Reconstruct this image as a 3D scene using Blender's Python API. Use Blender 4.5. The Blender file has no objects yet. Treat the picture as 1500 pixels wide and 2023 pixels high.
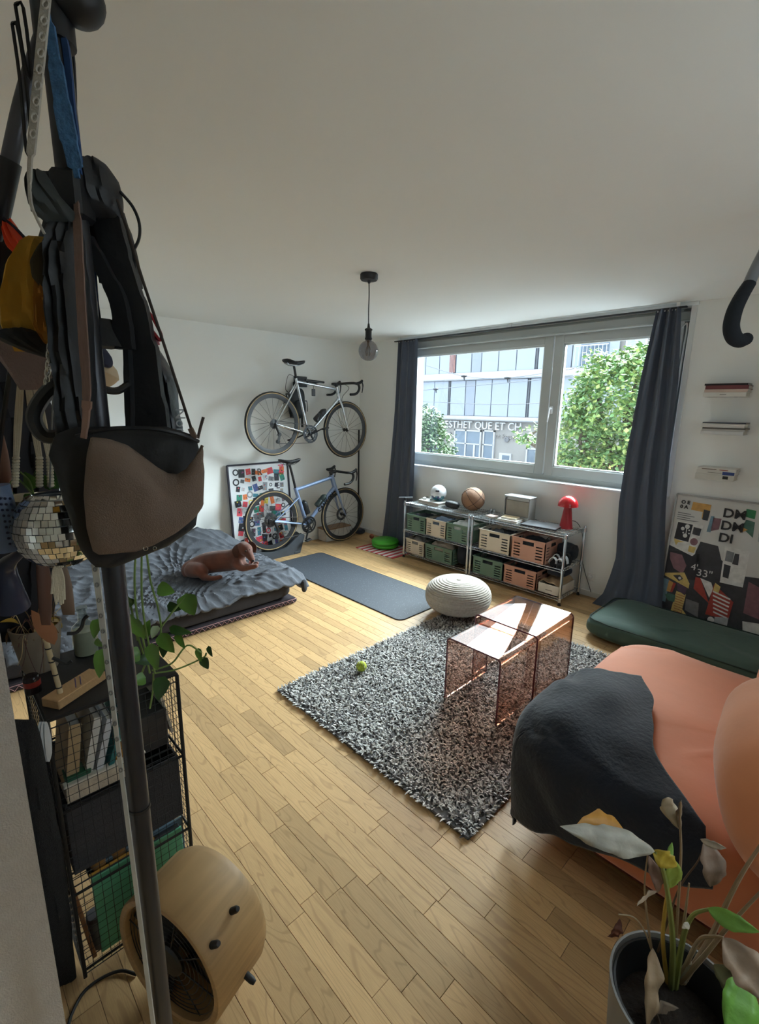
import bpy, math, random
from mathutils import Vector, Matrix, Euler, noise
random.seed(7)
PI = math.pi
scene = bpy.context.scene
COL = scene.collection

# ---------------------------------------------------------------- camera
CAM = Vector((4.782, -4.248, 1.658))
_r = Vector((0.69392709, 0.7198922, 0.01484606))
_u = Vector((-0.16406443, 0.13800384, 0.97674859))
_f = Vector((-0.70110488, 0.68022802, -0.21387331))
cd = bpy.data.cameras.new('camera')
cam = bpy.data.objects.new('camera', cd)
COL.objects.link(cam)
cam.matrix_world = Matrix(((_r.x, _u.x, -_f.x, CAM.x), (_r.y, _u.y, -_f.y, CAM.y), (_r.z, _u.z, -_f.z, CAM.z), (0, 0, 0, 1)))
cd.sensor_fit = 'HORIZONTAL'
cd.sensor_width = 36.0
cd.lens = 36.0 * 941.2 / 1500.0
cd.clip_start = 0.02
scene.camera = cam

# ---------------------------------------------------------------- sky and daylight
w = bpy.data.worlds.new('overcast_sky')
scene.world = w
w.use_nodes = True
bg = w.node_tree.nodes['Background']
bg.inputs[0].default_value = (0.80, 0.91, 1.0, 1)
bg.inputs[1].default_value = 2.6
pl = bpy.data.lights.new('window_portal', 'AREA')
pl.shape = 'RECTANGLE'
pl.size, pl.size_y = 3.0, 1.45
pl.cycles.is_portal = True
po = bpy.data.objects.new('window_portal', pl)
COL.objects.link(po)
po.location = (2.2, 0.40, 1.72)
po.rotation_euler = (-PI / 2, 0, 0)
p2 = bpy.data.lights.new('added_fill_portal', 'AREA')  # portal of the unseen window added for fill light
p2.shape = 'RECTANGLE'
p2.size, p2.size_y = 1.1, 1.2
p2.cycles.is_portal = True
p2o = bpy.data.objects.new('added_fill_portal', p2)
COL.objects.link(p2o)
p2o.location = (5.87, -2.9, 1.65)
p2o.rotation_euler = (0, PI / 2, 0)
sl = bpy.data.lights.new('hazy_sun', 'SUN')
sl.energy = 48.0
sl.angle = math.radians(75)
sl.color = (0.82, 0.93, 1.0)
so = bpy.data.objects.new('hazy_sun', sl)
COL.objects.link(so)
so.rotation_euler = Vector((-0.10, -0.77, -0.60)).to_track_quat('-Z', 'Y').to_euler()
vs = scene.view_settings
vs.view_transform = 'Standard'
vs.look = 'None'
vs.gamma = 1.0
vs.use_curve_mapping = False
vs.exposure = 0.58
cy = scene.cycles
cy.max_bounces = 10
cy.diffuse_bounces = 6
cy.glossy_bounces = 3
cy.use_adaptive_sampling = True
cy.adaptive_threshold = 0.05
cy.transparent_max_bounces = 24
cy.caustics_reflective = False
cy.caustics_refractive = False
cy.sample_clamp_indirect = 8.0

# ---------------------------------------------------------------- helpers
def lin(c):
    return tuple((x / 255 / 12.92 if x / 255 <= 0.04045 else ((x / 255 + 0.055) / 1.055) ** 2.4) for x in c)

MATS = {}
def M(name, rgb, rough=0.6, metal=0.0, var=0.12, scale=9.0, bump=0.0, bscale=80.0, emit=0, coat=0.0, sheen=0.0, attr=False, stretch=None, spec=None, trans=0.0):
    if name in MATS:
        return MATS[name]
    m = bpy.data.materials.new(name)
    m.use_nodes = True
    nt = m.node_tree
    L = nt.links
    b = nt.nodes['Principled BSDF']
    c = lin(rgb)
    tc = nt.nodes.new('ShaderNodeTexCoord')
    src = tc.outputs['Object']
    if stretch:
        mp = nt.nodes.new('ShaderNodeMapping')
        mp.inputs['Scale'].default_value = stretch
        L.new(src, mp.inputs[0])
        src = mp.outputs[0]
    n = nt.nodes.new('ShaderNodeTexNoise')
    n.inputs['Scale'].default_value = scale
    n.inputs['Detail'].default_value = 4
    L.new(src, n.inputs['Vector'])
    r = nt.nodes.new('ShaderNodeMapRange')
    r.inputs['From Min'].default_value = 0.3
    r.inputs['From Max'].default_value = 0.7
    r.inputs['To Min'].default_value = 1 - var
    r.inputs['To Max'].default_value = 1 + var
    L.new(n.outputs['Fac'], r.inputs['Value'])
    vm = nt.nodes.new('ShaderNodeVectorMath')
    vm.operation = 'SCALE'
    vm.inputs[0].default_value = c
    if attr:
        at = nt.nodes.new('ShaderNodeAttribute')
        at.attribute_name = 'tint'
        L.new(at.outputs['Vector'], vm.inputs[0])
    L.new(r.outputs[0], vm.inputs['Scale'])
    L.new(vm.outputs[0], b.inputs['Base Color'])
    b.inputs['Roughness'].default_value = rough
    b.inputs['Metallic'].default_value = metal
    b.inputs['Coat Weight'].default_value = coat
    b.inputs['Sheen Weight'].default_value = sheen
    b.inputs['Transmission Weight'].default_value = trans
    if spec is not None:
        b.inputs['Specular IOR Level'].default_value = spec
    if emit:
        b.inputs['Emission Color'].default_value = (*c, 1)
        b.inputs['Emission Strength'].default_value = emit
    if bump:
        n2 = nt.nodes.new('ShaderNodeTexNoise')
        n2.inputs['Scale'].default_value = bscale
        n2.inputs['Detail'].default_value = 3
        L.new(src, n2.inputs['Vector'])
        bp = nt.nodes.new('ShaderNodeBump')
        bp.inputs['Strength'].default_value = bump
        bp.inputs['Distance'].default_value = 0.01
        L.new(n2.outputs['Fac'], bp.inputs['Height'])
        L.new(bp.outputs[0], b.inputs['Normal'])
    MATS[name] = m
    return m

def thin_glass(name, tint=(255, 255, 255), ior=1.5, rough=0.0):
    if name in MATS:
        return MATS[name]
    m = bpy.data.materials.new(name)
    m.use_nodes = True
    nt = m.node_tree
    nt.nodes.clear()
    o = nt.nodes.new('ShaderNodeOutputMaterial')
    t = nt.nodes.new('ShaderNodeBsdfTransparent')
    t.inputs[0].default_value = (*lin(tint), 1)
    g = nt.nodes.new('ShaderNodeBsdfGlossy')
    g.inputs['Roughness'].default_value = rough
    fr = nt.nodes.new('ShaderNodeFresnel')
    # a thin sheet reflects alike from both sides
    ge = nt.nodes.new('ShaderNodeNewGeometry')
    mr = nt.nodes.new('ShaderNodeMapRange')
    mr.inputs['To Min'].default_value = ior
    mr.inputs['To Max'].default_value = 1.0 / ior
    nt.links.new(ge.outputs['Backfacing'], mr.inputs['Value'])
    nt.links.new(mr.outputs[0], fr.inputs['IOR'])
    mx = nt.nodes.new('ShaderNodeMixShader')
    nt.links.new(fr.outputs[0], mx.inputs[0])
    nt.links.new(t.outputs[0], mx.inputs[1])
    nt.links.new(g.outputs[0], mx.inputs[2])
    nt.links.new(mx.outputs[0], o.inputs[0])
    MATS[name] = m
    return m

def rotm(rx=0, ry=0, rz=0):
    return Euler((math.radians(rx), math.radians(ry), math.radians(rz))).to_matrix()

class MB:
    def __init__(s):
        s.v, s.f, s.m, s.c = [], [], [], []
        s.tint = None
    def add(s, vs, fs, mi=0):
        o = len(s.v)
        s.v += [Vector(v) for v in vs]
        s.f += [[i + o for i in f] for f in fs]
        s.m += [mi] * len(fs)
        s.c += [s.tint or (0.5, 0.5, 0.5)] * len(vs)
        return s
    def box(s, c, size, R=None, mi=0, bev=0.0):
        hx, hy, hz = size[0] / 2, size[1] / 2, size[2] / 2
        c = Vector(c)
        if bev <= 0:
            vs = [Vector((x * hx, y * hy, z * hz)) for x in (-1, 1) for y in (-1, 1) for z in (-1, 1)]
            fs = [(0, 1, 3, 2), (4, 6, 7, 5), (0, 4, 5, 1), (2, 3, 7, 6), (0, 2, 6, 4), (1, 5, 7, 3)]
        else:
            b = min(bev, hx * .9, hy * .9, hz * .9)
            vs, idx = [], {}
            for x in (-1, 1):
                for y in (-1, 1):
                    for z in (-1, 1):
                        for k in range(3):
                            d = [hx - b, hy - b, hz - b]
                            d[k] += b
                            idx[(x, y, z, k)] = len(vs)
                            vs.append(Vector((x * d[0], y * d[1], z * d[2])))
            fs = []
            for k in range(3):
                i, j = (k + 1) % 3, (k + 2) % 3
                for sg in (-1, 1):
                    q = []
                    for a, bb in ((-1, -1), (1, -1), (1, 1), (-1, 1)):
                        t = [0, 0, 0]
                        t[k], t[i], t[j] = sg, a, bb
                        q.append(idx[(*t, k)])
                    fs.append(q if sg > 0 else q[::-1])
                for a in (-1, 1):
                    for bb in (-1, 1):
                        t1, t2 = [0, 0, 0], [0, 0, 0]
                        t1[k], t1[i], t1[j] = -1, a, bb
                        t2[k], t2[i], t2[j] = 1, a, bb
                        q = [idx[(*t1, i)], idx[(*t2, i)], idx[(*t2, j)], idx[(*t1, j)]]
                        fs.append(q if a * bb > 0 else q[::-1])
            for x in (-1, 1):
                for y in (-1, 1):
                    for z in (-1, 1):
                        q = [idx[(x, y, z, k)] for k in range(3)]
                        fs.append(q if x * y * z > 0 else q[::-1])
        if R is not None:
            vs = [R @ v for v in vs]
        return s.add([v + c for v in vs], fs, mi)
    def span(s, a, b, mi=0, bev=0.0):
        a, b = Vector(a), Vector(b)
        return s.box((a + b) / 2, [abs(x) for x in (b - a)], None, mi, bev)
    def tube(s, pts, r, n=8, closed=False, cap=True, mi=0, flat=1.0, up=None):
        pts = [Vector(p) for p in pts]
        k = len(pts)
        rs = r if isinstance(r, (list, tuple)) else [r] * k
        T = []
        for i in range(k):
            if closed:
                t = pts[(i + 1) % k] - pts[i - 1]
            else:
                t = pts[min(i + 1, k - 1)] - pts[max(i - 1, 0)]
            T.append(t.normalized() if t.length > 1e-9 else Vector((0, 0, 1)))
        ref = Vector(up) if up else (Vector((0, 0, 1)) if abs(T[0].z) < 0.9 else Vector((1, 0, 0)))
        N = (ref - T[0] * ref.dot(T[0])).normalized()
        vs = []
        for i in range(k):
            N = N - T[i] * N.dot(T[i])
            N = N.normalized() if N.length > 1e-9 else T[i].orthogonal().normalized()
            B = T[i].cross(N)
            for j in range(n):
                a = 2 * PI * j / n
                vs.append(pts[i] + rs[i] * (math.cos(a) * N * flat + math.sin(a) * B))
        fs = []
        for i in range(k if closed else k - 1):
            i2 = (i + 1) % k
            for j in range(n):
                j2 = (j + 1) % n
                fs.append((i * n + j, i * n + j2, i2 * n + j2, i2 * n + j))
        if cap and not closed:
            fs.append(tuple(range(n - 1, -1, -1)))
            fs.append(tuple(range((k - 1) * n, k * n)))
        return s.add(vs, fs, mi)
    def lathe(s, prof, c=(0, 0, 0), n=24, R=None, mi=0, closed=False):
        c = Vector(c)
        vs = []
        for (r, z) in prof:
            for j in range(n):
                a = 2 * PI * j / n
                v = Vector((r * math.cos(a), r * math.sin(a), z))
                vs.append((R @ v if R is not None else v) + c)
        k = len(prof)
        fs = []
        for i in range(k if closed else k - 1):
            i2 = (i + 1) % k
            for j in range(n):
                j2 = (j + 1) % n
                fs.append((i * n + j, i * n + j2, i2 * n + j2, i2 * n + j))
        if not closed:
            if prof[0][0] > 1e-5:
                fs.append(tuple(range(n - 1, -1, -1)))
            if prof[-1][0] > 1e-5:
                fs.append(tuple(range((k - 1) * n, k * n)))
        return s.add(vs, fs, mi)
    def grid(s, fn, nu, nv, cu=False, cv=False, mi=0):
        vs = [fn(i / (nu if cu else nu - 1), j / (nv if cv else nv - 1)) for i in range(nu) for j in range(nv)]
        fs = []
        for i in range(nu if cu else nu - 1):
            for j in range(nv if cv else nv - 1):
                a, b = (i + 1) % nu, (j + 1) % nv
                fs.append((i * nv + j, a * nv + j, a * nv + b, i * nv + b))
        return s.add(vs, fs, mi)
    def ball(s, c, r, nu=16, nv=10, R=None, mi=0, e1=1.0, e2=1.0, wob=0.0, wsc=6.0, seed=0):
        c = Vector(c)
        r = r if isinstance(r, (list, tuple)) else (r, r, r)
        def sp(v, e):
            return math.copysign(abs(v) ** e, v)
        def fn(i, j):
            t = -PI / 2 + PI * j
            a = 2 * PI * i
            v = Vector((r[0] * sp(math.cos(t), e1) * sp(math.cos(a), e2), r[1] * sp(math.cos(t), e1) * sp(math.sin(a), e2), r[2] * sp(math.sin(t), e1)))
            if wob:
                d = noise.noise(v * wsc + Vector((seed, seed * 2.3, 1.7)))
                v = v * (1 + wob * d)
            return (R @ v if R is not None else v) + c
        return s.grid(fn, nu, nv, cu=True, mi=mi)
    def prism(s, poly, mat, depth, mi=0):
        n = len(poly)
        vs = [mat @ Vector((p[0], p[1], 0)) for p in poly] + [mat @ Vector((p[0], p[1], depth)) for p in poly]
        fs = [tuple(range(n - 1, -1, -1)), tuple(range(n, 2 * n))]
        fs += [(i, (i + 1) % n, n + (i + 1) % n, n + i) for i in range(n)]
        return s.add(vs, fs, mi)
    def strip(s, pts, width, thick, mi=0):
        """flat strap: pts path, width = vector or list of vectors, thick in m"""
        pts = [Vector(p) for p in pts]
        k = len(pts)
        vs = []
        for i, p in enumerate(pts):
            t = (pts[min(i + 1, k - 1)] - pts[max(i - 1, 0)]).normalized()
            wv = Vector(width[i]) if isinstance(width, list) else Vector(width)
            nrm = t.cross(wv).normalized() * thick / 2
            vs += [p - wv / 2 - nrm, p + wv / 2 - nrm, p + wv / 2 + nrm, p - wv / 2 + nrm]
        fs = [(0, 1, 2, 3), (4 * k - 1, 4 * k - 2, 4 * k - 3, 4 * k - 4)]
        for i in range(k - 1):
            for j in range(4):
                a, b = i * 4 + j, i * 4 + (j + 1) % 4
                fs.append((a, a + 4, b + 4, b))
        return s.add(vs, fs, mi)

ROOTM = {}
def mesh_of(name, mb, mats, smooth=True, inv=None, tint=False):
    me = bpy.data.meshes.new(name)
    vsx = mb.v if inv is None else [inv @ v for v in mb.v]
    me.from_pydata([tuple(v) for v in vsx], [], mb.f)
    for m in (mats if isinstance(mats, (list, tuple)) else [mats]):
        me.materials.append(m)
    me.polygons.foreach_set('material_index', mb.m)
    if tint:
        at = me.attributes.new('tint', 'FLOAT_VECTOR', 'POINT')
        at.data.foreach_set('vector', [x for c in mb.c for x in c])
    if smooth:
        me.polygons.foreach_set('use_smooth', [True] * len(me.polygons))
        me.set_sharp_from_angle(angle=math.radians(38))
    me.update()
    return me

def obj(name, mb, mats, parent=None, smooth=True, kind=None, label=None, tint=False, local=None):
    root = parent
    while root is not None and root.parent is not None:
        root = root.parent
    inv = None
    if root is not None and not root.get('_local', False):
        inv = ROOTM.get(root.name)
    o = bpy.data.objects.new(name, mesh_of(name, mb, mats, smooth, inv, tint))
    COL.objects.link(o)
    o.parent = parent
    if kind:
        o['kind'] = kind
    if label:
        o['label'] = label
    return o

LOCAL = set()
def thing(name, label, cat, loc=(0, 0, 0), rotz=0.0, group=None, local=False, kind=None):
    """an Empty at the thing's base; parts given in world coordinates unless local"""
    o = bpy.data.objects.new(name, None)
    COL.objects.link(o)
    o.empty_display_size = 0.05
    o.location = loc
    o.rotation_euler = (0, 0, math.radians(rotz))
    if label:
        o['label'] = label
    if cat:
        o['category'] = cat
    if group:
        o['group'] = group
    if kind:
        o['kind'] = kind
    if not local:
        ROOTM[o.name] = (Matrix.Translation(loc) @ Matrix.Rotation(math.radians(rotz), 4, 'Z')).inverted()
    return o

def one(name, mb, mats, label, cat, loc, smooth=True, group=None, tint=False):
    """a thing that is one mesh, origin at loc, vertices in world coordinates"""
    o = bpy.data.objects.new(name, mesh_of(name, mb, mats, smooth, Matrix.Translation(loc).inverted(), tint))
    COL.objects.link(o)
    o.location = loc
    o['label'] = label
    o['category'] = cat
    if group:
        o['group'] = group
    return o

def struct(name, mb, mats, parent=None, smooth=False):
    o = obj(name, mb, mats, parent, smooth)
    if parent is None:
        o['kind'] = 'structure'
    return o

def dup(root, loc, rotz=None, label=None, parent=None):
    r = root.copy()
    COL.objects.link(r)
    if parent is not None:
        r.parent = parent
    else:
        r.location = loc
        if rotz is not None:
            r.rotation_euler = (0, 0, math.radians(rotz))
        if label:
            r['label'] = label
    for ch in root.children:
        dup(ch, None, parent=r)
    return r

def text(name, s, mat4, size, m, parent=None, depth=0.0008, align='LEFT', bold=0.0):
    """lettering as a real thin mesh"""
    cu = bpy.data.curves.new(name, 'FONT')
    cu.body = s
    cu.size = size
    cu.extrude = depth
    cu.align_x = align
    cu.offset = bold
    cu.resolution_u = 3
    to = bpy.data.objects.new(name, cu)
    COL.objects.link(to)
    dg = bpy.context.evaluated_depsgraph_get()
    me = bpy.data.meshes.new_from_object(to.evaluated_get(dg))
    bpy.data.objects.remove(to)
    bpy.data.curves.remove(cu)
    root = parent
    while root is not None and root.parent is not None:
        root = root.parent
    inv = ROOTM.get(root.name) if root is not None else None
    me.transform(inv @ mat4 if inv is not None else mat4)
    me.materials.clear()
    me.materials.append(m)
    o = bpy.data.objects.new(name, me)
    COL.objects.link(o)
    o.parent = parent
    return o

def frame4(o, x, y):
    """4x4 with origin o, local X along x, local Y along y"""
    x = Vector(x).normalized()
    z = x.cross(Vector(y)).normalized()
    y = z.cross(x)
    return Matrix(((x.x, y.x, z.x, o[0]), (x.y, y.y, z.y, o[1]), (x.z, y.z, z.z, o[2]), (0, 0, 0, 1)))

def bez(pts, n=8):
    """Catmull-Rom through pts"""
    P = [Vector(p) for p in pts]
    P = [P[0] * 2 - P[1]] + P + [P[-1] * 2 - P[-2]]
    out = []
    for i in range(1, len(P) - 2):
        p0, p1, p2, p3 = P[i - 1:i + 3]
        for k in range(n):
            t = k / n
            out.append(0.5 * ((2 * p1) + (p2 - p0) * t + (2 * p0 - 5 * p1 + 4 * p2 - p3) * t * t + (3 * p1 - p0 - 3 * p2 + p3) * t ** 3))
    out.append(P[-2])
    return out

def at(x, y, d):
    """a point of the room d metres deep in the direction of a pixel, used when surveying positions"""
    return CAM + d * (_f + (x - 750) / 941.2 * _r - (y - 1011.5) / 941.2 * _u)

def pix(P):
    d = Vector(P) - CAM
    z = d.dot(_f)
    return (750 + 941.2 * d.dot(_r) / z, 1011.5 - 941.2 * d.dot(_u) / z, z)
# ---------------------------------------------------------------- the room
H = 2.45
plaster = M('plaster_white', (237, 238, 235), 0.9, var=0.012, scale=2.0, bump=0.05, bscale=220)
ceilm = M('ceiling_paint', (236, 237, 234), 0.95, var=0.012, scale=1.3)
skirt = M('skirting_white', (215, 215, 212), 0.5, var=0.02)

def wood_floor():
    m = bpy.data.materials.new('oak_parquet')
    m.use_nodes = True
    nt = m.node_tree
    L = nt.links
    b = nt.nodes['Principled BSDF']
    g = nt.nodes.new('ShaderNodeNewGeometry')
    a = nt.nodes.new('ShaderNodeAttribute')
    a.attribute_name = 'tint'
    mp = nt.nodes.new('ShaderNodeMapping')
    mp.inputs['Scale'].default_value = (1.1, 8.0, 1.0)
    L.new(g.outputs['Position'], mp.inputs['Vector'])
    sc = nt.nodes.new('ShaderNodeVectorMath')
    sc.operation = 'SCALE'
    sc.inputs['Scale'].default_value = 60.0
    L.new(a.outputs['Vector'], sc.inputs[0])
    ad = nt.nodes.new('ShaderNodeVectorMath')
    L.new(mp.outputs[0], ad.inputs[0])
    L.new(sc.outputs[0], ad.inputs[1])
    n = nt.nodes.new('ShaderNodeTexNoise')
    n.inputs['Scale'].default_value = 1.5
    n.inputs['Detail'].default_value = 1.5
    n.inputs['Distortion'].default_value = 0.4
    L.new(ad.outputs[0], n.inputs['Vector'])
    mu = nt.nodes.new('ShaderNodeMath')
    mu.operation = 'MULTIPLY'
    mu.inputs[1].default_value = 85.0
    L.new(n.outputs['Fac'], mu.inputs[0])
    si = nt.nodes.new('ShaderNodeMath')
    si.operation = 'SINE'
    L.new(mu.outputs[0], si.inputs[0])
    rp = nt.nodes.new('ShaderNodeMapRange')
    rp.inputs['From Min'].default_value = 0.55
    rp.inputs['From Max'].default_value = 1.0
    rp.inputs['To Max'].default_value = 0.34
    L.new(si.outputs[0], rp.inputs['Value'])
    # pores
    mp2 = nt.nodes.new('ShaderNodeMapping')
    mp2.inputs['Scale'].default_value = (6.0, 130.0, 1.0)
    L.new(g.outputs['Position'], mp2.inputs['Vector'])
    n2 = nt.nodes.new('ShaderNodeTexNoise')
    n2.inputs['Scale'].default_value = 3.0
    n2.inputs['Detail'].default_value = 3
    L.new(mp2.outputs[0], n2.inputs['Vector'])
    r2 = nt.nodes.new('ShaderNodeMapRange')
    r2.inputs['From Min'].default_value = 0.35
    r2.inputs['From Max'].default_value = 0.7
    r2.inputs['To Max'].default_value = 0.22
    L.new(n2.outputs['Fac'], r2.inputs['Value'])
    sm = nt.nodes.new('ShaderNodeMath')
    sm.operation = 'MAXIMUM'
    L.new(rp.outputs[0], sm.inputs[0])
    L.new(r2.outputs[0], sm.inputs[1])
    mx = nt.nodes.new('ShaderNodeMix')
    mx.data_type = 'RGBA'
    L.new(sm.outputs[0], mx.inputs['Factor'])
    mx.inputs['A'].default_value = (*lin((208, 171, 122)), 1)
    mx.inputs['B'].default_value = (*lin((122, 87, 52)), 1)
    sx = nt.nodes.new('ShaderNodeSeparateXYZ')
    L.new(a.outputs['Vector'], sx.inputs[0])
    r3 = nt.nodes.new('ShaderNodeMapRange')
    r3.inputs['To Min'].default_value = 0.70
    r3.inputs['To Max'].default_value = 1.08
    L.new(sx.outputs[0], r3.inputs['Value'])
    vm = nt.nodes.new('ShaderNodeVectorMath')
    vm.operation = 'SCALE'
    L.new(mx.outputs['Result'], vm.inputs[0])
    L.new(r3.outputs[0], vm.inputs['Scale'])
    L.new(vm.outputs[0], b.inputs['Base Color'])
    b.inputs['Roughness'].default_value = 0.42
    b.inputs['Specular IOR Level'].default_value = 0.4
    return m
oak = wood_floor()

def floor():
    mb = MB().span((-0.3, -6.3, -0.12), (6.4, 0.0, -0.008))
    fl = struct('floor', mb, M('floor_joint', (112, 80, 48), 0.9))
    rnd = random.Random(3)
    lens = [0.36, 0.44, 0.52, 0.60]
    W = 0.0705
    base = {}
    def base_mesh(li, k):
        if (li, k) not in base:
            m = MB()
            t = rnd.random() ** 0.55
            m.tint = (t, rnd.random(), rnd.random())
            m.box((0, 0, -0.006), (lens[li] - 0.0012, W - 0.0012, 0.012), bev=0.0009)
            base[(li, k)] = mesh_of('plank', m, oak, False, None, True)
        return base[(li, k)]
    cover = [(0, 1.5, -4.2, -2.1), (2.58, 3.9, -2.87, -1.05), (0.6, 2.36, -1.66, -1.06), (4.1, 6, -2.7, -1.5), (1.3, 3.05, -0.38, 0)]
    near, rest = [], []
    for row in range(int(6.2 / W)):
        y = -W * (row + 0.5)
        x = 0.0 - rnd.random() * 0.4
        while x < 6.2:
            li = rnd.randrange(4)
            xc = x + lens[li] / 2
            x += lens[li]
            px, py, z = pix((xc, y, 0))
            vis = z > 0.2 and -60 < px < 1560 and 900 < py < 2090 and not any(a < xc < b and c < y < d for a, b, c, d in cover) and not (xc < 3.4 and y < -3.75) and xc > 0
            (near if vis else rest).append((z, xc, y, li))
    near.sort()
    for i, (z, xc, y, li) in enumerate(near[:300]):
        o = bpy.data.objects.new('plank', base_mesh(li, rnd.randrange(9)))
        COL.objects.link(o)
        o.parent = fl
        o.location = (xc, y, 0)
    far = MB()
    for (z, xc, y, li) in near[300:] + rest:
        far.tint = (rnd.random() ** 0.55, rnd.random(), rnd.random())
        far.box((xc, y, -0.006), (lens[li] - 0.0012, W - 0.0012, 0.012))
    obj('plank_field', far, oak, fl, False, kind='stuff', tint=True)
floor()

struct('ceiling', MB().span((-0.3, -6.3, H), (6.4, 0.5, H + 0.12)), ceilm)
struct('wall_left', MB().span((-0.25, -6.3, 0), (0, 0.5, H)), plaster)
wb = MB()
wb.span((0, 0, 0), (6.4, 0.42, 1.0))
wb.span((0, 0, 1.0), (0.72, 0.42, H))
wb.span((3.71, 0, 1.0), (6.4, 0.42, H))
wb.span((0.72, 0.02, 2.425), (3.71, 0.42, H))
struct('wall_back', wb, plaster)
rough = M('plaster_rough', (205, 199, 194), 0.95, var=0.04, scale=40, bump=0.5, bscale=260)
struct('wall_front', MB().span((0, -4.42, 0), (3.715, -4.185, H)), rough)
YA, YB, ZA, ZB = -3.5, -2.3, 1.1, 2.2
struct('wall_right', MB().span((5.62, -6.3, 0), (5.85, 0, ZA)).span((5.62, -6.3, ZB), (5.85, 0, H)).span((5.62, -6.3, ZA), (5.85, YA, ZB)).span((5.62, YB, ZA), (5.85, 0, ZB)), plaster)
struct('wall_hall', MB().span((3.715, -6.3, 0), (5.62, -6.15, H)).span((3.48, -6.3, 0), (3.715, -4.42, H)), plaster)
# unseen window added in the side wall to fill the foreground with light
w2 = thing('added_fill_window', None, None, (5.73, (YA + YB) / 2, ZA), kind='structure')
for a_, b_ in (((5.70, YA, ZA), (5.76, YA + .06, ZB)), ((5.70, YB - .06, ZA), (5.76, YB, ZB)), ((5.70, YA + .06, ZA), (5.76, YB - .06, ZA + .06)), ((5.70, YA + .06, ZB - .06), (5.76, YB - .06, ZB))):
    obj('frame', MB().span(a_, b_, bev=.004), M('skirting_white', (215, 215, 212)), w2)
obj('pane', MB().span((5.727, YA + .06, ZA + .06), (5.733, YB - .06, ZB - .06)), thin_glass('window_glass', (252, 255, 254)), w2)
struct('baseboard_back', MB().span((0, -0.014, 0), (5.62, 0, 0.055), bev=0.003), skirt)
struct('baseboard_left', MB().span((0, -4.18, 0), (0.014, -0.014, 0.055), bev=0.003), skirt)

# window
def window():
    wm = M('window_frame_grey', (176, 180, 178), 0.35, var=0.02)
    wl = M('window_trim_white', (225, 228, 228), 0.35, var=0.02)
    blk = M('black_rail', (18, 19, 22), 0.4)
    win = thing('window_1', None, None, (2.2, 0.14, 1.0), kind='structure')
    y0, y1 = 0.10, 0.18
    fr = MB()
    for a, b in (((0.72, y0, 1.0), (0.83, y1, 2.425)), ((3.60, y0, 1.0), (3.71, y1, 2.425)), ((0.83, y0, 1.0), (3.60, y1, 1.06)), ((0.83, y0, 2.33), (3.60, y1, 2.425))):
        fr.span(a, b, bev=0.004)
    obj('outer_frame', fr, wm, win)
    def sash(x0, x1, z0, z1, bw, nm):
        s = MB()
        ya, yb = 0.085, 0.155
        s.span((x0, ya, z0), (x0 + bw, yb, z1), bev=0.004)
        s.span((x1 - bw, ya, z0), (x1, yb, z1), bev=0.004)
        s.span((x0 + bw, ya, z0), (x1 - bw, yb, z0 + bw), bev=0.004)
        s.span((x0 + bw, ya, z1 - bw), (x1 - bw, yb, z1), bev=0.004)
        so = obj('sash', s, wm, win)
        b = MB()
        e = 0.012
        xa, xb, za, zb = x0 + bw, x1 - bw, z0 + bw, z1 - bw
        for p, q in (((xa, .10, za), (xa + e, .135, zb)), ((xb - e, .10, za), (xb, .135, zb)), ((xa, .10, za), (xb, .135, za + e)), ((xa, .10, zb - e), (xb, .135, zb))):
            b.span(p, q, bev=0.002)
        obj('glazing_bead', b, wl, so)
        obj('pane', MB().span((xa, 0.116, za), (xb, 0.122, zb)), thin_glass('window_glass', (252, 255, 254)), so)
        return so
    sash(0.80, 2.575, 1.045, 2.335, 0.088, 'a')
    sr = sash(2.585, 3.63, 1.045, 2.335, 0.088, 'b')
    hd = MB().box((2.615, 0.075, 1.66), (0.03, 0.02, 0.07), bev=0.006)
    hd.tube([(2.615, 0.075, 1.675), (2.615, 0.035, 1.675)], 0.010, 10)
    hd.tube([(2.615, 0.035, 1.685), (2.612, 0.034, 1.62), (2.605, 0.035, 1.55)], [0.010, 0.010, 0.008], 10, flat=.7)
    obj('window_handle', hd, M('handle_white', (235, 236, 238), 0.3), sr)
    obj('head_panel', MB().span((0.72, 0.055, 2.335), (3.71, 0.10, 2.40), bev=0.004).span((0.72, 0.03, 2.322), (3.71, 0.10, 2.337), bev=0.003), wm, win)
    obj('window_sill', MB().span((0.70, -0.035, 0.985), (3.71, 0.10, 1.005), bev=0.003), wl, win)
    j = MB().span((3.672, -0.004, 1.0), (3.712, 0.10, 2.44), bev=0.003)
    j.span((3.60, 0.03, 1.0), (3.632, 0.085, 2.33), bev=0.003)
    obj('jamb_trim', j, wl, win)
    ck = MB().tube(bez([(3.585, 0.05, 2.30), (3.585, 0.03, 2.30), (3.585, 0.03, 2.26), (3.585, 0.05, 2.255)], 5), 0.006, 6)
    ck.tube(bez([(3.62, 0.02, 2.28), (3.64, 0.02, 2.30), (3.655, 0.02, 2.28), (3.65, 0.02, 2.0), (3.64, 0.02, 1.3)], 6), 0.006, 6)
    obj('blind_crank', ck, wl, win)
    obj('outer_sill', MB().span((0.72, 0.18, 0.99), (3.71, 0.5, 1.03)), M('sill_metal', (190, 192, 192), 0.4, 0.4), win)
    ct = thing('curtain_rail', 'thin black curtain rail running under the ceiling above the window', 'curtain rail', (2.2, -0.06, 2.40))
    obj('rail', MB().span((0.68, -0.075, 2.405), (3.66, -0.045, 2.418), bev=0.003), blk, ct)
    br = MB()
    for x in (0.75, 2.2, 3.6):
        br.span((x - .012, -0.07, 2.418), (x + .012, -0.05, 2.45), bev=0.002)
    obj('bracket', br, wl, ct)
window()
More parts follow.
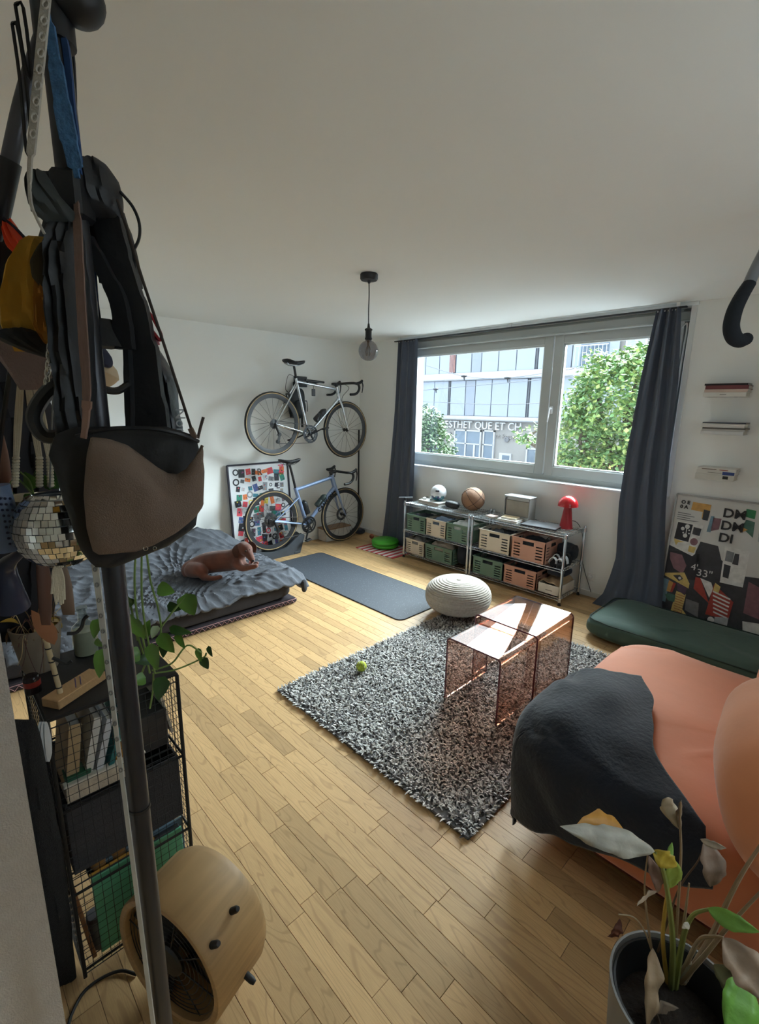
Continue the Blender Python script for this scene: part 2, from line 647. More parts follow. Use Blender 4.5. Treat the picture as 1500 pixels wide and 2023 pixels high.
struct('trim_1', MB().span((0.70, -0.022, 2.425), (3.72, 0.02, 2.45), bev=0.003), M('window_trim_white', (225, 228, 228)))
# ---------------------------------------------------------------- outside the window
def exterior():
    YF = 22.0
    struct('street', MB().span((-40, 0.6, -3.3), (25, 60, -3.2)), M('asphalt', (120, 120, 122), 0.9, bump=0.1, bscale=20))
    pan = M('facade_panel', (152, 160, 176), 0.35, var=0.03, scale=0.4)
    pan2 = M('facade_panel_grey', (136, 143, 158), 0.3, var=0.03, scale=0.4)
    band = M('facade_band', (180, 182, 188), 0.7, var=0.03)
    wallm = M('facade_wall', (150, 147, 146), 0.8, var=0.04, scale=1)
    dark = M('facade_dark', (70, 74, 84), 0.4)
    gls = M('facade_glass', (92, 110, 130), 0.08, var=0.25, scale=0.8, spec=0.8)
    whitem = M('facade_white', (185, 186, 192), 0.5, var=0.02)
    b = thing('office_building', 'pale panelled office building across the street behind the trees', 'building', (-11, YF, -3.2))
    obj('wall', MB().span((-30, YF + .15, -3.2), (6, YF + 7, 10.0)), wallm, b, False)
    for z in (0.95, 3.47, 6.42, 9.1):
        t = MB().span((-30, YF - .25, z), (6, YF + .2, z + (0.27 if z < 1 else 0.46)), bev=.02)
        t.span((-30, YF - .32, z + .06), (6, YF - .2, z + .10))
        obj('floor_band', t, band, b, False)
    base = {}
    def panel(x0, x1, z0, z1, m, nm='panel', yy=0.0):
        key = (round(x1 - x0, 2), round(z1 - z0, 2), m.name)
        if key not in base:
            k = MB().box((0, 0, 0), (x1 - x0 - .05, .06, z1 - z0 - .03), bev=.012)
            base[key] = mesh_of(nm, k, m, False)
        o = bpy.data.objects.new(nm, base[key])
        COL.objects.link(o)
        o.parent = b
        o.location = Vector(((x0 + x1) / 2 + 11, -.02 + yy, (z0 + z1) / 2 + 3.2))
    for (z0, z1, off) in ((1.22, 3.47, 0.0), (3.93, 6.42, 0.35), (6.88, 9.1, 0.0)):
        x = -24.0 + off
        k = 0
        while x < 4:
            if k % 6 == 2:
                w_ = 0.17
                m = dark
            elif k % 6 == 4:
                w_ = 0.76
                m = pan2
            else:
                w_ = 1.22
                m = pan
            if -5.4 < x < -3.6 and z0 > 3 and z0 < 6:
                x += w_
                k += 1
                continue
            panel(x, x + w_, z0, z1, m)
            x += w_
            k += 1
    # a red brown slatted screen and a shuttered window in the upper storey
    sc = MB()
    for i in range(5):
        sc.span((-15.75 + i * .1, YF - .08, 4.0), (-15.69 + i * .1, YF - .02, 6.0))
    obj('slatted_screen', sc, M('screen_red', (150, 112, 108), 0.6), b, False, kind='stuff')
    sh = obj('window', MB().span((-4.75, YF - .05, 4.1), (-3.75, YF + .02, 6.3), bev=.02), whitem, b, False)
    s2 = MB()
    for i in range(14):
        s2.box((-4.25, YF - .07, 4.45 + i * .12), (.82, .02, .095), rotm(25))
    obj('shutter', s2, M('shutter_grey', (176, 180, 190), 0.5), sh, False)
    bw = obj('window', MB().span((-7.0, YF - .06, 4.0), (-5.5, YF, 6.3), bev=.02), gls, b, False)
    rl = MB().span((-7.1, YF - .5, 4.95), (-5.4, YF - .46, 5.0))
    for i in range(9):
        rl.span((-7.1 + i * .2, YF - .49, 3.95), (-7.07 + i * .2, YF - .47, 4.95))
    obj('balcony_rail', rl, whitem, b, False)
    # ground floor: doors, windows, lamps, plate
    def gwin(x0, x1, z0, z1, bars):
        f = MB()
        for p, q in (((x0, YF, z0), (x0 + .09, YF + .12, z1)), ((x1 - .09, YF, z0), (x1, YF + .12, z1)), ((x0, YF, z1 - .09), (x1, YF + .12, z1)), ((x0, YF, z0), (x1, YF + .12, z0 + .09))):
            f.span(p, q)
        for (bx0, bz0, bx1, bz1) in bars:
            f.span((bx0, YF, bz0), (bx1, YF + .12, bz1))
        fo = obj('shop_window', f, whitem, b, False)
        obj('pane', MB().span((x0 + .05, YF + .06, z0 + .05), (x1 - .05, YF + .1, z1 - .05)), gls, fo, False)
    gwin(-15.15, -13.0, -3.1, 0.32, [(-14.25, -3.1, -14.15, .32), (-15.1, -.62, -13.05, -.54), (-13.55, -3.1, -13.42, -.6)])
    gwin(-12.85, -12.0, -3.1, 0.36, [(-12.85, -.6, -12.05, -.52)])
    gwin(-9.75, -8.6, -2.6, -0.55, [])
    gwin(-17.3, -16.1, -3.0, 0.2, [(-17.2, -.6, -16.2, -.5)])
    pl_ = obj('notice_board', MB().span((-11.6, YF + .02, -2.0), (-10.75, YF + .15, -1.0), bev=.02), whitem, b, False)
    obj('notice', MB().span((-11.35, YF, -1.9), (-10.85, YF + .03, -1.12)), gls, pl_, False)
    for x, z in ((-15.6, -.05), (-11.15, -.15)):
        k = MB().lathe([(.0, 0), (.16, 0), (.16, .12), (.10, .13), (.09, .10), (0, .10)], (x, YF + .15, z), 16, rotm(90))
        obj('wall_lamp', k, M('lamp_grey', (120, 120, 126), 0.4), b)
    lt = M('sign_white', (205, 207, 212), 0.5)
    ls = M('sign_side', (110, 110, 116), 0.6)
    s = text('sign_lettering', 'INE ESTHET QUE ET CH', frame4((-17.15, YF + .02, .42), (1, 0, 0), (0, 0, 1)), .66, lt, b, depth=.05)
    t2 = text('small_sign', 'Mont Rouge', frame4((-12.55, YF + .10, -.1), (1, 0, 0), (0, 0, 1)), .42, M('sign_faint', (150, 146, 146), 0.6), b, depth=.02)
    # trees
    lf = M('tree_leaf', (150, 190, 120), 0.5, var=0.12, scale=3, attr=True)
    bk = M('tree_bark', (92, 80, 68), 0.9, bump=0.4, bscale=12)
    def tree(name, label, base, blobs, n, seed, cols):
        rr = random.Random(seed)
        t = thing(name, label, 'tree', base, group='street trees outside the window')
        mb = MB()
        vol = [b_[3] * b_[4] * b_[5] for b_ in blobs]
        for _ in range(n):
            b_ = rr.choices(blobs, vol)[0]
            while True:
                d = Vector((rr.uniform(-1, 1), rr.uniform(-1, 1), rr.uniform(-1, 1)))
                if 0.45 < d.length <= 1:
                    break
            c = Vector((b_[0] + d.x * b_[3], b_[1] + d.y * b_[4], b_[2] + d.z * b_[5]))
            c += Vector(noise.noise_vector(c * 2.2)) * .22
            q = rr.choice(cols)
            f = rr.uniform(.8, 1.2)
            mb.tint = tuple(x * f for x in lin(q))
            ax = Vector((rr.gauss(0, 1), rr.gauss(0, 1), rr.gauss(0, .5) - .5)).normalized()
            sd = ax.cross(Vector((rr.gauss(0, .4), rr.gauss(0, .4), 1))).normalized()
            ln, wd = rr.uniform(.10, .17), rr.uniform(.04, .065)
            nn = ax.cross(sd) * .018
            mb.add([c, c + ax * ln * .5 + sd * wd + nn, c + ax * ln, c + ax * ln * .5 - sd * wd + nn], [(0, 1, 2), (0, 2, 3)])
        obj('crown', mb, lf, t, False, kind='stuff', tint=True)
        tk = MB()
        b0 = Vector(base)
        c0 = Vector(blobs[0][:3])
        tk.tube(bez([b0, b0.lerp(c0, .5) + Vector((.06, 0, 0)), c0], 6), [.16 - .006 * i for i in range(13)], 9)
        for b_ in blobs:
            tk.tube(bez([b0.lerp(c0, .55), Vector(b_[:3]) - Vector((0, 0, .3)), Vector(b_[:3]) + Vector((.2, 0, b_[5] * .6))], 5), [.08 - .006 * i for i in range(11)], 6)
        obj('trunk', tk, bk, t)
    green = [(118, 146, 84), (100, 134, 78), (136, 158, 88), (84, 116, 70), (152, 164, 96), (106, 142, 92)]
    tree('street_tree', 'large bushy green tree filling the view through the narrower window sash', (.1, 9.3, -3.2),
         [(.1, 9.3, 1.9, 1.55, 1.3, 1.4), (-.9, 9.0, 1.0, .8, .8, .9), (-.75, 9.2, 2.75, .5, .5, .55), (.5, 9.2, 3.05, .8, .6, .4), (-1.3, 9.1, 1.9, .4, .5, .35), (-2.35, 9.0, .95, .55, .5, .35), (1.2, 9.4, 1.0, 1.2, 1, 1.2), (-.3, 9.3, .1, 1.3, .9, .8), (-1.5, 9.1, .2, .5, .5, .7)], 15000, 5, green)
    tree('street_tree', 'smaller street tree at the far edge of the wide pane', (-7.4, 10.2, -3.2),
         [(-7.5, 10.2, 1.0, .72, .6, .9), (-7.1, 10.1, .0, .95, .7, 1.1), (-7.0, 10.2, -1.2, .8, .7, .9)], 5200, 6, [(88, 112, 76), (76, 100, 68), (100, 122, 84)])
    # overhead wires with insulators
    wm = M('wire_grey', (96, 98, 108), 0.5)
    bm = M('insulator_black', (34, 36, 44), 0.5)
    wires = [('overhead wire sagging in front of the upper panels, with two black insulators', [(-9.2, 12, 3.45), (-7.2, 12, 2.95), (-5.2, 12, 2.82), (-2, 12, 3.1), (4, 12, 3.6)], [1, 2]),
             ('overhead wire crossing low in front of the lower panels', [(-9.5, 12, 1.95), (-5, 12, 1.85), (-1, 12, 2.15), (5, 12, 2.5)], []),
             ('overhead wire running past the floor band, with one black insulator', [(-9.6, 12, 2.42), (-5.6, 12, 2.62), (0, 12, 2.9), (5, 12, 3.1)], [0])]
    for lb, pts, ins in wires:
        o = thing('overhead_wire', lb, 'wire', pts[0])
        pp = bez(pts, 8)
        obj('wire', MB().tube(pp, .013, 5), wm, o)
        for k in ins:
            c = Vector(pts[k]) if k else pp[2]
            obj('insulator', MB().ball(c, (.16, .06, .05), 8, 6).tube([c, c - Vector((-.03, 0, .16))], [.04, .025], 6), bm, o)
    # delivery van parked below the tree
    v = thing('delivery_van', 'orange yellow van parked in the street below the trees', 'van', (-2.2, 14, -3.2))
    vo = M('van_orange', (222, 158, 70), 0.35)
    obj('body', MB().span((-3.2, 13.4, -2.85), (-1.0, 14.9, -.35), bev=.12), vo, v)
    obj('cab', MB().prism([(0, 0), (1.0, 0), (1.0, .9), (.45, 1.9), (0, 1.9)], frame4((-1.05, 13.45, -2.85), (1, 0, 0), (0, 0, 1)), -1.4), vo, v, False)
    obj('side_window', MB().prism([(.1, 1.0), (.85, 1.0), (.45, 1.75), (.1, 1.75)], frame4((-1.05, 13.43, -2.85), (1, 0, 0), (0, 0, 1)), -.03), M('van_glass', (50, 60, 70), 0.1), v, False)
    for x in (-2.6, -.6):
        obj('wheel', MB().lathe([(0, 0), (.32, 0), (.35, .04), (.35, .18), (.32, .22), (0, .22)], (x, 13.55, -2.85), 20, rotm(90)), M('van_tyre', (30, 30, 32), 0.8), v)
exterior()
# ---------------------------------------------------------------- soft furnishings and floor things
def nz(x, y, z=0.0):
    return noise.noise(Vector((x, y, z)))

def fuse(name, mb, m, voxel, parent=None, smooth=4, label=None):
    """weld overlapping pieces into one continuous skin"""
    root = parent
    while root is not None and root.parent is not None:
        root = root.parent
    inv = ROOTM.get(root.name) if root is not None else None
    me = mesh_of(name, mb, m, False, inv)
    o = bpy.data.objects.new(name, me)
    COL.objects.link(o)
    r = o.modifiers.new('r', 'REMESH')
    r.mode = 'VOXEL'
    r.voxel_size = voxel
    s = o.modifiers.new('s', 'SMOOTH')
    s.factor = 0.5
    s.iterations = smooth
    bpy.context.view_layer.update()
    dg = bpy.context.evaluated_depsgraph_get()
    me2 = bpy.data.meshes.new_from_object(o.evaluated_get(dg))
    o.modifiers.clear()
    o.data = me2
    me2.materials.clear()
    me2.materials.append(m)
    me2.polygons.foreach_set('use_smooth', [True] * len(me2.polygons))
    me2.polygons.foreach_set('material_index', [0] * len(me2.polygons))
    o.parent = parent
    if label:
        o['label'] = label
    return o

def lerp_tab(tab, z):
    tab = sorted(tab)
    if z <= tab[0][0]:
        return tab[0][1]
    for (a, b), (c, d) in zip(tab, tab[1:]):
        if z <= c:
            return b + (d - b) * (z - a) / (c - a)
    return tab[-1][1]

def curtain(label, lt, rt, ytab, folds, seed):
    cm = M('curtain_slate', (74, 82, 98), 0.75, var=0.06, scale=5, bump=0.12, bscale=500, sheen=0.2)
    mb = MB()
    NU, NV = 90, 46
    ztop = 2.408
    def fn(i, j):
        z = ztop * (1 - j) + 0.006
        back = i > 0.5
        u = (2 * i) if not back else 2 - 2 * i
        x0, x1 = lerp_tab(lt, z), lerp_tab(rt, z)
        x = x0 + (x1 - x0) * u
        k = 0.65 + 0.35 * (1 - j)
        a = 0.020 * math.sin(2 * PI * folds * u + 1.2 * nz(u * 3, z * .8, seed)) * k + 0.005 * math.sin(2 * PI * folds * 2.3 * u + seed + z) * k
        a += 0.02 * nz(u * 4, z * 1.5, seed + 3)
        y = lerp_tab(ytab, z) + a + (0.004 if back else 0)
        return Vector((x, y, z))
    mb.grid(fn, NU, NV, cu=True)
    t = thing('curtain', label, 'curtain', ((lt[0][1] + rt[0][1]) / 2, -0.1, 0), group='slate grey curtains')
    obj('cloth', mb, cm, t)
    hk = MB()
    for u in range(7):
        x = lerp_tab(lt, 2.4) + (lerp_tab(rt, 2.4) - lerp_tab(lt, 2.4)) * (u + .5) / 7
        hk.tube([(x, -0.06, 2.418), (x, -0.062, 2.395)], 0.004, 5)
    obj('hooks', hk, M('hook_white', (225, 225, 225), 0.4), t, kind='stuff')
curtain('dark slate curtain hanging beside the bicycles, in the corner end of the window', [(0, .585), (.45, .645), (1.4, .70), (2.41, .735)], [(0, 1.12), (.5, 1.075), (1.1, 1.067), (2.41, 1.05)], [(0, -.13), (1.2, -.085), (2.41, -.06)], 3, 2)
curtain('dark slate curtain bunched at the poster end of the window, pooling on the floor', [(0, 3.27), (.12, 3.35), (.45, 3.40), (.9, 3.372), (1.3, 3.375), (1.9, 3.405), (2.41, 3.455)], [(0, 3.84), (.16, 3.80), (.94, 3.715), (1.33, 3.69), (1.9, 3.67), (2.41, 3.62)], [(0, -.17), (.3, -.11), (1.2, -.085), (2.41, -.06)], 3, 8)

def pendant():
    bk = M('lamp_black', (26, 28, 34), 0.45)
    x, y = 2.477, -2.13
    t = thing('pendant_lamp', 'black pendant lamp with a bare round glass bulb hanging from the ceiling', 'lamp', (x, y, 2.45))
    obj('ceiling_rose', MB().lathe([(0, 2.45), (.05, 2.45), (.054, 2.445), (.054, 2.42), (.048, 2.412), (.012, 2.409), (.006, 2.395), (0, 2.395)][::-1], (x, y, 0), 28), bk, t)
    obj('cord', MB().tube(bez([(x, y, 2.40), (x + .002, y, 2.33), (x - .001, y, 2.24), (x, y, 2.16)], 6), .0035, 8), bk, t)
    obj('socket', MB().lathe([(0, 2.165), (.006, 2.165), (.009, 2.142), (.016, 2.138), (.024, 2.132), (.024, 2.127), (.020, 2.122), (.020, 2.085), (.023, 2.08), (.023, 2.074), (.018, 2.068), (0, 2.066)][::-1], (x, y, 0), 24), bk, t)
    pr = [(.017, 2.07), (.022, 2.06)] + [(.062 * math.sin(a), 2.006 + .062 * math.cos(a)) for a in [.45 + k * (PI - .45) / 16 for k in range(17)]]
    pr[-1] = (0.0004, pr[-1][1])
    b = obj('bulb', MB().lathe(pr[::-1], (x, y, 0), 32), thin_glass('bulb_glass', (205, 205, 210), 1.6), t)
    fl = MB().tube([(x, y, 2.07), (x, y, 2.03)], [.010, .006], 8)
    for k in range(6):
        a = k * PI / 3
        fl.tube([(x + .006 * math.cos(a), y + .006 * math.sin(a), 2.035), (x + .02 * math.cos(a), y + .02 * math.sin(a), 2.0), (x + .014 * math.cos(a), y + .014 * math.sin(a), 1.975)], .0015, 4)
    obj('filament', fl, M('filament_amber', (120, 100, 80), 0.4, 0.5), b)
pendant()

def rug():
    x0, x1, y0, y1 = 2.545, 3.925, -2.905, -1.02
    t = thing('shag_rug', 'grey mottled shag rug on the parquet under the acrylic tables', 'rug', ((x0 + x1) / 2, (y0 + y1) / 2, 0))
    obj('backing', MB().span((x0, y0, 0.001), (x1, y1, 0.014), bev=0.004), M('rug_backing', (90, 88, 88), 0.95), t)
    mb = MB()
    rr = random.Random(11)
    N = 27000
    V, F_, C_ = [], [], []
    cols = [lin(c) for c in ((212, 210, 206), (190, 188, 184), (168, 165, 162), (222, 220, 216), (122, 119, 118), (86, 83, 84), (200, 198, 194))]
    for i in range(N):
        x, y = rr.uniform(x0 + .005, x1 - .005), rr.uniform(y0 + .005, y1 - .005)
        edge = min(x - x0, x1 - x, y - y0, y1 - y)
        h = 0.030 if edge > .02 else .024
        a = rr.uniform(0, 2 * PI)
        ln = rr.uniform(.008, .020)
        dx, dy = math.cos(a), math.sin(a)
        if edge < .02:
            ox, oy = (-1 if x - x0 == edge else 1 if x1 - x == edge else 0), (-1 if y - y0 == edge else 1 if y1 - y == edge else 0)
            dx, dy = dx * .5 + ox, dy * .5 + oy
        rd = rr.uniform(.0028, .0048)
        hh = h * rr.uniform(.75, 1.1)
        o = len(V)
        c = rr.choice(cols)
        for (t_, z, r_) in ((0, .010, 1.0), (.55, hh * .85, 1.25), (1.25, hh, .5)):
            for k in range(3):
                b = 2 * PI * k / 3 + a
                V.append(Vector((x + dx * ln * t_ + rd * r_ * math.cos(b), y + dy * ln * t_ + rd * r_ * math.sin(b), z + (rd * r_ * .4 if k == 0 else 0))))
                C_.append(c)
        for s in (0, 3):
            for k in range(3):
                k2 = (k + 1) % 3
                F_.append([o + s + k, o + s + k2, o + s + 3 + k2, o + s + 3 + k])
        F_.append([o + 6, o + 7, o + 8])
    mb.v, mb.f, mb.c, mb.m = V, F_, C_, [0] * len(F_)
    obj('pile', mb, M('rug_pile', (170, 168, 165), 0.95, var=0.1, attr=True), t, kind='stuff', tint=True)
rug()

def mat_and_pouf():
    x0, x1, y0, y1, r = 0.50, 2.385, -1.675, -1.03, 0.06
    poly = []
    for cx, cy_, a0 in ((x1 - r, y1 - r, 0), (x0 + r, y1 - r, 90), (x0 + r, y0 + r, 180), (x1 - r, y0 + r, 270)):
        for k in range(7):
            a = math.radians(a0 + k * 15)
            poly.append((cx + r * math.cos(a), cy_ + r * math.sin(a)))
    m = bpy.data.materials.new('speckled_rubber')
    m.use_nodes = True
    nt = m.node_tree
    v = nt.nodes.new('ShaderNodeTexVoronoi')
    v.inputs['Scale'].default_value = 70
    tc = nt.nodes.new('ShaderNodeTexCoord')
    nt.links.new(tc.outputs['Object'], v.inputs['Vector'])
    rp = nt.nodes.new('ShaderNodeValToRGB')
    rp.color_ramp.elements[0].position = .10
    rp.color_ramp.elements[0].color = (*lin((120, 128, 136)), 1)
    rp.color_ramp.elements[1].position = .2
    rp.color_ramp.elements[1].color = (*lin((60, 65, 73)), 1)
    nt.links.new(v.outputs['Distance'], rp.inputs[0])
    nt.links.new(rp.outputs[0], nt.nodes['Principled BSDF'].inputs['Base Color'])
    nt.nodes['Principled BSDF'].inputs['Roughness'].default_value = .7
    t = thing('exercise_mat', 'long dark grey speckled rubber exercise mat beside the bed', 'mat', (1.44, -1.35, 0))
    obj('sheet', MB().prism(poly, Matrix.Translation((0, 0, .001)), .006), m, t, False)
    e = MB().tube([(p[0], p[1], .0045) for p in poly], .0042, 6, closed=True)
    obj('edge_binding', e, M('mat_edge', (40, 42, 46), 0.8), t)
    # pouf
    pc = Vector((2.605, -1.225, .028))
    pm = M('pouf_cord', (168, 160, 150), 0.9, var=0.12, scale=60, bump=0.35, bscale=160)
    p = thing('knitted_pouf', 'round beige corded pouf standing between the mat and the tables', 'pouf', pc)
    def pf(u, v):
        a = -PI / 2 + PI * v
        th = 2 * PI * u
        r_ = .262 * abs(math.cos(a)) ** .62
        z = .138 + .132 * math.copysign(abs(math.sin(a)) ** .85, math.sin(a))
        rid = .0055 * abs(math.sin(v * PI * 26)) * min(1, max(0, r_ - .03) / .05)
        if v < .3:
            rid *= .4
        q = Vector((r_ * math.cos(th), r_ * math.sin(th), z + .004))
        return pc + q + Vector((math.cos(a) * math.cos(th), math.cos(a) * math.sin(th), math.sin(a))) * rid
    obj('cover', MB().grid(pf, 132, 170, cu=True), pm, p)
    obj('button', MB().ball(pc + Vector((0, 0, .275)), (.018, .018, .006), 14, 8), pm, p)
mat_and_pouf()

def acrylic_tables():
    am = thin_glass('rose_acrylic', (247, 218, 204), 2.5, 0.02)
    em = M('acrylic_edge', (108, 60, 66), 0.15, var=0.05)
    def table(label, x0, x1, y0, y1, h, zb):
        t = thing('acrylic_side_table', label, 'table', ((x0 + x1) / 2, (y0 + y1) / 2, zb), group='pink acrylic nesting tables')
        th, R = 0.010, 0.028
        out, inn = [], []
        for (cx, a0) in ((x0 + R, 180), (x1 - R, 90)):
            for k in range(7):
                a = math.radians(a0 - k * 15)
                out.append((cx + R * math.cos(a), h - R + R * math.sin(a)))
                inn.append((cx + (R - th) * math.cos(a), h - R + (R - th) * math.sin(a)))
        def sheet(a, b, nm, m=am):
            s = MB()
            po = a + b[::-1]
            s.prism(po, frame4((0, y1, 0), (1, 0, 0), (0, 0, 1)), y1 - y0)
            return obj(nm, s, [m], t, True)
        sheet([(x0, zb), (x0, h - R)], [(x0 + th, zb), (x0 + th, h - R)], 'side_panel')
        sheet(out, inn, 'top')
        sheet([(x1, h - R), (x1, zb)], [(x1 - th, h - R), (x1 - th, zb)], 'side_panel')
        pth = [(x0 + th / 2, zb)] + [((p[0] + q[0]) / 2, (p[1] + q[1]) / 2) for p, q in zip(out, inn)] + [(x1 - th / 2, zb)]
        for yy in (y0, y1):
            e = MB().strip([(p[0], yy, p[1]) for p in pth], [Vector((0, .002, 0))] * len(pth), th * .98)
            obj('polished_edge', e, em, t)
    table('smaller pink acrylic nesting table pulled forward on the rug', 3.283, 3.634, -2.25, -1.83, .408, .024)
    table('taller pink acrylic nesting table standing over the smaller one', 3.245, 3.664, -1.925, -1.478, .437, .024)
    b = MB().ball((0, 0, 0), .033, 24, 16)
    tb = thing('tennis_ball', 'yellow green tennis ball lying on the shag rug', 'ball', (2.75, -2.415, .058))
    obj('felt', MB().ball((2.75, -2.415, .058), .033, 24, 16), M('tennis_felt', (172, 186, 62), 0.95, var=0.15, scale=60, bump=0.4, bscale=300), tb)
    sm = []
    for k in range(40):
        a = 2 * PI * k / 40
        v = Vector((.6 * math.cos(a) + .3 * math.cos(3 * a), .6 * math.sin(a) - .3 * math.sin(3 * a), .84 * math.sin(2 * a)))
        sm.append(Vector((2.75, -2.415, .058)) + v.normalized() * .0332)
    obj('seam', MB().tube(sm, .0012, 5, closed=True), M('tennis_seam', (225, 228, 205), 0.9), tb)
acrylic_tables()

def bed():
    bl = M('mattress_black', (40, 38, 42), 0.9, var=0.1, scale=20, bump=0.1)
    t = thing('floor_bed', 'low black mattress lying on the floor against the bicycle wall', 'bed', (.78, -3.1, 0))
    obj('base_blanket', MB().box((.785, -3.11, .026), (1.49, 2.10, .05), bev=.018), M('blanket_dark', (48, 40, 46), 0.95), t)
    zz = MB()
    k = 0
    pts = []
    y = -4.1
    while y < -2.09:
        pts.append((1.5325, y, .012 if k % 2 else .038))
        y += .022
        k += 1
    zz.tube(pts, .0022, 4)
    zz.tube([(1.5325, -4.1, .045), (1.5325, -2.08, .045)], .0018, 4)
    obj('zigzag_stitching', zz, M('stitch_pink', (196, 150, 150), 0.9), t)
    mt = MB().ball((.775, -3.11, .15), (.745, 1.05, .098), 64, 20, e1=.25, e2=.16)
    obj('mattress', mt, bl, t)
    # duvet, a crumpled cover with thickness
    dv = M('duvet_grey', (78, 81, 88), 0.92, var=0.10, scale=6, bump=0.25, bscale=45)
    d = MB()
    NU, NV = 120, 170
    def hgt(u, v):
        x = .06 + u * 1.56
        y = -4.05 + v * 2.08
        z = .285
        z += .15 * math.exp(-((x - .30) / .25) ** 2 - ((y + 2.42) / .38) ** 2)
        z += .14 * math.exp(-((x - .22) / .30) ** 2 - ((y + 3.3) / .5) ** 2)
        z += .05 * nz(x * 2.0, y * 2.0, 1.0)
        qx, qy = x + .14 * nz(x * 2.3, y * 2.3, 5), y + .14 * nz(x * 2.3, y * 2.3, 9)
        ang = 0.7 * nz(x * 1.1, y * 1.1, 2) + .9
        s_ = qx * math.cos(ang) + qy * math.sin(ang)
        z += .016 * (1 - abs(math.sin(s_ * 27 + 1.5 * nz(x * 3, y * 3, 8)))) ** 2 + .014 * (1 - abs(math.sin((qx - qy) * 26 + 2 * nz(x * 4, y * 4)))) ** 2
        z += .012 * nz(x * 14, y * 14, 4)
        e = max(0.0, (x - 1.49) / .13)
        z -= .10 * e ** 1.3 + .05 * max(0.0, (y + 2.12) / .15) ** 1.4
        if e > 0:
            x = 1.49 + .10 * min(e, 1) + .018 * nz(y * 9, 2.2) * e
            z += .022 * nz(y * 6, .3) * e
        if x < 1.47 and y < -2.1:
            z = max(z, .272 + .020 * (1 - abs(math.sin(s_ * 23 + nz(x * 3, y * 3, 8)))) ** 2)
        if y > -2.12:
            y = -2.12 + (y + 2.12) * .9 + .02 * nz(x * 8, 3.1)
        return Vector((x, y, z))
    d.grid(lambda i, j: hgt(i, j) if True else None, NU, NV)
    dd = thing('crumpled_duvet', 'crumpled dark grey duvet spread over the low bed', 'duvet', (.8, -3.0, .25))
    do = obj('cover', d, dv, dd)
    so_ = do.modifiers.new('thick', 'SOLIDIFY')
    so_.thickness = .022
    so_.offset = -1
    cn = MB().ball((1.592, -2.035, .165), (.02, .03, .055), 12, 8, rotm(12, 0, 30), e1=.6, e2=.6)
    obj('corner_flap', cn, M('duvet_black', (34, 34, 38), 0.9), dd)
bed()

def dog():
    fur = M('dog_fur', (98, 50, 30), 0.8, var=0.35, scale=9, bump=0.3, bscale=260, sheen=0.25)
    t = thing('dog', 'reddish brown smooth haired dog lying on the grey duvet', 'dog', (1.2, -2.6, .33))
    mb = MB()
    P = lambda x, y, d: at(x, y, d)
    def limb(pts, rs):
        mb.tube(bez(pts, 5), [rs[0] + 0 * k for k in range(0)] or _rs(rs, 5), 12)
        mb.ball(pts[0], rs[0], 12, 8)
        mb.ball(pts[-1], rs[-1], 12, 8)
    def _rs(rs, n):
        o = []
        for a, b in zip(rs, rs[1:]):
            o += [a + (b - a) * k / n for k in range(n)]
        return o + [rs[-1]]
    limb([P(378, 1126, 3.95), P(408, 1113, 3.93), P(440, 1108, 3.92), P(464, 1106, 3.90)], [.082, .090, .092, .088])   # trunk
    limb([P(464, 1103, 3.90), P(474, 1092, 3.89), P(481, 1085, 3.88)], [.080, .064, .056])      # neck
    limb([P(481, 1083, 3.87), P(487, 1086, 3.84)], [.058, .052])                                  # skull
    limb([P(487, 1087, 3.84), P(494, 1098, 3.80), P(499, 1107, 3.78)], [.046, .032, .024])      # muzzle
    limb([P(380, 1126, 3.87), P(396, 1128, 3.82), P(404, 1140, 3.80)], [.066, .062, .034])      # thigh
    limb([P(404, 1141, 3.79), P(420, 1143, 3.76), P(436, 1140, 3.76)], [.028, .022, .020])      # hind paw
    limb([P(466, 1112, 3.84), P(478, 1122, 3.79), P(492, 1121, 3.75), P(506, 1118, 3.74)], [.044, .030, .024, .022])
    limb([P(474, 1110, 3.93), P(490, 1119, 3.88), P(508, 1113, 3.85)], [.036, .026, .020])
    limb([P(376, 1128, 3.98), P(366, 1141, 3.98), P(350, 1143, 3.94), P(338, 1139, 3.9)], [.03, .016, .012, .008])  # tail
    fuse('body', mb, fur, .011, t, 5)
    em = M('dog_ear', (72, 38, 26), 0.85, sheen=0.2)
    for (a, b, c, d) in (((473, 1077), (466, 1088), (467, 1102), 3.83), ((491, 1073), (501, 1080), (503, 1092), 3.90)):
        e = MB()
        p0, p1, p2 = P(*a, d + .02), P(*b, d - .01), P(*c, d - .005)
        pts = bez([p0, p1, p2], 6)
        wd = [.010 + .020 * math.sin(PI * min(.95, .15 + k / 12 * .85)) for k in range(13)]
        e.tube(pts, wd, 10, flat=.28, up=_f)
        obj('ear', e, em, t)
    obj('nose', MB().ball(P(500.5, 1108, 3.762), (.012, .012, .010), 10, 8), M('dog_nose', (22, 18, 18), 0.3), t)
    for x, y, d in ((485.5, 1089, 3.790), (493.5, 1087, 3.806)):
        obj('eye', MB().ball(P(x, y, d), .0085, 10, 8), M('dog_eye', (18, 12, 10), 0.1), t)
    obj('tongue', MB().ball(P(494, 1113, 3.775), (.013, .01, .02), 10, 8, e1=.8), M('dog_tongue', (206, 128, 128), 0.5), t)
dog()

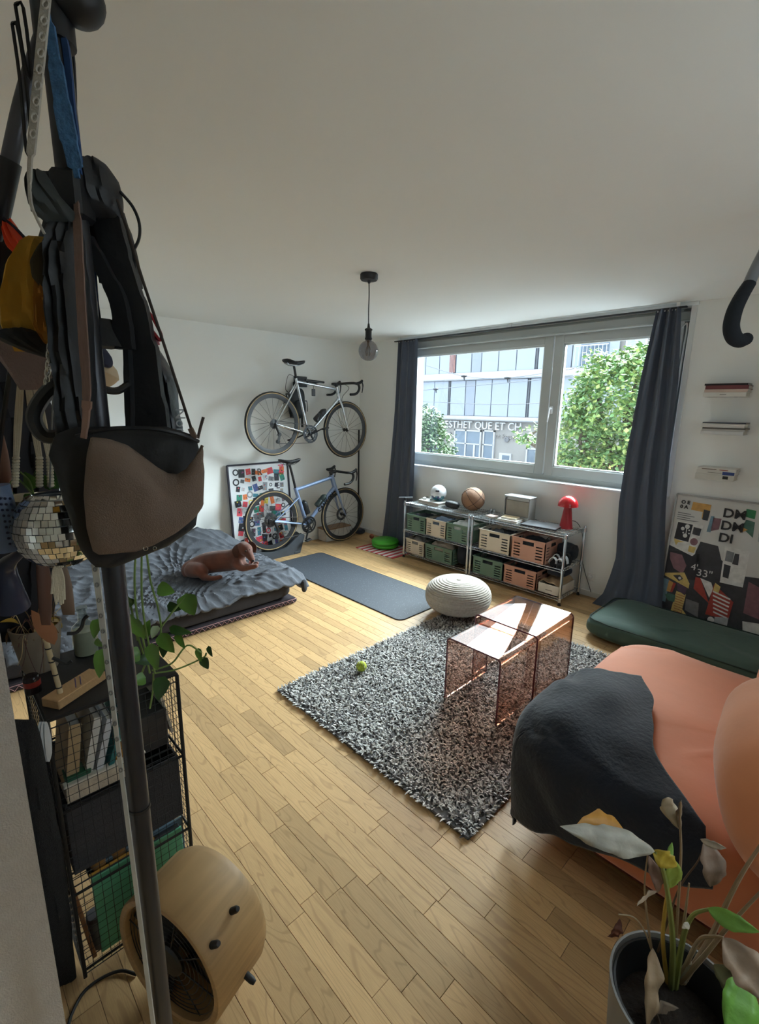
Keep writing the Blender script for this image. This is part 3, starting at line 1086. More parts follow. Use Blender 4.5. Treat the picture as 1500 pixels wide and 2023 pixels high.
# ---------------------------------------------------------------- sofa
SC, SR, E1, E2 = Vector((4.70, -2.115, .275)), (.735, .635, .175), .34, .26
def sofa_pt(u, v, off=0.0, ext=(0, 0, 0)):
    def sp(c, e):
        return math.copysign(abs(c) ** e, c)
    t_ = -PI / 2 + PI * v
    a = 2 * PI * u
    return SC + Vector(((SR[0] + off) * sp(math.cos(t_), E1) * sp(math.cos(a), E2), (SR[1] + off) * sp(math.cos(t_), E1) * sp(math.sin(a), E2), (SR[2] + off) * sp(math.sin(t_), E1)))
def sofa():
    om = M('sofa_velvet', (216, 128, 86), 0.8, var=0.07, scale=3.5, bump=0.06, bscale=30, sheen=0.35)
    om2 = M('cushion_velvet', (226, 146, 100), 0.8, var=0.07, scale=4, bump=0.06, bscale=30, sheen=0.35)
    t = thing('orange_sofa', 'low rounded terracotta orange velvet sofa', 'sofa', (4.7, -2.1, 0))
    mb = MB()
    def fn(u, v):
        p = sofa_pt(u, v)
        if v > .6:
            p.z += .010 * (1 - abs(math.sin(p.y * 9 - p.x * 5 + 3 * nz(p.x * 2.0, p.y * 3, 2)))) ** 4 * max(0, nz(p.x * 2.4, p.y * 2.4, 7) + .4) + .012 * nz(p.x * 2.5, p.y * 2.5, 1)
        return p
    mb.grid(fn, 120, 56, cu=True)
    obj('seat', mb, om, t)
    obj('plinth', MB().ball((4.72, -2.10, .09), (.63, .53, .075), 48, 12, e1=.2, e2=.2), M('sofa_plinth_shade', (118, 52, 42), 0.9, var=0.1), t)  # maroon paints in the shade under the seat; the fabric itself is orange
    for x, y in ((4.22, -2.5), (4.22, -1.73), (5.2, -2.5), (5.2, -1.73)):
        obj('foot', MB().lathe([(.022, 0), (.03, .03)], (x, y, 0), 12), M('foot_dark', (40, 32, 30), 0.5), t)
    bk = MB().ball((5.30, -2.115, .44), (.16, .66, .36), 40, 24, e1=.4, e2=.3, wob=.02)
    obj('backrest', bk, om, t)
    for lb, c, r, rz, sd in (('puffy orange velvet cushion at the near end of the sofa', (4.88, -2.50, .64), (.30, .35, .26), 6, 3), ('orange velvet cushion tucked behind, at the window end of the sofa', (4.88, -1.82, .60), (.27, .31, .23), -8, 5)):
        ct = thing('sofa_cushion', lb, 'cushion', (c[0], c[1], .43), group='orange sofa cushions')
        cm = MB()
        Rm = rotm(0, -14, rz)
        def cf(u, v, c=c, r=r, Rm=Rm, sd=sd):
            def sp(q, e):
                return math.copysign(abs(q) ** e, q)
            th, a = -PI / 2 + PI * v, 2 * PI * u
            p = Vector((r[0] * sp(math.cos(th), .75) * sp(math.cos(a), .7), r[1] * sp(math.cos(th), .75) * sp(math.sin(a), .7), r[2] * sp(math.sin(th), .75)))
            p *= 1 + .035 * nz(p.x * 5, p.y * 5, sd) + .012 * math.sin(p.y * 30 + p.z * 22 + 4 * nz(p.x * 4, p.z * 4, sd)) * max(0, nz(p.x * 3, p.y * 3, sd + 4))
            return Rm @ p + Vector(c)
        cm.grid(cf, 72, 40, cu=True)
        obj('cover', cm, om2, ct)
    # navy throw over the near corner of the seat
    nm = M('throw_navy', (17, 21, 33), 0.95, var=0.22, scale=7, bump=0.3, bscale=60, sheen=0.25)
    th = MB()
    xl, yl, zt = SC.x - SR[0], SC.y - SR[1], SC.z + SR[2]
    def proj_sofa(q, off):
        v = q - SC
        g = (abs(v.x / (SR[0] + off)) ** (2 / E2) + abs(v.y / (SR[1] + off)) ** (2 / E2)) ** (E2 / E1) + abs(v.z / (SR[2] + off)) ** (2 / E1)
        return SC + v * g ** (-E1 / 2)
    cs = [(3.955, -2.19), (4.28, -2.05), (4.66, -2.86), (3.90, -3.14)]
    def cl(u, v):
        a = Vector(cs[0]).lerp(Vector(cs[1]), u)
        b = Vector(cs[3]).lerp(Vector(cs[2]), u)
        p = a.lerp(b, v)
        X_ = p.x + .02 * nz(u * 5, v * 5, 2) + .02 * math.sin(v * 9) * (u > .5) * (2 * u - 1) - .05 * math.sin(PI * v) * (1 - u)
        Y_ = p.y + .02 * nz(u * 5, v * 5, 7)
        dx, dy = max(0, xl + .02 - X_), max(0, yl + .02 - Y_)
        q = Vector((max(X_, xl + .02), max(Y_, yl + .02), zt - max(dx, dy)))
        if dx > 0 and dy > 0:
            q.x -= dx * .25
            q.y -= dy * .15
        zq = max(q.z, SC.z - .03)
        drop = zq - q.z
        q.z = zq
        s_ = proj_sofa(q, .028)
        s_.z -= drop
        n_ = (s_ - SC)
        n_ = Vector((n_.x / SR[0] ** 2, n_.y / SR[1] ** 2, n_.z / SR[2] ** 2)).normalized()
        f = .016 * math.sin(30 * (X_ * .75 + Y_ * .35) + 5 * nz(X_ * 3, Y_ * 3)) * max(0, .15 + nz(X_ * 2.5, Y_ * 2.5, 9)) + .014 * nz(X_ * 6, Y_ * 6, 4)
        hp = .05 * math.exp(-((X_ - 4.15) / .25) ** 2 - ((Y_ + 2.4) / .26) ** 2)
        s_ += n_ * (f + .012) + Vector((0, 0, hp))
        s_.z = max(s_.z, .02)
        return s_
    th.grid(cl, 110, 130)
    tt = thing('navy_throw', 'navy blue throw blanket draped over the near corner of the sofa', 'blanket', (4.2, -2.4, .44))
    o = obj('cloth', th, nm, tt)
    md = o.modifiers.new('thick', 'SOLIDIFY')
    md.thickness = .010
    md.offset = 0
sofa()

def floor_cushion():
    gm = M('floor_cushion_green', (62, 88, 78), 0.75, var=0.12, scale=5, bump=0.18, bscale=25, sheen=0.15)
    t = thing('floor_cushion', 'large flat dark green floor cushion beneath the poster', 'cushion', (4.1, -.52, 0))
    mb = MB()
    def fn(u, v):
        def sp(q, e):
            return math.copysign(abs(q) ** e, q)
        th, a = -PI / 2 + PI * v, 2 * PI * u
        p = Vector((.66 * sp(math.cos(th), .35) * sp(math.cos(a), .22), .33 * sp(math.cos(th), .35) * sp(math.sin(a), .22), .085 * sp(math.sin(th), .6)))
        p.z += .088
        if p.z > .1:
            p.z += .022 * nz(p.x * 4, p.y * 5, 3) + .010 * math.sin(18 * (p.x + p.y) + 5 * nz(p.x * 3, p.y * 3)) * max(0, nz(p.x * 2.6, p.y * 2.6, 6) + .3)
        else:
            p += Vector((p.x * .012, p.y * .03, 0)) * nz(p.x * 8, p.y * 8, 2)
        p.z = max(.002, p.z)
        return p + Vector((4.13, -.52, 0))
    mb.grid(fn, 110, 40, cu=True)
    obj('cover', mb, gm, t)
    pp = []
    for k in range(72):
        a = 2 * PI * k / 72
        def sp(q, e):
            return math.copysign(abs(q) ** e, q)
        pp.append((4.13 + .645 * sp(math.cos(a), .24), -.52 + .318 * sp(math.sin(a), .24), .148 + .01 * nz(a * 3, 1)))
    obj('piping', MB().tube(pp, .005, 6, closed=True), M('piping_green', (40, 58, 52), 0.7), t)
floor_cushion()
# ---------------------------------------------------------------- chrome wire shelving below the window and what stands on it
def shelving():
    ch = M('chrome_wire', (196, 202, 208), 0.22, 0.9, var=0.05)
    bp = M('black_plastic', (28, 29, 32), 0.5)
    def unit(label, x0, x1):
        y0, y1 = -.42, -.045
        t = thing('wire_shelf_unit', label, 'shelf', ((x0 + x1) / 2, (y0 + y1) / 2, 0), group='chrome wire shelving under the window')
        for x in (x0, x1):
            for y in (y0, y1):
                p = obj('post', MB().lathe([(.0125, .03), (.0125, .648), (.009, .655)], (x, y, 0), 12), ch, t)
                obj('foot', MB().lathe([(.014, 0), (.017, .006), (.011, .012), (.011, .032)], (x, y, 0), 12), bp, p)
        for z in (.065, .325, .63):
            s = MB()
            xa, xb, ya, yb = x0 + .012, x1 - .012, y0 + .004, y1 - .004
            for zz in (z - .004, z - .026):
                s.tube([(xa, ya, zz), (xb, ya, zz), (xb, yb, zz), (xa, yb, zz)], .0034, 6, closed=True)
            n = 34
            for k in range(n + 1):
                x = xa + (xb - xa) * k / n
                s.tube([(x, ya, z), (x, yb, z)], .0020, 5, cap=False)
            for yy in (ya, yb):
                pts = [(xa + (xb - xa) * k / 56, yy, z - (.004 if k % 2 else .026)) for k in range(57)]
                s.tube(pts, .0020, 4, cap=False)
            for xx in (xa, xb):
                s.tube([(xx, ya + (yb - ya) * k / 20, z - (.004 if k % 2 else .026)) for k in range(21)], .0020, 4, cap=False)
            for k in range(1, 4):
                yy = ya + (yb - ya) * k / 4
                s.tube([(xa, yy, z - .004), (xb, yy, z - .004)], .0030, 5, cap=False)
            obj('wire_shelf', s, ch, t)
            cl = MB()
            for x in (x0, x1):
                for y in (y0, y1):
                    cl.lathe([(.0125, -.03), (.018, -.028), (.016, .004), (.0125, .006)], (x, y, z), 10)
            obj('shelf_collars', cl, ch, t, kind='stuff')
    unit('chrome wire shelf unit holding the basketball, nearer the room corner', 1.245, 2.112)
    unit('chrome wire shelf unit holding the red mushroom lamp', 2.150, 3.095)
shelving()

def crate_mesh(w_, d_, h_, m):
    """folding crate: four slotted walls, rim and floor, as named parts in local coordinates"""
    th = .008
    def wall(L, F4):
        s = MB()
        def b(x0, x1, z0, z1):
            s.prism([(x0, z0), (x1, z0), (x1, z1), (x0, z1)], F4, th)
        sc0, sc1 = L * .08, L * .27
        for a0, a1 in ((sc0, sc1), (L - sc1, L - sc0)):
            for k in range(6):
                z = h_ * (.10 + .135 * k)
                b(a0, a1, z - h_ * .035, z + h_ * .035)
            b(a0, a1, 0, h_ * .05)
            b(a0, a1, h_ * .80, h_)
        b(0, sc0, 0, h_)
        b(L - sc0, L, 0, h_)
        b(sc1, L - sc1, 0, h_ * .70)
        b(sc1, L - sc1, h_ * .88, h_)
        hw = (L - 2 * sc1) * .14
        b(sc1, sc1 + hw, h_ * .70, h_ * .88)
        b(L - sc1 - hw, L - sc1, h_ * .70, h_ * .88)
        return s
    fr = wall(w_, frame4((-w_ / 2, -d_ / 2 + th, 0), (1, 0, 0), (0, 0, 1)))
    bk = wall(w_, frame4((-w_ / 2, d_ / 2, 0), (1, 0, 0), (0, 0, 1)))
    lf = wall(d_, frame4((-w_ / 2, -d_ / 2, 0), (0, 1, 0), (0, 0, 1)))
    rt = wall(d_, frame4((w_ / 2 - th, -d_ / 2, 0), (0, 1, 0), (0, 0, 1)))
    rim = MB()
    for a, b in (((-w_ / 2 - .004, -d_ / 2 - .004), (w_ / 2 + .004, -d_ / 2 + .008)), ((-w_ / 2 - .004, d_ / 2 - .008), (w_ / 2 + .004, d_ / 2 + .004)), ((-w_ / 2 - .004, -d_ / 2), (-w_ / 2 + .008, d_ / 2)), ((w_ / 2 - .008, -d_ / 2), (w_ / 2 + .004, d_ / 2))):
        rim.span((*a, h_ - .012), (*b, h_), bev=.002)
    bt = MB().span((-w_ / 2 + th, -d_ / 2 + th, 0.001), (w_ / 2 - th, d_ / 2 - th, .008))
    return {'front_wall': fr, 'back_wall': bk, 'side_wall': lf, 'side_wall.001': rt, 'rim': rim, 'base': bt}

def crates():
    gm = M('crate_sage', (104, 132, 116), 0.55, var=0.04)
    cm = M('crate_cream', (216, 204, 186), 0.55, var=0.04)
    pm = M('crate_pink', (198, 148, 128), 0.55, var=0.04)
    proto = {}
    def crate(label, m, x, y, z, w_, d_, h_, rz=0):
        k = (m.name, w_, d_, h_)
        if k not in proto:
            t = thing('folding_crate', label, 'crate', (x, y, z), rz, 'folding crates on the wire shelves', local=True)
            for nm, mb in crate_mesh(w_, d_, h_, m).items():
                obj(nm.split('.')[0], mb, m, t, False)
            proto[k] = t
        else:
            dup(proto[k], (x, y, z), rz, label)
    A = .3255
    crate('sage green crate at the corner end of the middle shelf', gm, 1.405, -.255, A, .272, .31, .185)
    crate('cream crate between two green crates on the middle shelf', cm, 1.685, -.255, A, .272, .31, .185)
    crate('sage green crate with white cloth spilling over its rim', gm, 1.962, -.255, A, .272, .31, .185)
    crate('cream crate on the bottom shelf nearest the green disc', cm, 1.40, -.255, .0655, .272, .31, .165)
    crate('wide sage green crate on the bottom shelf beside the black bag', gm, 1.735, -.255, .0655, .37, .31, .165)
    crate('wide cream crate on the middle shelf beside the pink one', cm, 2.40, -.25, A, .345, .32, .20)
    crate('pink crate on the middle shelf beside the striped shoes', pm, 2.755, -.255, A, .335, .32, .20)
    crate('sage green crate on the bottom shelf of the lamp unit', gm, 2.345, -.25, .0655, .345, .32, .175)
    crate('pink crate on the bottom shelf beside the white box', pm, 2.695, -.255, .0655, .335, .32, .175)
    # clothes in the crates
    def bundle(label, c, r, col, sd, nm='folded_clothes', cat='clothes'):
        m = M('cloth_%d_%d_%d' % col, col, 0.95, var=0.2, scale=14, bump=0.3, bscale=40)
        mb = MB()
        def fn(u, v):
            th, a = -PI / 2 + PI * v, 2 * PI * u
            def sp(q, e):
                return math.copysign(abs(q) ** e, q)
            p = Vector((r[0] * sp(math.cos(th), .6) * sp(math.cos(a), .5), r[1] * sp(math.cos(th), .6) * sp(math.sin(a), .5), r[2] * sp(math.sin(th), .7)))
            q = p * 1.0
            n_ = .30 * nz(q.x * 11, q.y * 11, sd) + .16 * (1 - abs(math.sin(q.x * 40 + q.y * 28 + 4 * nz(q.x * 10, q.y * 10, sd))))
            if p.z > -r[2] * .5:
                p.z += r[2] * n_
            return p + Vector(c)
        mb.grid(fn, 44, 22, cu=True)
        one(nm, mb, m, label, cat, (c[0], c[1], c[2] - r[2]))
    bundle('navy clothes heaped in the corner green crate', (1.405, -.255, .42), (.118, .135, .075), (52, 56, 66), 1)
    bundle('blue grey clothes in the cream crate between the green crates', (1.685, -.255, .42), (.118, .135, .085), (84, 96, 112), 2)
    bundle('white cloth heaped in the green crate next to the shelf posts', (1.962, -.255, .425), (.118, .135, .095), (206, 208, 206), 3)
    bundle('grey clothes in the bottom cream crate', (1.40, -.255, .155), (.118, .135, .082), (150, 146, 142), 4)
    bundle('beige clothes heaped high in the wide bottom green crate', (1.735, -.255, .165), (.165, .135, .09), (176, 164, 148), 5)
    bundle('black clothes in the wide cream crate', (2.40, -.25, .42), (.155, .14, .08), (44, 46, 54), 6)
    bundle('charcoal clothes in the middle pink crate', (2.755, -.255, .42), (.15, .14, .08), (58, 60, 66), 7)
    bundle('dark grey clothes in the bottom green crate of the lamp unit', (2.345, -.25, .145), (.155, .14, .068), (66, 70, 76), 8)
    bundle('blue black clothes in the bottom pink crate', (2.695, -.255, .15), (.15, .14, .075), (50, 54, 64), 9)
    bundle('black cloth bag standing at the end of the bottom shelf', (2.02, -.25, .185), (.075, .15, .112), (36, 40, 50), 10, 'cloth_bag', 'bag')
    bundle('black hat hanging on the back of the shelf by the lamp', (3.0, -.14, .41), (.085, .07, .075), (42, 46, 54), 12, 'crumpled_hat', 'hat')
    bundle('dark sweater lying on the white cardboard box', (3.0, -.26, .255), (.085, .11, .032), (44, 48, 58), 13, 'dark_sweater', 'clothes')
crates()

def shelf_things():
    Z = .632
    white = M('paper_white', (226, 224, 220), 0.6, var=0.03)
    # white book with the patterned ball on it
    b = thing('white_book', 'thick white book lying under the white ball', 'book', (1.50, -.20, Z))
    obj('pages', MB().box((1.50, -.20, Z + .018), (.285, .225, .026), rotm(0, 0, -3)), M('page_edge', (196, 192, 186), 0.8, stretch=(1, 1, 60)), b, False)
    cv = MB().box((1.50, -.20, Z + .003), (.30, .24, .005), rotm(0, 0, -3)).box((1.50, -.20, Z + .0335), (.30, .24, .005), rotm(0, 0, -3)).box((1.352, -.193, Z + .018), (.006, .24, .036), rotm(0, 0, -3))
    obj('cover', cv, white, b, False)
    c = Vector((1.535, -.20, Z + .036 + .088))
    t = thing('patterned_ball', 'white ball with teal and navy patterned underside on the book', 'ball', (c.x, c.y, c.z - .088))
    wb = MB()
    rr = random.Random(4)
    NU, NV = 24, 18
    def fn(i, j):
        th, a = -PI / 2 + PI * j, 2 * PI * i
        return c + .088 * Vector((math.cos(th) * math.cos(a), math.cos(th) * math.sin(a), math.sin(th)))
    wb.grid(fn, NU, NV, cu=True)
    wb.m = []
    for i in range(NU):
        for j in range(NV - 1):
            wb.m.append(rr.choice([1, 2, 3, 1, 4]) if j < 6 else (rr.choice([0, 1, 2, 0]) if j == 6 else (5 if j == 10 and i in (19, 20) else 0)))
    obj('shell', wb, [M('ball_white', (226, 230, 236), 0.3), M('ball_teal', (50, 120, 132), 0.35), M('ball_navy', (44, 52, 96), 0.35), M('ball_aqua', (110, 186, 190), 0.35), M('ball_black', (30, 34, 46), 0.4), M('ball_mark', (40, 42, 60), 0.4)], t)
    cr = MB()
    for k in range(11):
        x, y = 1.375 + rr.random() * .07, -.28 + rr.random() * .14
        cr.ball((x, y, Z + .036 + .012), (.013, .011, .013), 8, 6, wob=.3, wsc=60, seed=k)
    one('white_coral', cr, M('coral_white', (230, 230, 228), 0.8), 'small white knobbly coral piece at the end of the book', 'ornament', (1.41, -.21, Z + .036))
    g = thing('glasses_case', 'black oval glasses case beside the basketball', 'case', (1.775, -.26, Z))
    obj('lid', MB().ball((1.775, -.26, Z + .042), (.078, .042, .032), 24, 12, rotm(12, 8, 24), e1=.8, e2=.7), M('case_black', (38, 42, 46), 0.5), g)
    obj('base', MB().ball((1.775, -.26, Z + .030), (.076, .040, .028), 24, 12, rotm(12, 8, 24), e1=.8, e2=.7), M('case_black2', (28, 30, 34), 0.5), g)
    # basketball
    c = Vector((1.99, -.20, Z + .122))
    t = thing('basketball', 'tan basketball resting on the chrome shelf', 'ball', (c.x, c.y, Z))
    obj('leather', MB().ball(c, .12, 40, 26), M('basketball_tan', (164, 126, 100), 0.7, var=0.08, scale=12, bump=0.5, bscale=420), t)
    Rb = rotm(20, -38, 25)
    def circ(f):
        return [c + Rb @ (f(2 * PI * k / 64).normalized() * .1203) for k in range(64)]
    for f in (lambda a: Vector((math.cos(a), math.sin(a), 0)), lambda a: Vector((0, math.cos(a), math.sin(a))), lambda a: Vector((math.cos(a), .75 * (math.cos(2 * a) * .55 + .45), math.sin(a))), lambda a: Vector((math.cos(a), -.75 * (math.cos(2 * a) * .55 + .45), math.sin(a)))):
        obj('seam', MB().tube(circ(f), .0022, 5, closed=True), M('seam_dark', (52, 40, 36), 0.7), t)
    # metal tin box
    t = thing('metal_cabinet', 'small silver metal box with a recessed front panel', 'box', (2.50, -.16, Z))
    s = MB()
    x0, x1, y0, y1, z0, z1 = 2.372, 2.635, -.225, -.10, Z + .003, Z + .215
    for a, b2 in (((x0, y0, z0), (x0 + .006, y1, z1)), ((x1 - .006, y0, z0), (x1, y1, z1)), ((x0, y0, z1 - .006), (x1, y1, z1)), ((x0, y0, z0), (x1, y1, z0 + .006)), ((x0, y1 - .006, z0), (x1, y1, z1)), ((x0, y0, z0), (x1, y0 + .008, z0 + .03)), ((x0, y0, z1 - .03), (x1, y0 + .008, z1))):
        s.span(a, b2, bev=.002)
    sil = M('brushed_silver', (176, 178, 176), 0.38, 0.7, var=0.06, scale=3)
    obj('case', s, sil, t)
    obj('front_panel', MB().span((x0 + .012, y0 + .010, z0 + .032), (x1 - .012, y0 + .018, z1 - .034), bev=.002), M('panel_taupe', (156, 150, 140), 0.5, 0.2), t)
    obj('lid', MB().span((x0 - .004, y0 - .006, z1), (x1 + .004, y1 + .004, z1 + .010), bev=.004), M('lid_white', (220, 224, 226), 0.35), t)
    obj('latch', MB().box((x0 + .02, y0 - .003, z1 - .018), (.018, .008, .014), bev=.002), M('latch_dark', (60, 60, 60), 0.5), t)
    # papers and notebooks
    def nb(label, c, sz, rz, col, nm='notebook'):
        o = thing(nm, label, 'notebook', (c[0], c[1], c[2]))
        R_ = rotm(0, 0, rz)
        obj('pages', MB().box((c[0], c[1], c[2] + sz[2] / 2), (sz[0] - .006, sz[1] - .006, sz[2] - .003), R_), white, o, False)
        m = M('nb_%d_%d_%d' % col, col, 0.6)
        obj('cover', MB().box((c[0], c[1], c[2] + .001), (sz[0], sz[1], .0015), R_).box((c[0], c[1], c[2] + sz[2]), (sz[0], sz[1], .0015), R_), m, o, False)
    nb('wide white notebook at the bottom of the pile by the metal box', (2.495, -.30, Z), (.20, .145, .018), 4, (222, 220, 216))
    nb('cream covered notebook on top of the white one', (2.49, -.295, Z + .020), (.15, .105, .016), 8, (236, 214, 176))
    nb('small pinkish notebook lying alone beside the pile', (2.285, -.29, Z), (.10, .08, .012), -10, (214, 188, 176))
    # laptop
    t = thing('laptop', 'closed silver laptop lying flat on the wire shelf', 'laptop', (2.80, -.27, Z))
    R_ = rotm(0, 0, 6)
    obj('base', MB().box((2.80, -.27, Z + .006), (.32, .215, .009), R_, bev=.003), M('laptop_dark', (50, 52, 60), 0.4), t)
    obj('lid', MB().box((2.80, -.27, Z + .0145), (.318, .213, .006), R_, bev=.003), M('laptop_silver', (186, 192, 200), 0.28, 0.8), t)
    # red mushroom lamp
    x, y = 2.975, -.17
    red = M('lamp_red', (190, 34, 40), 0.25, var=0.03, coat=0.4)
    t = thing('mushroom_lamp', 'glossy red mushroom shaped table lamp', 'lamp', (x, y, Z))
    obj('stem', MB().lathe([(.060, Z), (.060, Z + .004), (.056, Z + .008), (.030, Z + .20), (.030, Z + .235)], (x, y, 0), 28), M('lamp_red_matte', (168, 40, 48), 0.45), t)
    pr = [(.086 * math.cos(a), Z + .205 + .088 * math.sin(a)) for a in [k * PI / 2 / 12 for k in range(13)]]
    pr = [(.030, Z + .203), (.080, Z + .198), (.087, Z + .200)] + pr[:-1] + [(.0005, Z + .293)]
    obj('cap', MB().lathe(pr, (x, y, 0), 36), red, t)
    # shoes on the middle shelf
    def shoe(label, x, y, z, rz):
        t = thing('sports_sandal', label, 'sandal', (x, y, z), rz, 'sandals on the middle shelf', local=True)
        sole = []
        for k in range(28):
            a = 2 * PI * k / 28
            sole.append(((.034 + .006 * math.sin(a)) * math.cos(a), .115 * math.sin(a)))
        obj('sole', MB().prism(sole, Matrix.Translation((0, 0, .0)), .024), M('sole_black', (34, 35, 38), 0.7), t)
        for yy, hh, m in ((-.065, .05, M('strap_white', (218, 220, 224), 0.6)), (.005, .062, M('strap_white', (218, 220, 224), 0.6)), (.055, .075, M('strap_black', (30, 31, 34), 0.7))):
            pts = [(.034 * math.cos(a), yy, .022 + hh * math.sin(a)) for a in [k * PI / 8 for k in range(9)]]
            obj('strap', MB().strip(pts, (0, .034, 0), .005), m, t)
        hp = [(.032 * math.cos(a), .06 + .045 * math.sin(a), .06) for a in [k * PI / 8 for k in range(9)]]
        obj('heel_strap', MB().strip(hp, (0, 0, .03), .005), M('strap_black', (30, 31, 34), 0.7), t)
    shoe('black and white strapped sandal next to the pink crate', 2.972, -.30, .3275, 6)
    shoe('black and white strapped sandal nearest the outer shelf post', 3.045, -.30, .3275, -4)
    # white cardboard box with kraft paper
    t = thing('cardboard_box', 'open white cardboard box on the bottom shelf', 'box', (2.98, -.24, .067))
    s = MB()
    x0, x1, y0, y1, z0, z1 = 2.875, 3.075, -.40, -.10, .067, .155
    for a, b2 in (((x0, y0, z0), (x0 + .004, y1, z1)), ((x1 - .004, y0, z0), (x1, y1, z1)), ((x0, y0, z0), (x1, y0 + .004, z1)), ((x0, y1 - .004, z0), (x1, y1, z1)), ((x0, y0, z0), (x1, y1, z0 + .004))):
        s.span(a, b2)
    obj('carton', s, M('carton_white', (222, 216, 206), 0.8), t, False)
    obj('print', MB().span((2.95, -.4012, .10), (3.01, -.4005, .106)), M('print_grey', (120, 116, 112), 0.8), t, False)
    k = MB()
    k.grid(lambda u, v: Vector((x0 + .006 + u * .188, y0 + .01 + v * .28, .150 + .05 * nz(u * 3, v * 3, 3) + .05 * math.sin(PI * u) * (.5 + v))), 16, 16)
    kp = one('kraft_paper', k, M('kraft_brown', (186, 160, 126), 0.85, bump=0.2), 'crumpled brown kraft paper sticking out of the white box', 'paper', (2.98, -.25, .12))
    md = kp.modifiers.new('thick', 'SOLIDIFY')
    md.thickness = .002
    # black clamp on the corner post and cable by the wall
    t = thing('clamp_lamp_arm', 'small black clamp bar fixed to the corner shelf post', 'clamp', (1.245, -.42, .655))
    obj('jaw', MB().box((1.245, -.42, .672), (.03, .03, .034), bev=.004), M('black_plastic', (28, 29, 32)), t)
    obj('bar', MB().tube([(1.185, -.46, .682), (1.31, -.37, .690)], .009, 10), M('bar_grey', (130, 136, 142), 0.4, 0.5), t)
    one('power_cable', MB().tube(bez([(2.2, -.035, .02), (2.6, -.03, .30), (2.93, -.05, .66), (3.06, -.03, .60), (3.10, -.02, .3), (3.2, -.02, .05)], 8), .003, 6), M('cable_dark', (46, 46, 48), 0.6), 'thin dark cable looping behind the lamp shelf', 'cable', (2.8, -.03, .02))
    sk = thing('wall_socket', 'white power socket low on the wall beside the shelf', 'socket', (3.18, -.002, .19))
    obj('plate', MB().span((3.145, -.010, .15), (3.215, 0, .225), bev=.003), white, sk)
    obj('plug', MB().lathe([(.018, 0), (.018, .02), (.012, .032), (0, .032)], (3.18, -.010, .19), 14, rotm(90)), M('plug_white', (214, 214, 212), 0.5), sk)
    # balance disc, striped mat, little ball, wooden box, shoes by the wall
    st = thing('striped_mat', 'small red and white striped mat under the green disc', 'mat', (.92, -.36, 0))
    k = 0
    for k in range(15):
        xx = .62 + k * .04
        obj('stripe', MB().span((xx, -.60 + .002 * k, .001), (xx + .04, -.14, .007)), M('stripe_red', (182, 62, 66), 0.9) if k % 2 == 0 else M('stripe_white', (214, 200, 196), 0.9), st, False)
    c = (.84, -.32)
    t = thing('balance_disc', 'bright green inflatable balance disc on the striped mat', 'balance disc', (*c, .008))
    prof = [(.0, .010), (.13, .010), (.155, .022), (.163, .04), (.158, .052), (.150, .056), (.158, .062), (.165, .08), (.155, .10), (.12, .112), (.06, .116), (.0005, .116)]
    obj('shell', MB().lathe(prof, (*c, 0), 40), M('disc_green', (70, 168, 48), 0.4), t)
    obj('valve', MB().lathe([(.008, .113), (.008, .119), (.0005, .119)], (c[0] + .03, c[1], 0), 10), M('valve_green', (50, 120, 40), 0.5), t)
    one('little_ball', MB().ball((.44, -.17, .031), .03, 18, 12, wob=.08, wsc=60), M('ball_rust', (158, 92, 66), 0.8), 'small rust coloured dog ball on the floor in the corner', 'ball', (.44, -.17, .001))
    t = thing('wooden_step_box', 'low white and wood box against the wall behind the front wheel', 'box', (.13, -.52, 0))
    obj('body', MB().span((.03, -.72, .001), (.20, -.33, .15), bev=.004), M('box_offwhite', (206, 202, 196), 0.7), t)
    obj('lid', MB().span((.025, -.73, .15), (.21, -.32, .165), bev=.003), M('box_lid_wood', (150, 118, 92), 0.6), t)
    one('dark_slippers', MB().ball((.13, -.12, .036), (.09, .07, .033), 20, 12, e1=.7, e2=.7, wob=.15).ball((.12, -.26, .03), (.07, .05, .028), 18, 10, e1=.7, e2=.7, wob=.2), M('felt_dark', (58, 62, 72), 0.9), 'dark felt slipper pair in the room corner', 'slippers', (.12, -.18, 0))
shelf_things()
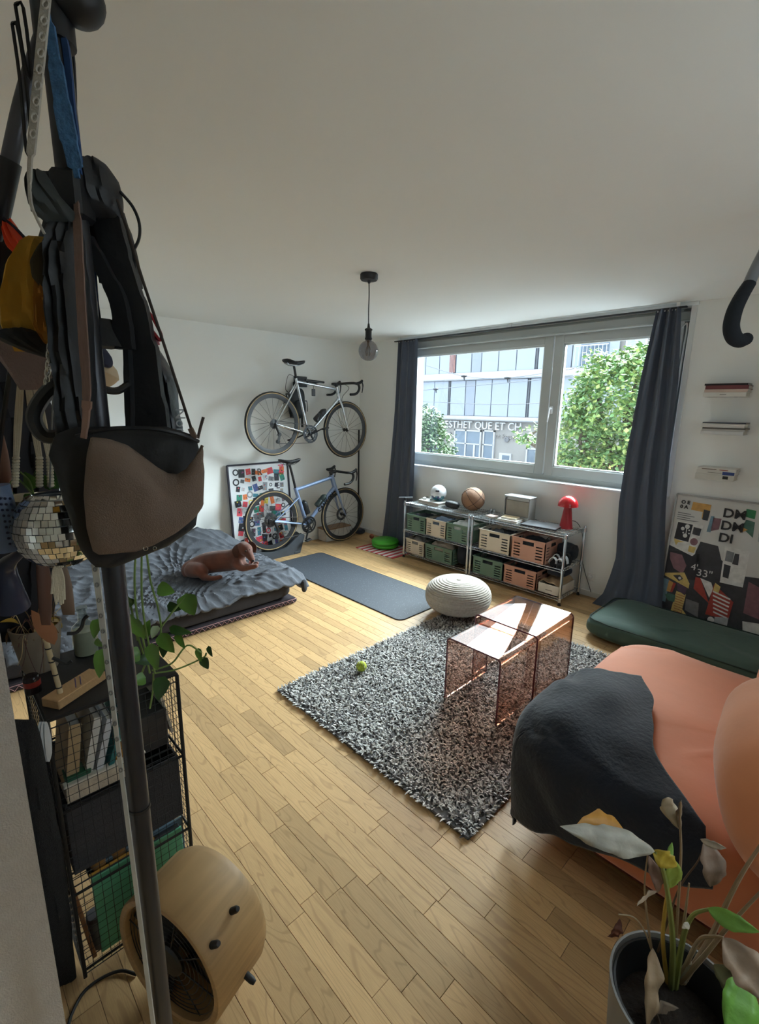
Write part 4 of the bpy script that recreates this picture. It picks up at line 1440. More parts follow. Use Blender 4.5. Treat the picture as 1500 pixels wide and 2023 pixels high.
# ---------------------------------------------------------------- bicycles, posters, wall things
def bike(name, label, X, rear, front, bb, sc, ht, hb, sad, fm, dm, tan, deep, disc, bottles):
    t = thing(name, label, 'bicycle', (X, (rear[0] + front[0]) / 2, rear[1] - .34), group='road bicycles by the wall')
    blk = M('bike_black', (26, 27, 30), 0.45)
    tyr = M('tyre_black', (34, 34, 36), 0.8)
    rimm = M('rim_carbon', (48, 50, 54), 0.35)
    spk = M('spoke_grey', (70, 72, 76), 0.3, 0.7)
    stl = M('steel_grey', (120, 122, 126), 0.3, 0.8)
    P = lambda q, dx=0.0: Vector((X + dx, q[0], q[1]))
    RX = rotm(0, 90, 0)
    Rw = .340
    def wheel(c, rearw):
        cc = P(c)
        n = 56
        def ring(prof, m, nm, par):
            return obj(nm, MB().lathe(prof, cc, n, RX, closed=True), m, par)
        tp = [(Rw - .013 + .013 * math.cos(a), .0125 * math.sin(a)) for a in [2 * PI * k / 10 for k in range(10)]]
        w_ = ring(tp, tyr, 'wheel', t)
        d = .046 if deep else .030
        ring([(Rw - .020, -.011), (Rw - .020, .011), (Rw - .035, .0105), (Rw - .020 - d, .005), (Rw - .022 - d, 0), (Rw - .020 - d, -.005), (Rw - .035, -.0105)], rimm, 'rim', w_)
        if tan:
            for s in (-1, 1):
                ring([(Rw - .022, s * .0128), (Rw - .014, s * .0134), (Rw - .014, s * .0105), (Rw - .022, s * .0105)], M('tan_wall', (178, 152, 108), 0.7), 'sidewall', w_)
        hubm = MB().lathe([(.008, -.052), (.022, -.030), (.022, -.024), (.012, -.02), (.012, .02), (.022, .024), (.022, .030), (.008, .052)], cc, 14, RX)
        obj('hub', hubm, blk, w_)
        sp = MB()
        ns = 20
        ri = Rw - .02 - d
        for k in range(ns):
            a = 2 * PI * k / ns
            off = (.55 if k % 4 < 2 else -.55) if rearw else .08 * (1 if k % 2 else -1)
            s = .026 if k % 2 else -.026
            a2 = a + off
            sp.tube([cc + Vector((s, .021 * math.cos(a2 * 1.0), .021 * math.sin(a2))), cc + Vector((0, ri * math.cos(a), ri * math.sin(a)))], .0014, 4, cap=False)
        obj('spokes', sp, spk, w_, kind='stuff')
        if disc:
            dr = MB().lathe([(.05, -.0305), (.08, -.0305), (.08, -.0325), (.05, -.0325)], cc, 30, RX, closed=True)
            for k in range(6):
                a = k * PI / 3
                dr.tube([cc + Vector((.0315, .015 * math.cos(a), .015 * math.sin(a))), cc + Vector((.0315, .055 * math.cos(a + .5), .055 * math.sin(a + .5)))], .003, 4)
            obj('brake_disc', dr, stl, w_)
        return w_
    wr = wheel(rear, True)
    wheel(front, False)
    tr = .0145 if not deep else .015
    k = 1.0 if not disc else 1.45
    fr = MB()
    BB, SCl, HT, HB, RH, FH = P(bb), P(sc), P(ht), P(hb), P(rear), P(front)
    ftub = obj('frame', MB().tube([SCl, HT - (HT - HB) * .12], tr * .95 * k, 10).tube([BB, HB - (HB - HT) * .15], tr * 1.1 * k, 12).tube([BB, SCl + (SCl - BB) * .06], tr * k, 10).tube([HT + (HT - HB) * .08, HB], tr * 1.25 * k, 12).lathe([(.021, -.034), (.021, .034)], BB, 14, RX), fm, t)
    st = MB()
    for s in (-1, 1):
        st.tube([BB + Vector((s * .028, -.02, 0)), BB.lerp(RH, .35) + Vector((s * .036, 0, 0)), RH + Vector((s * .058, 0, 0))], [.011, .010, .008], 8)
        sst = SCl.lerp(BB, .04 if not disc else .22)
        st.tube([sst + Vector((s * .016, -.005, 0)), sst.lerp(RH, .4) + Vector((s * .034, 0, 0)), RH + Vector((s * .058, 0, 0))], [.008, .0075, .0065], 8)
    obj('rear_triangle', st, fm, t)
    fk = MB()
    dirf = (FH - HB)
    cr = HB + Vector((0, .004, -.012))
    for s in (-1, 1):
        fk.tube([cr + Vector((s * .018, 0, 0)), cr.lerp(FH, .25) + Vector((s * .042, -.006, 0)), cr.lerp(FH, .7) + Vector((s * .050, -.012, 0)), FH + Vector((s * .052, 0, 0))], [.016 * (1 if not disc else 1.2), .015, .012, .008], 10)
    fk.ball(cr, (.034, .024, .022), 14, 8)
    obj('fork', fk, fm if not disc else fm, t)
    # seatpost and saddle
    SD = P(sad)
    obj('seatpost', MB().tube([SCl, SCl.lerp(SD, .6), SD - Vector((0, -.004, .035))], .0135, 10), blk, t)
    sm = MB()
    L_ = .27
    def sfn(u, v):
        a = 2 * PI * u
        s = -.5 + v
        wd = .07 * (1 / (1 + math.exp((s + .12) * 16))) + .019
        e = math.sqrt(max(0.0, 1 - (2 * v - 1) ** 8))
        up = .022 * (2 * v - 1) ** 2
        return SD + Vector((wd * math.cos(a) * e, s * L_ + .02, up + (.018 if math.sin(a) > 0 else .030) * math.sin(a) * e * (.8 + .2 * abs(math.cos(a)))))
    sm.grid(sfn, 20, 22, cu=True)
    so_ = obj('saddle', sm, M('saddle_black', (24, 25, 28), 0.55), t)
    rl = MB()
    for s in (-1, 1):
        rl.tube(bez([SD + Vector((s * .03, -.10, -.012)), SD + Vector((s * .022, -.05, -.034)), SD + Vector((s * .022, .04, -.034)), SD + Vector((s * .012, .12, -.008))], 4), .0035, 5)
    obj('saddle_rails', rl, stl, so_)
    # cockpit
    hd = (HT - HB).normalized()
    s0 = HT + hd * .035
    obj('steerer_spacers', MB().tube([HT + hd * .005, s0 + hd * .02], .0185, 12), blk, t)
    bar = s0 + Vector((0, .088, .016))
    obj('stem', MB().tube([s0 + hd * .004, bar], [.019, .016], 10), blk, t)
    hbm = MB()
    for s in (-1, 1):
        pts = [bar, bar + Vector((s * .10, 0, .002)), bar + Vector((s * .185, .004, .002)), bar + Vector((s * .203, .035, 0)), bar + Vector((s * .208, .075, -.012)), bar + Vector((s * .212, .088, -.05)), bar + Vector((s * .214, .066, -.095)), bar + Vector((s * .216, .02, -.122)), bar + Vector((s * .218, -.055, -.128))]
        hbm.tube(bez(pts, 4), .0145, 10)
    hb_ = obj('handlebar', hbm, blk, t)
    for s in (-1, 1):
        q = bar + Vector((s * .206, .075, -.004))
        hood = MB().tube(bez([q + Vector((0, -.03, .0)), q + Vector((0, .02, .012)), q + Vector((0, .055, .03)), q + Vector((0, .062, .048))], 4), [.016, .017, .017, .017, .017, .018, .018, .018, .017, .016, .014, .012, .010], 10)
        ho = obj('brake_hood', hood, blk, hb_)
        lv = MB().tube(bez([q + Vector((0, .058, .03)), q + Vector((0, .074, -.01)), q + Vector((0, .070, -.06)), q + Vector((0, .060, -.10))], 4), [.009] * 6 + [.007] * 7, 8, flat=.6)
        obj('brake_lever', lv, M('lever_dark', (44, 45, 48), 0.35, 0.3), ho)
    if not disc:
        cbl = MB().tube(bez([SCl + Vector((0, -.02, .05)), SCl + Vector((.01, -.11, .06)), SCl + Vector((.01, -.15, -.08)), SCl.lerp(RH, .28) + Vector((.01, -.02, 0))], 6), .0028, 5)
        cbl.tube(bez([bar + Vector((.02, 0, 0)), bar + Vector((.06, .06, -.05)), HB + Vector((.03, .03, .05)), HB + Vector((.01, .03, -.02))], 6), .0028, 5)
        obj('brake_cables', cbl, blk, t, kind='stuff')
        for c_ in (HB + Vector((0, .035, -.045)), SCl.lerp(RH, .30) + Vector((0, -.025, .0))):
            obj('brake_caliper', MB().box(c_, (.06, .03, .02), bev=.006).tube([c_ + Vector((.028, 0, 0)), c_ + Vector((.022, 0, -.04))], .007, 6).tube([c_ + Vector((-.028, 0, 0)), c_ + Vector((-.022, 0, -.04))], .007, 6), blk, t)
    # drivetrain
    cx = X + .045
    c_ = Vector((cx, BB.y, BB.z))
    ch_ = MB()
    for (r0, r1, dx) in ((.078, .100, 0), (.060, .074, -.008)):
        ch_.lathe([(r0, -.0015 + dx), (r1, -.0015 + dx), (r1, .0015 + dx), (r0, .0015 + dx)], c_, 40, RX, closed=True)
    for k_ in range(4):
        a = k_ * PI / 2 + .5
        ch_.tube([c_, c_ + Vector((0, .085 * math.cos(a), .085 * math.sin(a)))], [.016, .008], 6)
    cs = obj('crankset', ch_, M('crank_dark', (44, 46, 50), 0.35, 0.4), t)
    for s, ang in ((1, 22 if not disc else -112), (-1, 202 if not disc else 68)):
        a = math.radians(ang)
        e = Vector((X + s * .072, BB.y + .17 * math.cos(a), BB.z + .17 * math.sin(a)))
        ar = obj('crank_arm', MB().tube([Vector((X + s * .056, BB.y, BB.z)), e], [.016, .011], 8, flat=.6), blk, cs)
        obj('pedal', MB().box(e + Vector((s * .045, 0, 0)), (.055, .075, .018), rotm(15), bev=.006), blk, ar)
    rc = Vector((X + .040, rear[0], rear[1]))
    ca = MB()
    for k_ in range(8):
        r_ = .022 + .0042 * k_
        ca.lathe([(.012, 0), (r_, 0), (r_, .0022), (.012, .0022)], rc - Vector((.003 * k_, 0, 0)), 22, RX, closed=True)
    obj('cassette', ca, M('cassette_steel', (96, 98, 100), 0.35, 0.8), wr)
    de = MB()
    d0 = rc + Vector((.012, .015, -.05))
    d1 = d0 + Vector((0, .025, -.06))
    d2 = d1 + Vector((0, -.02, -.075))
    de.tube([rc + Vector((.012, 0, -.01)), d0, d1], [.012, .015, .012], 8)
    for q in (d1, d2):
        de.lathe([(.006, -.004), (.024, -.004), (.024, .004), (.006, .004)], q, 18, RX, closed=True)
    de.box((d1 + d2) / 2 + Vector((.007, 0, 0)), (.004, .028, .10), rotm(-14), bev=.001)
    obj('rear_derailleur', de, blk, t)
    chn = MB()
    up0 = c_ + Vector((0, -.01, .098))
    chn.tube([up0, rc + Vector((0, .01, .036))], .0038, 5)
    chn.tube([c_ + Vector((0, -.01, -.098)), d2 + Vector((0, .01, -.024))], .0038, 5)
    obj('chain', chn, stl, t)
    # bottles
    for (f_, on, sz, m) in bottles:
        a, b = (BB, SCl) if on == 'seat' else (BB, HB)
        ax = (b - a).normalized()
        nrm = Vector((0, ax.z, -ax.y)) if on == 'seat' else Vector((0, -ax.z, ax.y))
        if (nrm.y < 0) == (on == 'seat'):
            nrm = -nrm
        o_ = a.lerp(b, f_) + nrm * (.052)
        F_ = frame4(o_, ax.orthogonal(), ax.cross(ax.orthogonal())).to_3x3()
        pr = [(.0, 0), (.034, 0), (.036, .01), (.036, sz * .42), (.032, sz * .47), (.036, sz * .52), (.036, sz * .80), (.028, sz * .90), (.014, sz * .94), (.014, sz), (0, sz)]
        bo = obj('water_bottle', MB().lathe(pr, o_, 18, F_), m, t)
        cg = MB()
        for s in (-1, 1):
            e = o_ - nrm * .012
            cg.tube(bez([e + ax * .0 + Vector((s * .02, 0, 0)), e + ax * .05 + Vector((s * .041, 0, 0)) + nrm * .012, e + ax * .10 + Vector((s * .036, 0, 0)) + nrm * .03], 4), .003, 5)
        obj('bottle_cage', cg, blk, bo)
    return t, BB, SCl, HT, HB

silver = M('frame_silver', (200, 204, 208), 0.22, 0.85, var=0.04)
blue = M('frame_blue', (132, 152, 186), 0.4, 0.2, var=0.04)
dkb = M('bottle_dark', (40, 44, 48), 0.45)
dkg = M('bottle_green', (44, 58, 58), 0.4)
t1, BB, SCl, HT, HB = bike('road_bicycle', 'silver road bicycle mounted high on the wall', .25, (-1.461, 1.470), (-.447, 1.388), (-1.005, 1.352), (-1.150, 1.925), (-.585, 1.880), (-.548, 1.735), (-1.185, 2.125), silver, None, True, True, False, [(.30, 'down', .19, dkb)])
t2, BB2, SC2, HT2, HB2 = bike('road_bicycle', 'pale blue road bicycle standing on the floor with its rear wheel in a stand', .30, (-1.544, .425), (-.533, .350), (-1.085, .315), (-1.225, .735), (-.712, .850), (-.655, .690), (-1.305, 1.062), blue, None, True, True, True, [(.26, 'seat', .17, dkb), (.42, 'down', .18, dkg)])
for k_, ch_ in enumerate('CANYON'):
    p = BB2.lerp(HB2, .36 + k_ * .085)
    ax = (HB2 - BB2).normalized()
    text('frame_letter', ch_, frame4(p + Vector((.0262, 0, 0)) - Vector((0, -ax.z, ax.y)) * .021, Vector((0, ax.y, ax.z)), Vector((0, -ax.z, ax.y))), .060, M('decal_black', (24, 26, 32), 0.4), t2, .0006, bold=.0035)

def bike_extras():
    blk = M('bike_black', (26, 27, 30))
    t = thing('bike_wall_mount', 'black wall mount holding the silver bicycle by its top tube', 'wall mount', (0, -.95, 1.94))
    obj('wall_plate', MB().span((0, -1.02, 1.88), (.02, -.84, 2.0), bev=.006), blk, t)
    for y in (-1.0, -.86):
        obj('arm', MB().tube([(.01, y, 1.93), (.20, y, 1.925), (.29, y, 1.935)], .012, 8), blk, t)
    obj('cradle', MB().tube([(.285, -1.06, 1.945), (.285, -.80, 1.93)], .012, 8), blk, t)
    t = thing('luggage_tag', 'small black tag hanging from the top tube of the silver bicycle', 'tag', (.25, -.925, 1.88))
    obj('loop', MB().tube([(.25, -.925, 1.89), (.252, -.925, 1.855)], .003, 5), blk, t)
    obj('plate', MB().box((.252, -.925, 1.815), (.010, .052, .078), bev=.006), blk, t)
    t = thing('frame_bag', 'black backpack hanging on the wall behind the silver bicycle frame', 'backpack', (.1, -1.06, 1.5))
    obj('body', MB().ball((.10, -1.05, 1.69), (.07, .095, .17), 26, 18, e1=.6, e2=.7, wob=.08), M('bag_slate', (48, 54, 58), 0.7, bump=0.15), t)
    obj('pocket', MB().ball((.155, -1.05, 1.64), (.04, .075, .09), 22, 14, e1=.6, e2=.7), M('bag_slate2', (38, 42, 46), 0.7), t)
    obj('strap', MB().strip(bez([(.06, -1.09, 1.78), (.12, -1.12, 1.70), (.10, -1.13, 1.56), (.06, -1.10, 1.53)], 5), (0, .035, 0), .005), blk, t)
    obj('strap', MB().strip(bez([(.06, -1.02, 1.84), (.02, -1.03, 1.93), (.06, -1.06, 1.84)], 5), (0, .02, 0), .004), blk, t)
    t = thing('bicycle_pump', 'black mini pump hanging on the wall beside the backpack', 'pump', (.05, -.95, 1.4))
    obj('barrel', MB().tube([(.05, -.945, 1.42), (.05, -.945, 1.60)], .014, 10), blk, t)
    obj('handle', MB().tube([(.05, -.945, 1.60), (.05, -.945, 1.68)], [.010, .016], 10), M('bag_slate2', (38, 42, 46)), t)
    one('wall_hook', MB().tube(bez([(.0, -.915, 1.72), (.04, -.915, 1.72), (.05, -.915, 1.66), (.05, -.915, 1.60)], 5), .005, 6).tube(bez([(.0, -.87, 1.72), (.04, -.87, 1.72), (.05, -.87, 1.66), (.05, -.87, 1.60)], 5), .005, 6).tube([(.04, -.915, 1.722), (.04, -.87, 1.722)], .005, 6), blk, 'black double wall hook under the silver bicycle top tube', 'hook', (0, -.89, 1.66))
    one('leaning_rod', MB().tube([(.05, -.058, .012), (.045, -.05, 1.37)], .011, 10).lathe([(.0135, 0), (.0135, .03)], (.05, -.058, .001), 10), blk, 'thin black rod standing upright in the room corner', 'rod', (.05, -.058, 0))
    # floor stand
    t = thing('bike_floor_stand', 'dark grey floor stand gripping the rear wheel of the blue bicycle', 'bike stand', (.30, -1.45, 0))
    dg = M('stand_grey', (62, 68, 76), 0.6)
    poly = [(-1.80, .001), (-1.22, .001), (-1.155, .20), (-1.20, .235), (-1.27, .19), (-1.40, .105), (-1.55, .078), (-1.70, .105), (-1.80, .17), (-1.86, .15)]
    for dx in (-.055, .035):
        obj('side_plate', MB().prism(poly, frame4((.30 + dx, 0, 0), (0, 1, 0), (0, 0, 1)), .02), dg, t, False)
    obj('cross_bar', MB().span((.24, -1.30, .001), (.36, -1.22, .03), bev=.004), dg, t)
    obj('cross_bar', MB().span((.24, -1.80, .001), (.36, -1.73, .03), bev=.004), dg, t)
bike_extras()

def posters():
    rr = random.Random(21)
    fm = M('poster_frame_black', (30, 26, 44), 0.45)
    # collage of stickers leaning on the bicycle wall
    y0, y1, z0, z1 = -1.905, -1.155, .012, 1.03
    t = thing('sticker_poster', 'white poster covered in small stickers leaning behind the blue bicycle', 'poster', (.05, -1.53, 0))
    lean = lambda y, z, o=0.0: Vector((.115 - .085 * z / 1.03 + o, y, z))
    def quad(mb, a, b, c, d, off, mi=0):
        mb.add([lean(*a, off), lean(*b, off), lean(*c, off), lean(*d, off)], [(0, 1, 2, 3)], mi)
    bd = MB()
    vs_ = [lean(y0, z0), lean(y1, z0), lean(y1, z1), lean(y0, z1)]
    n_ = Vector((-.012, 0, 0))
    bd.add(vs_ + [v + n_ for v in vs_], [(0, 1, 2, 3), (7, 6, 5, 4), (0, 4, 5, 1), (1, 5, 6, 2), (2, 6, 7, 3), (3, 7, 4, 0)])
    obj('board', bd, M('poster_white', (222, 224, 228), 0.5, var=0.02), t, False)
    for a, b in (((y0, z0), (y0, z1)), ((y0, z1), (y1, z1)), ((y1, z1), (y1, z0)), ((y1, z0), (y0, z0))):
        obj('frame_bar', MB().strip([lean(*a), lean(*b)], Vector((.022, 0, 0)), .016), fm, t, False)
    cols = [(34, 34, 38), (34, 34, 38), (40, 42, 50), (60, 60, 66), (90, 92, 98), (34, 36, 44), (140, 144, 150), (206, 60, 66), (226, 80, 96), (60, 130, 150), (230, 208, 90), (120, 120, 126), (150, 60, 110), (190, 192, 196), (226, 120, 60), (70, 90, 150), (50, 140, 120)]
    mats = [M('sticker_%d_%d_%d' % c, c, 0.5) for c in cols]
    st = MB()
    ny, nz_ = 9, 11
    for i in range(ny):
        for j in range(nz_):
            cy_, cz = y0 + .06 + (y1 - y0 - .12) * (i + .5) / ny + rr.uniform(-.015, .015), z0 + .05 + (z1 - z0 - .1) * (j + .5) / nz_ + rr.uniform(-.015, .015)
            w_, h_ = rr.uniform(.018, .042), rr.uniform(.018, .048)
            k = rr.random()
            mi = rr.randrange(len(cols))
            a = rr.uniform(-.25, .25)
            def R2(y, z):
                return (cy_ + y * math.cos(a) - z * math.sin(a), cz + y * math.sin(a) + z * math.cos(a))
            if k < .18:
                n = 14
                for q in range(n):
                    b0, b1 = 2 * PI * q / n, 2 * PI * (q + 1) / n
                    quad(st, R2(w_ * math.cos(b0), w_ * math.sin(b0)), R2(w_ * math.cos(b1), w_ * math.sin(b1)), R2(w_ * .6 * math.cos(b1), w_ * .6 * math.sin(b1)), R2(w_ * .6 * math.cos(b0), w_ * .6 * math.sin(b0)), .0015, mi)
            else:
                quad(st, R2(-w_, -h_), R2(w_, -h_), R2(w_, h_), R2(-w_, h_), .0013, mi)
                for q in range(rr.randrange(2, 5)):
                    yy, zz = rr.uniform(-w_ * .7, w_ * .3), rr.uniform(-h_ * .8, h_ * .6)
                    ww, hh = rr.uniform(.2, .7) * w_, rr.uniform(.1, .5) * h_
                    quad(st, R2(yy, zz), R2(yy + ww, zz), R2(yy + ww * rr.uniform(.5, 1), zz + hh), R2(yy + ww * rr.uniform(0, .3), zz + hh), .002, rr.randrange(len(cols)))
    obj('stickers', st, mats, t, False, kind='stuff')
    F0 = lambda y, z: frame4(lean(y, z, .0035), (0, 1, 0), (-.0825, 0, 1))
    text('letter_z', 'Z', F0(-1.29, .91), .13, M('sticker_pink', (226, 60, 96), 0.5), t)
    text('letter_e', 'E', F0(-1.33, .73), .10, M('sticker_34', (34, 34, 38), 0.5), t)
    text('letter_r', 'R', F0(-1.56, .90), .11, M('sticker_34', (34, 34, 38), 0.5), t)
    # collage poster leaning on the window wall
    x0, z1 = 3.765, 1.035
    W_, Hh = .72, 1.02
    t = thing('collage_poster', 'framed black and white collage poster leaning on the wall behind the green cushion', 'poster', (4.12, -.05, 0))
    ln = lambda u, v, o=0.0: Vector((x0 + u * W_, -.105 + .085 * (1 - v) - o, z1 - v * Hh))
    bd = MB()
    vs_ = [ln(0, 1), ln(1, 1), ln(1, 0), ln(0, 0)]
    n_ = Vector((0, .012, 0))
    bd.add(vs_ + [v + n_ for v in vs_], [(0, 1, 2, 3), (7, 6, 5, 4), (0, 4, 5, 1), (1, 5, 6, 2), (2, 6, 7, 3), (3, 7, 4, 0)])
    obj('board', bd, M('poster_paper', (206, 206, 204), 0.45, var=0.02), t, False)
    sfm = M('poster_frame_silver', (170, 172, 174), 0.35, 0.6)
    for a, b in (((0, 0), (0, 1)), ((0, 0), (1, 0)), ((1, 0), (1, 1)), ((0, 1), (1, 1))):
        obj('frame_bar', MB().strip([ln(*a), ln(*b)], Vector((0, .022, 0)), .011), sfm, t, False)
    C = {'k': (38, 38, 46), 'd': (58, 60, 66), 'g': (116, 118, 122), 'w': (214, 214, 212), 'y': (206, 180, 110), 'r': (160, 62, 54), 'p': (128, 92, 100), 't': (70, 110, 96), 'b': (110, 140, 158), 'o': (196, 150, 84), 'v': (84, 64, 84), 'l': (168, 172, 176), 'e': (40, 120, 78)}
    keys = list(C)
    mats = [M('collage_' + k_, C[k_], 0.5, var=0.15, scale=30) for k_ in keys]
    pr = MB()
    def poly(k_, *pts, o=1):
        n = len(pts)
        pr.add([ln(p[0] * .72, p[1], .0011 * o) for p in pts], [tuple(range(n - 1, -1, -1))], keys.index(k_))
    def disc(k_, u, v, r, o=1):
        poly(k_, *[(u + r * 1.1 * math.cos(2 * PI * q / 18), v + r * .62 * math.sin(2 * PI * q / 18)) for q in range(18)], o=o)
    poly('d', (0.01, .40), (.55, .40), (.99, .52), (1.37, .5), (1.37, .99), (.01, .99))
    poly('l', (1.02, .05), (1.35, .05), (1.34, .3), (1.05, .26), o=2)
    poly('p', (1.04, .55), (1.3, .6), (1.25, .8), (1.05, .78), o=3)
    poly('w', (1.06, .84), (1.33, .82), (1.34, .95), (1.1, .96), o=3)
    poly('k', (.02, .44), (.48, .42), (.5, .62), (.25, .64), (.02, .6), o=2)
    poly('d', (.40, .33), (.62, .34), (.72, .48), (.7, .62), (.44, .58), (.36, .42), o=2)
    poly('o', (.22, .045), (.45, .05), (.44, .16), (.36, .16), (.36, .11), (.21, .105), o=2)
    poly('d', (.37, .09), (.45, .095), (.44, .17), (.37, .165), o=3)
    poly('p', (.50, .14), (.60, .14), (.59, .22), (.50, .24), o=2)
    poly('b', (.47, .13), (.51, .13), (.50, .25), (.45, .25), o=2)
    poly('w', (.06, .20), (.40, .21), (.36, .43), (.33, .45), (.03, .40), o=3)
    poly('k', (.075, .21), (.27, .215), (.25, .35), (.06, .34), o=4)
    poly('d', (.285, .23), (.385, .235), (.375, .29), (.28, .285), o=4)
    disc('p', .32, .34, .045, 4)
    poly('y', (.27, .375), (.36, .38), (.345, .425), (.265, .42), o=4)
    poly('y', (.06, .34), (.10, .345), (.20, .355), (.12, .365), (.10, .39), (.07, .36), o=5)
    for u, v, r in ((.205, .235, .028), (.15, .255, .022), (.195, .305, .026), (.235, .26, .01), (.24, .285, .01), (.165, .285, .01)):
        disc('w', u, v, r, 5)
    poly('w', (.198, .25), (.208, .25), (.206, .30), (.196, .30), o=5)
    for q in range(4):
        poly('g', (.05, .135 + q * .016), (.22 + .05 * (q % 2) + (.08 if q == 3 else 0), .138 + q * .016), (.22 + .05 * (q % 2), .144 + q * .016), (.05, .141 + q * .016), o=2)
    poly('p', (.04, .45), (.20, .455), (.28, .53), (.25, .60), (.12, .57), (.05, .50), o=3)
    poly('y', (.02, .62), (.27, .585), (.36, .66), (.36, .70), (.02, .64), o=4)
    poly('d', (.13, .625), (.22, .61), (.27, .635), (.22, .66), o=5)
    disc('w', .225, .635, .018, 6)
    poly('b', (.01, .66), (.10, .67), (.09, .85), (.01, .84), o=3)
    poly('o', (.09, .67), (.15, .68), (.13, .76), (.08, .76), o=4)
    poly('r', (.15, .68), (.19, .685), (.16, .76), (.13, .76), o=4)
    poly('t', (.07, .79), (.12, .77), (.21, .775), (.21, .83), (.12, .83), o=5)
    poly('y', (.21, .74), (.34, .75), (.32, .94), (.18, .91), o=4)
    for q in range(8):
        poly('r', (.215, .76 + q * .019), (.33, .767 + q * .019), (.33, .771 + q * .019), (.215, .764 + q * .019), o=5)
    poly('v', (.20, .67), (.34, .70), (.33, .76), (.22, .73), o=4)
    poly('r', (.42, .60), (.48, .60), (.62, .75), (.66, .78), (.42, .69), o=4)
    poly('w', (.48, .60), (.62, .615), (.66, .66), (.63, .73), o=4)
    poly('g', (.35, .78), (.52, .79), (.54, .90), (.36, .87), o=4)
    poly('y', (.33, .87), (.44, .93), (.33, .96), o=4)
    poly('r', (.66, .62), (.92, .72), (.90, .86), (.62, .86), o=5)
    for q in range(6):
        poly('w', (.66 + .01 * q, .67 + .03 * q), (.88, .70 + .028 * q), (.88, .712 + .028 * q), (.66 + .01 * q, .682 + .03 * q), o=6)
    poly('y', (.67, .61), (.74, .63), (.73, .68), (.66, .67), o=6)
    poly('l', (.74, .86), (.90, .84), (.90, .97), (.74, .95), o=6)
    poly('k', (.54, .93), (.72, .86), (.76, .98), (.58, .995), o=6)
    disc('w', .64, .955, .05, 7)
    disc('w', .70, .89, .038, 7)
    disc('w', .57, .915, .014, 7)
    poly('b', (.40, .96), (.53, .93), (.57, .99), (.38, .99), o=5)
    poly('w', (.70, .33), (.99, .34), (.99, .60), (.72, .60), o=4)
    poly('g', (.73, .36), (.82, .365), (.82, .44), (.73, .435), o=5)
    poly('d', (.83, .37), (.88, .37), (.89, .45), (.82, .45), o=5)
    poly('d', (.73, .46), (.81, .465), (.81, .56), (.74, .555), o=5)
    poly('t', (.88, .12), (.98, .13), (.99, .24), (.85, .18), o=4)
    poly('o', (.82, .17), (.92, .19), (.84, .22), o=5)
    poly('e', (.86, .045), (.97, .05), (.97, .11), (.86, .10), o=4)
    obj('print', pr, mats, t, False)
    F1 = lambda u, v: frame4(ln(u * .72, v, .010), (1, 0, 0), (0, .085, 1.02))
    bkm = M('collage_ink', (36, 36, 40), 0.5)
    whm = M('collage_chalk', (214, 214, 212), 0.5)
    for q in range(3):
        text('print_letters', 'DM' if q < 2 else 'DI', F1(.605, .122 + q * .090), .092, bkm, t, .0004, bold=.0022)
    text('print_letters', 'O E', F1(.075, .065), .036, bkm, t, .0004, bold=.002)
    text('print_letters', '0 A', F1(.07, .10), .036, bkm, t, .0004, bold=.002)
    text('print_letters', "4'", F1(.34, .55), .07, whm, t, .0004)
    text('print_letters', '33"', F1(.42, .585), .078, whm, t, .0004)
posters()

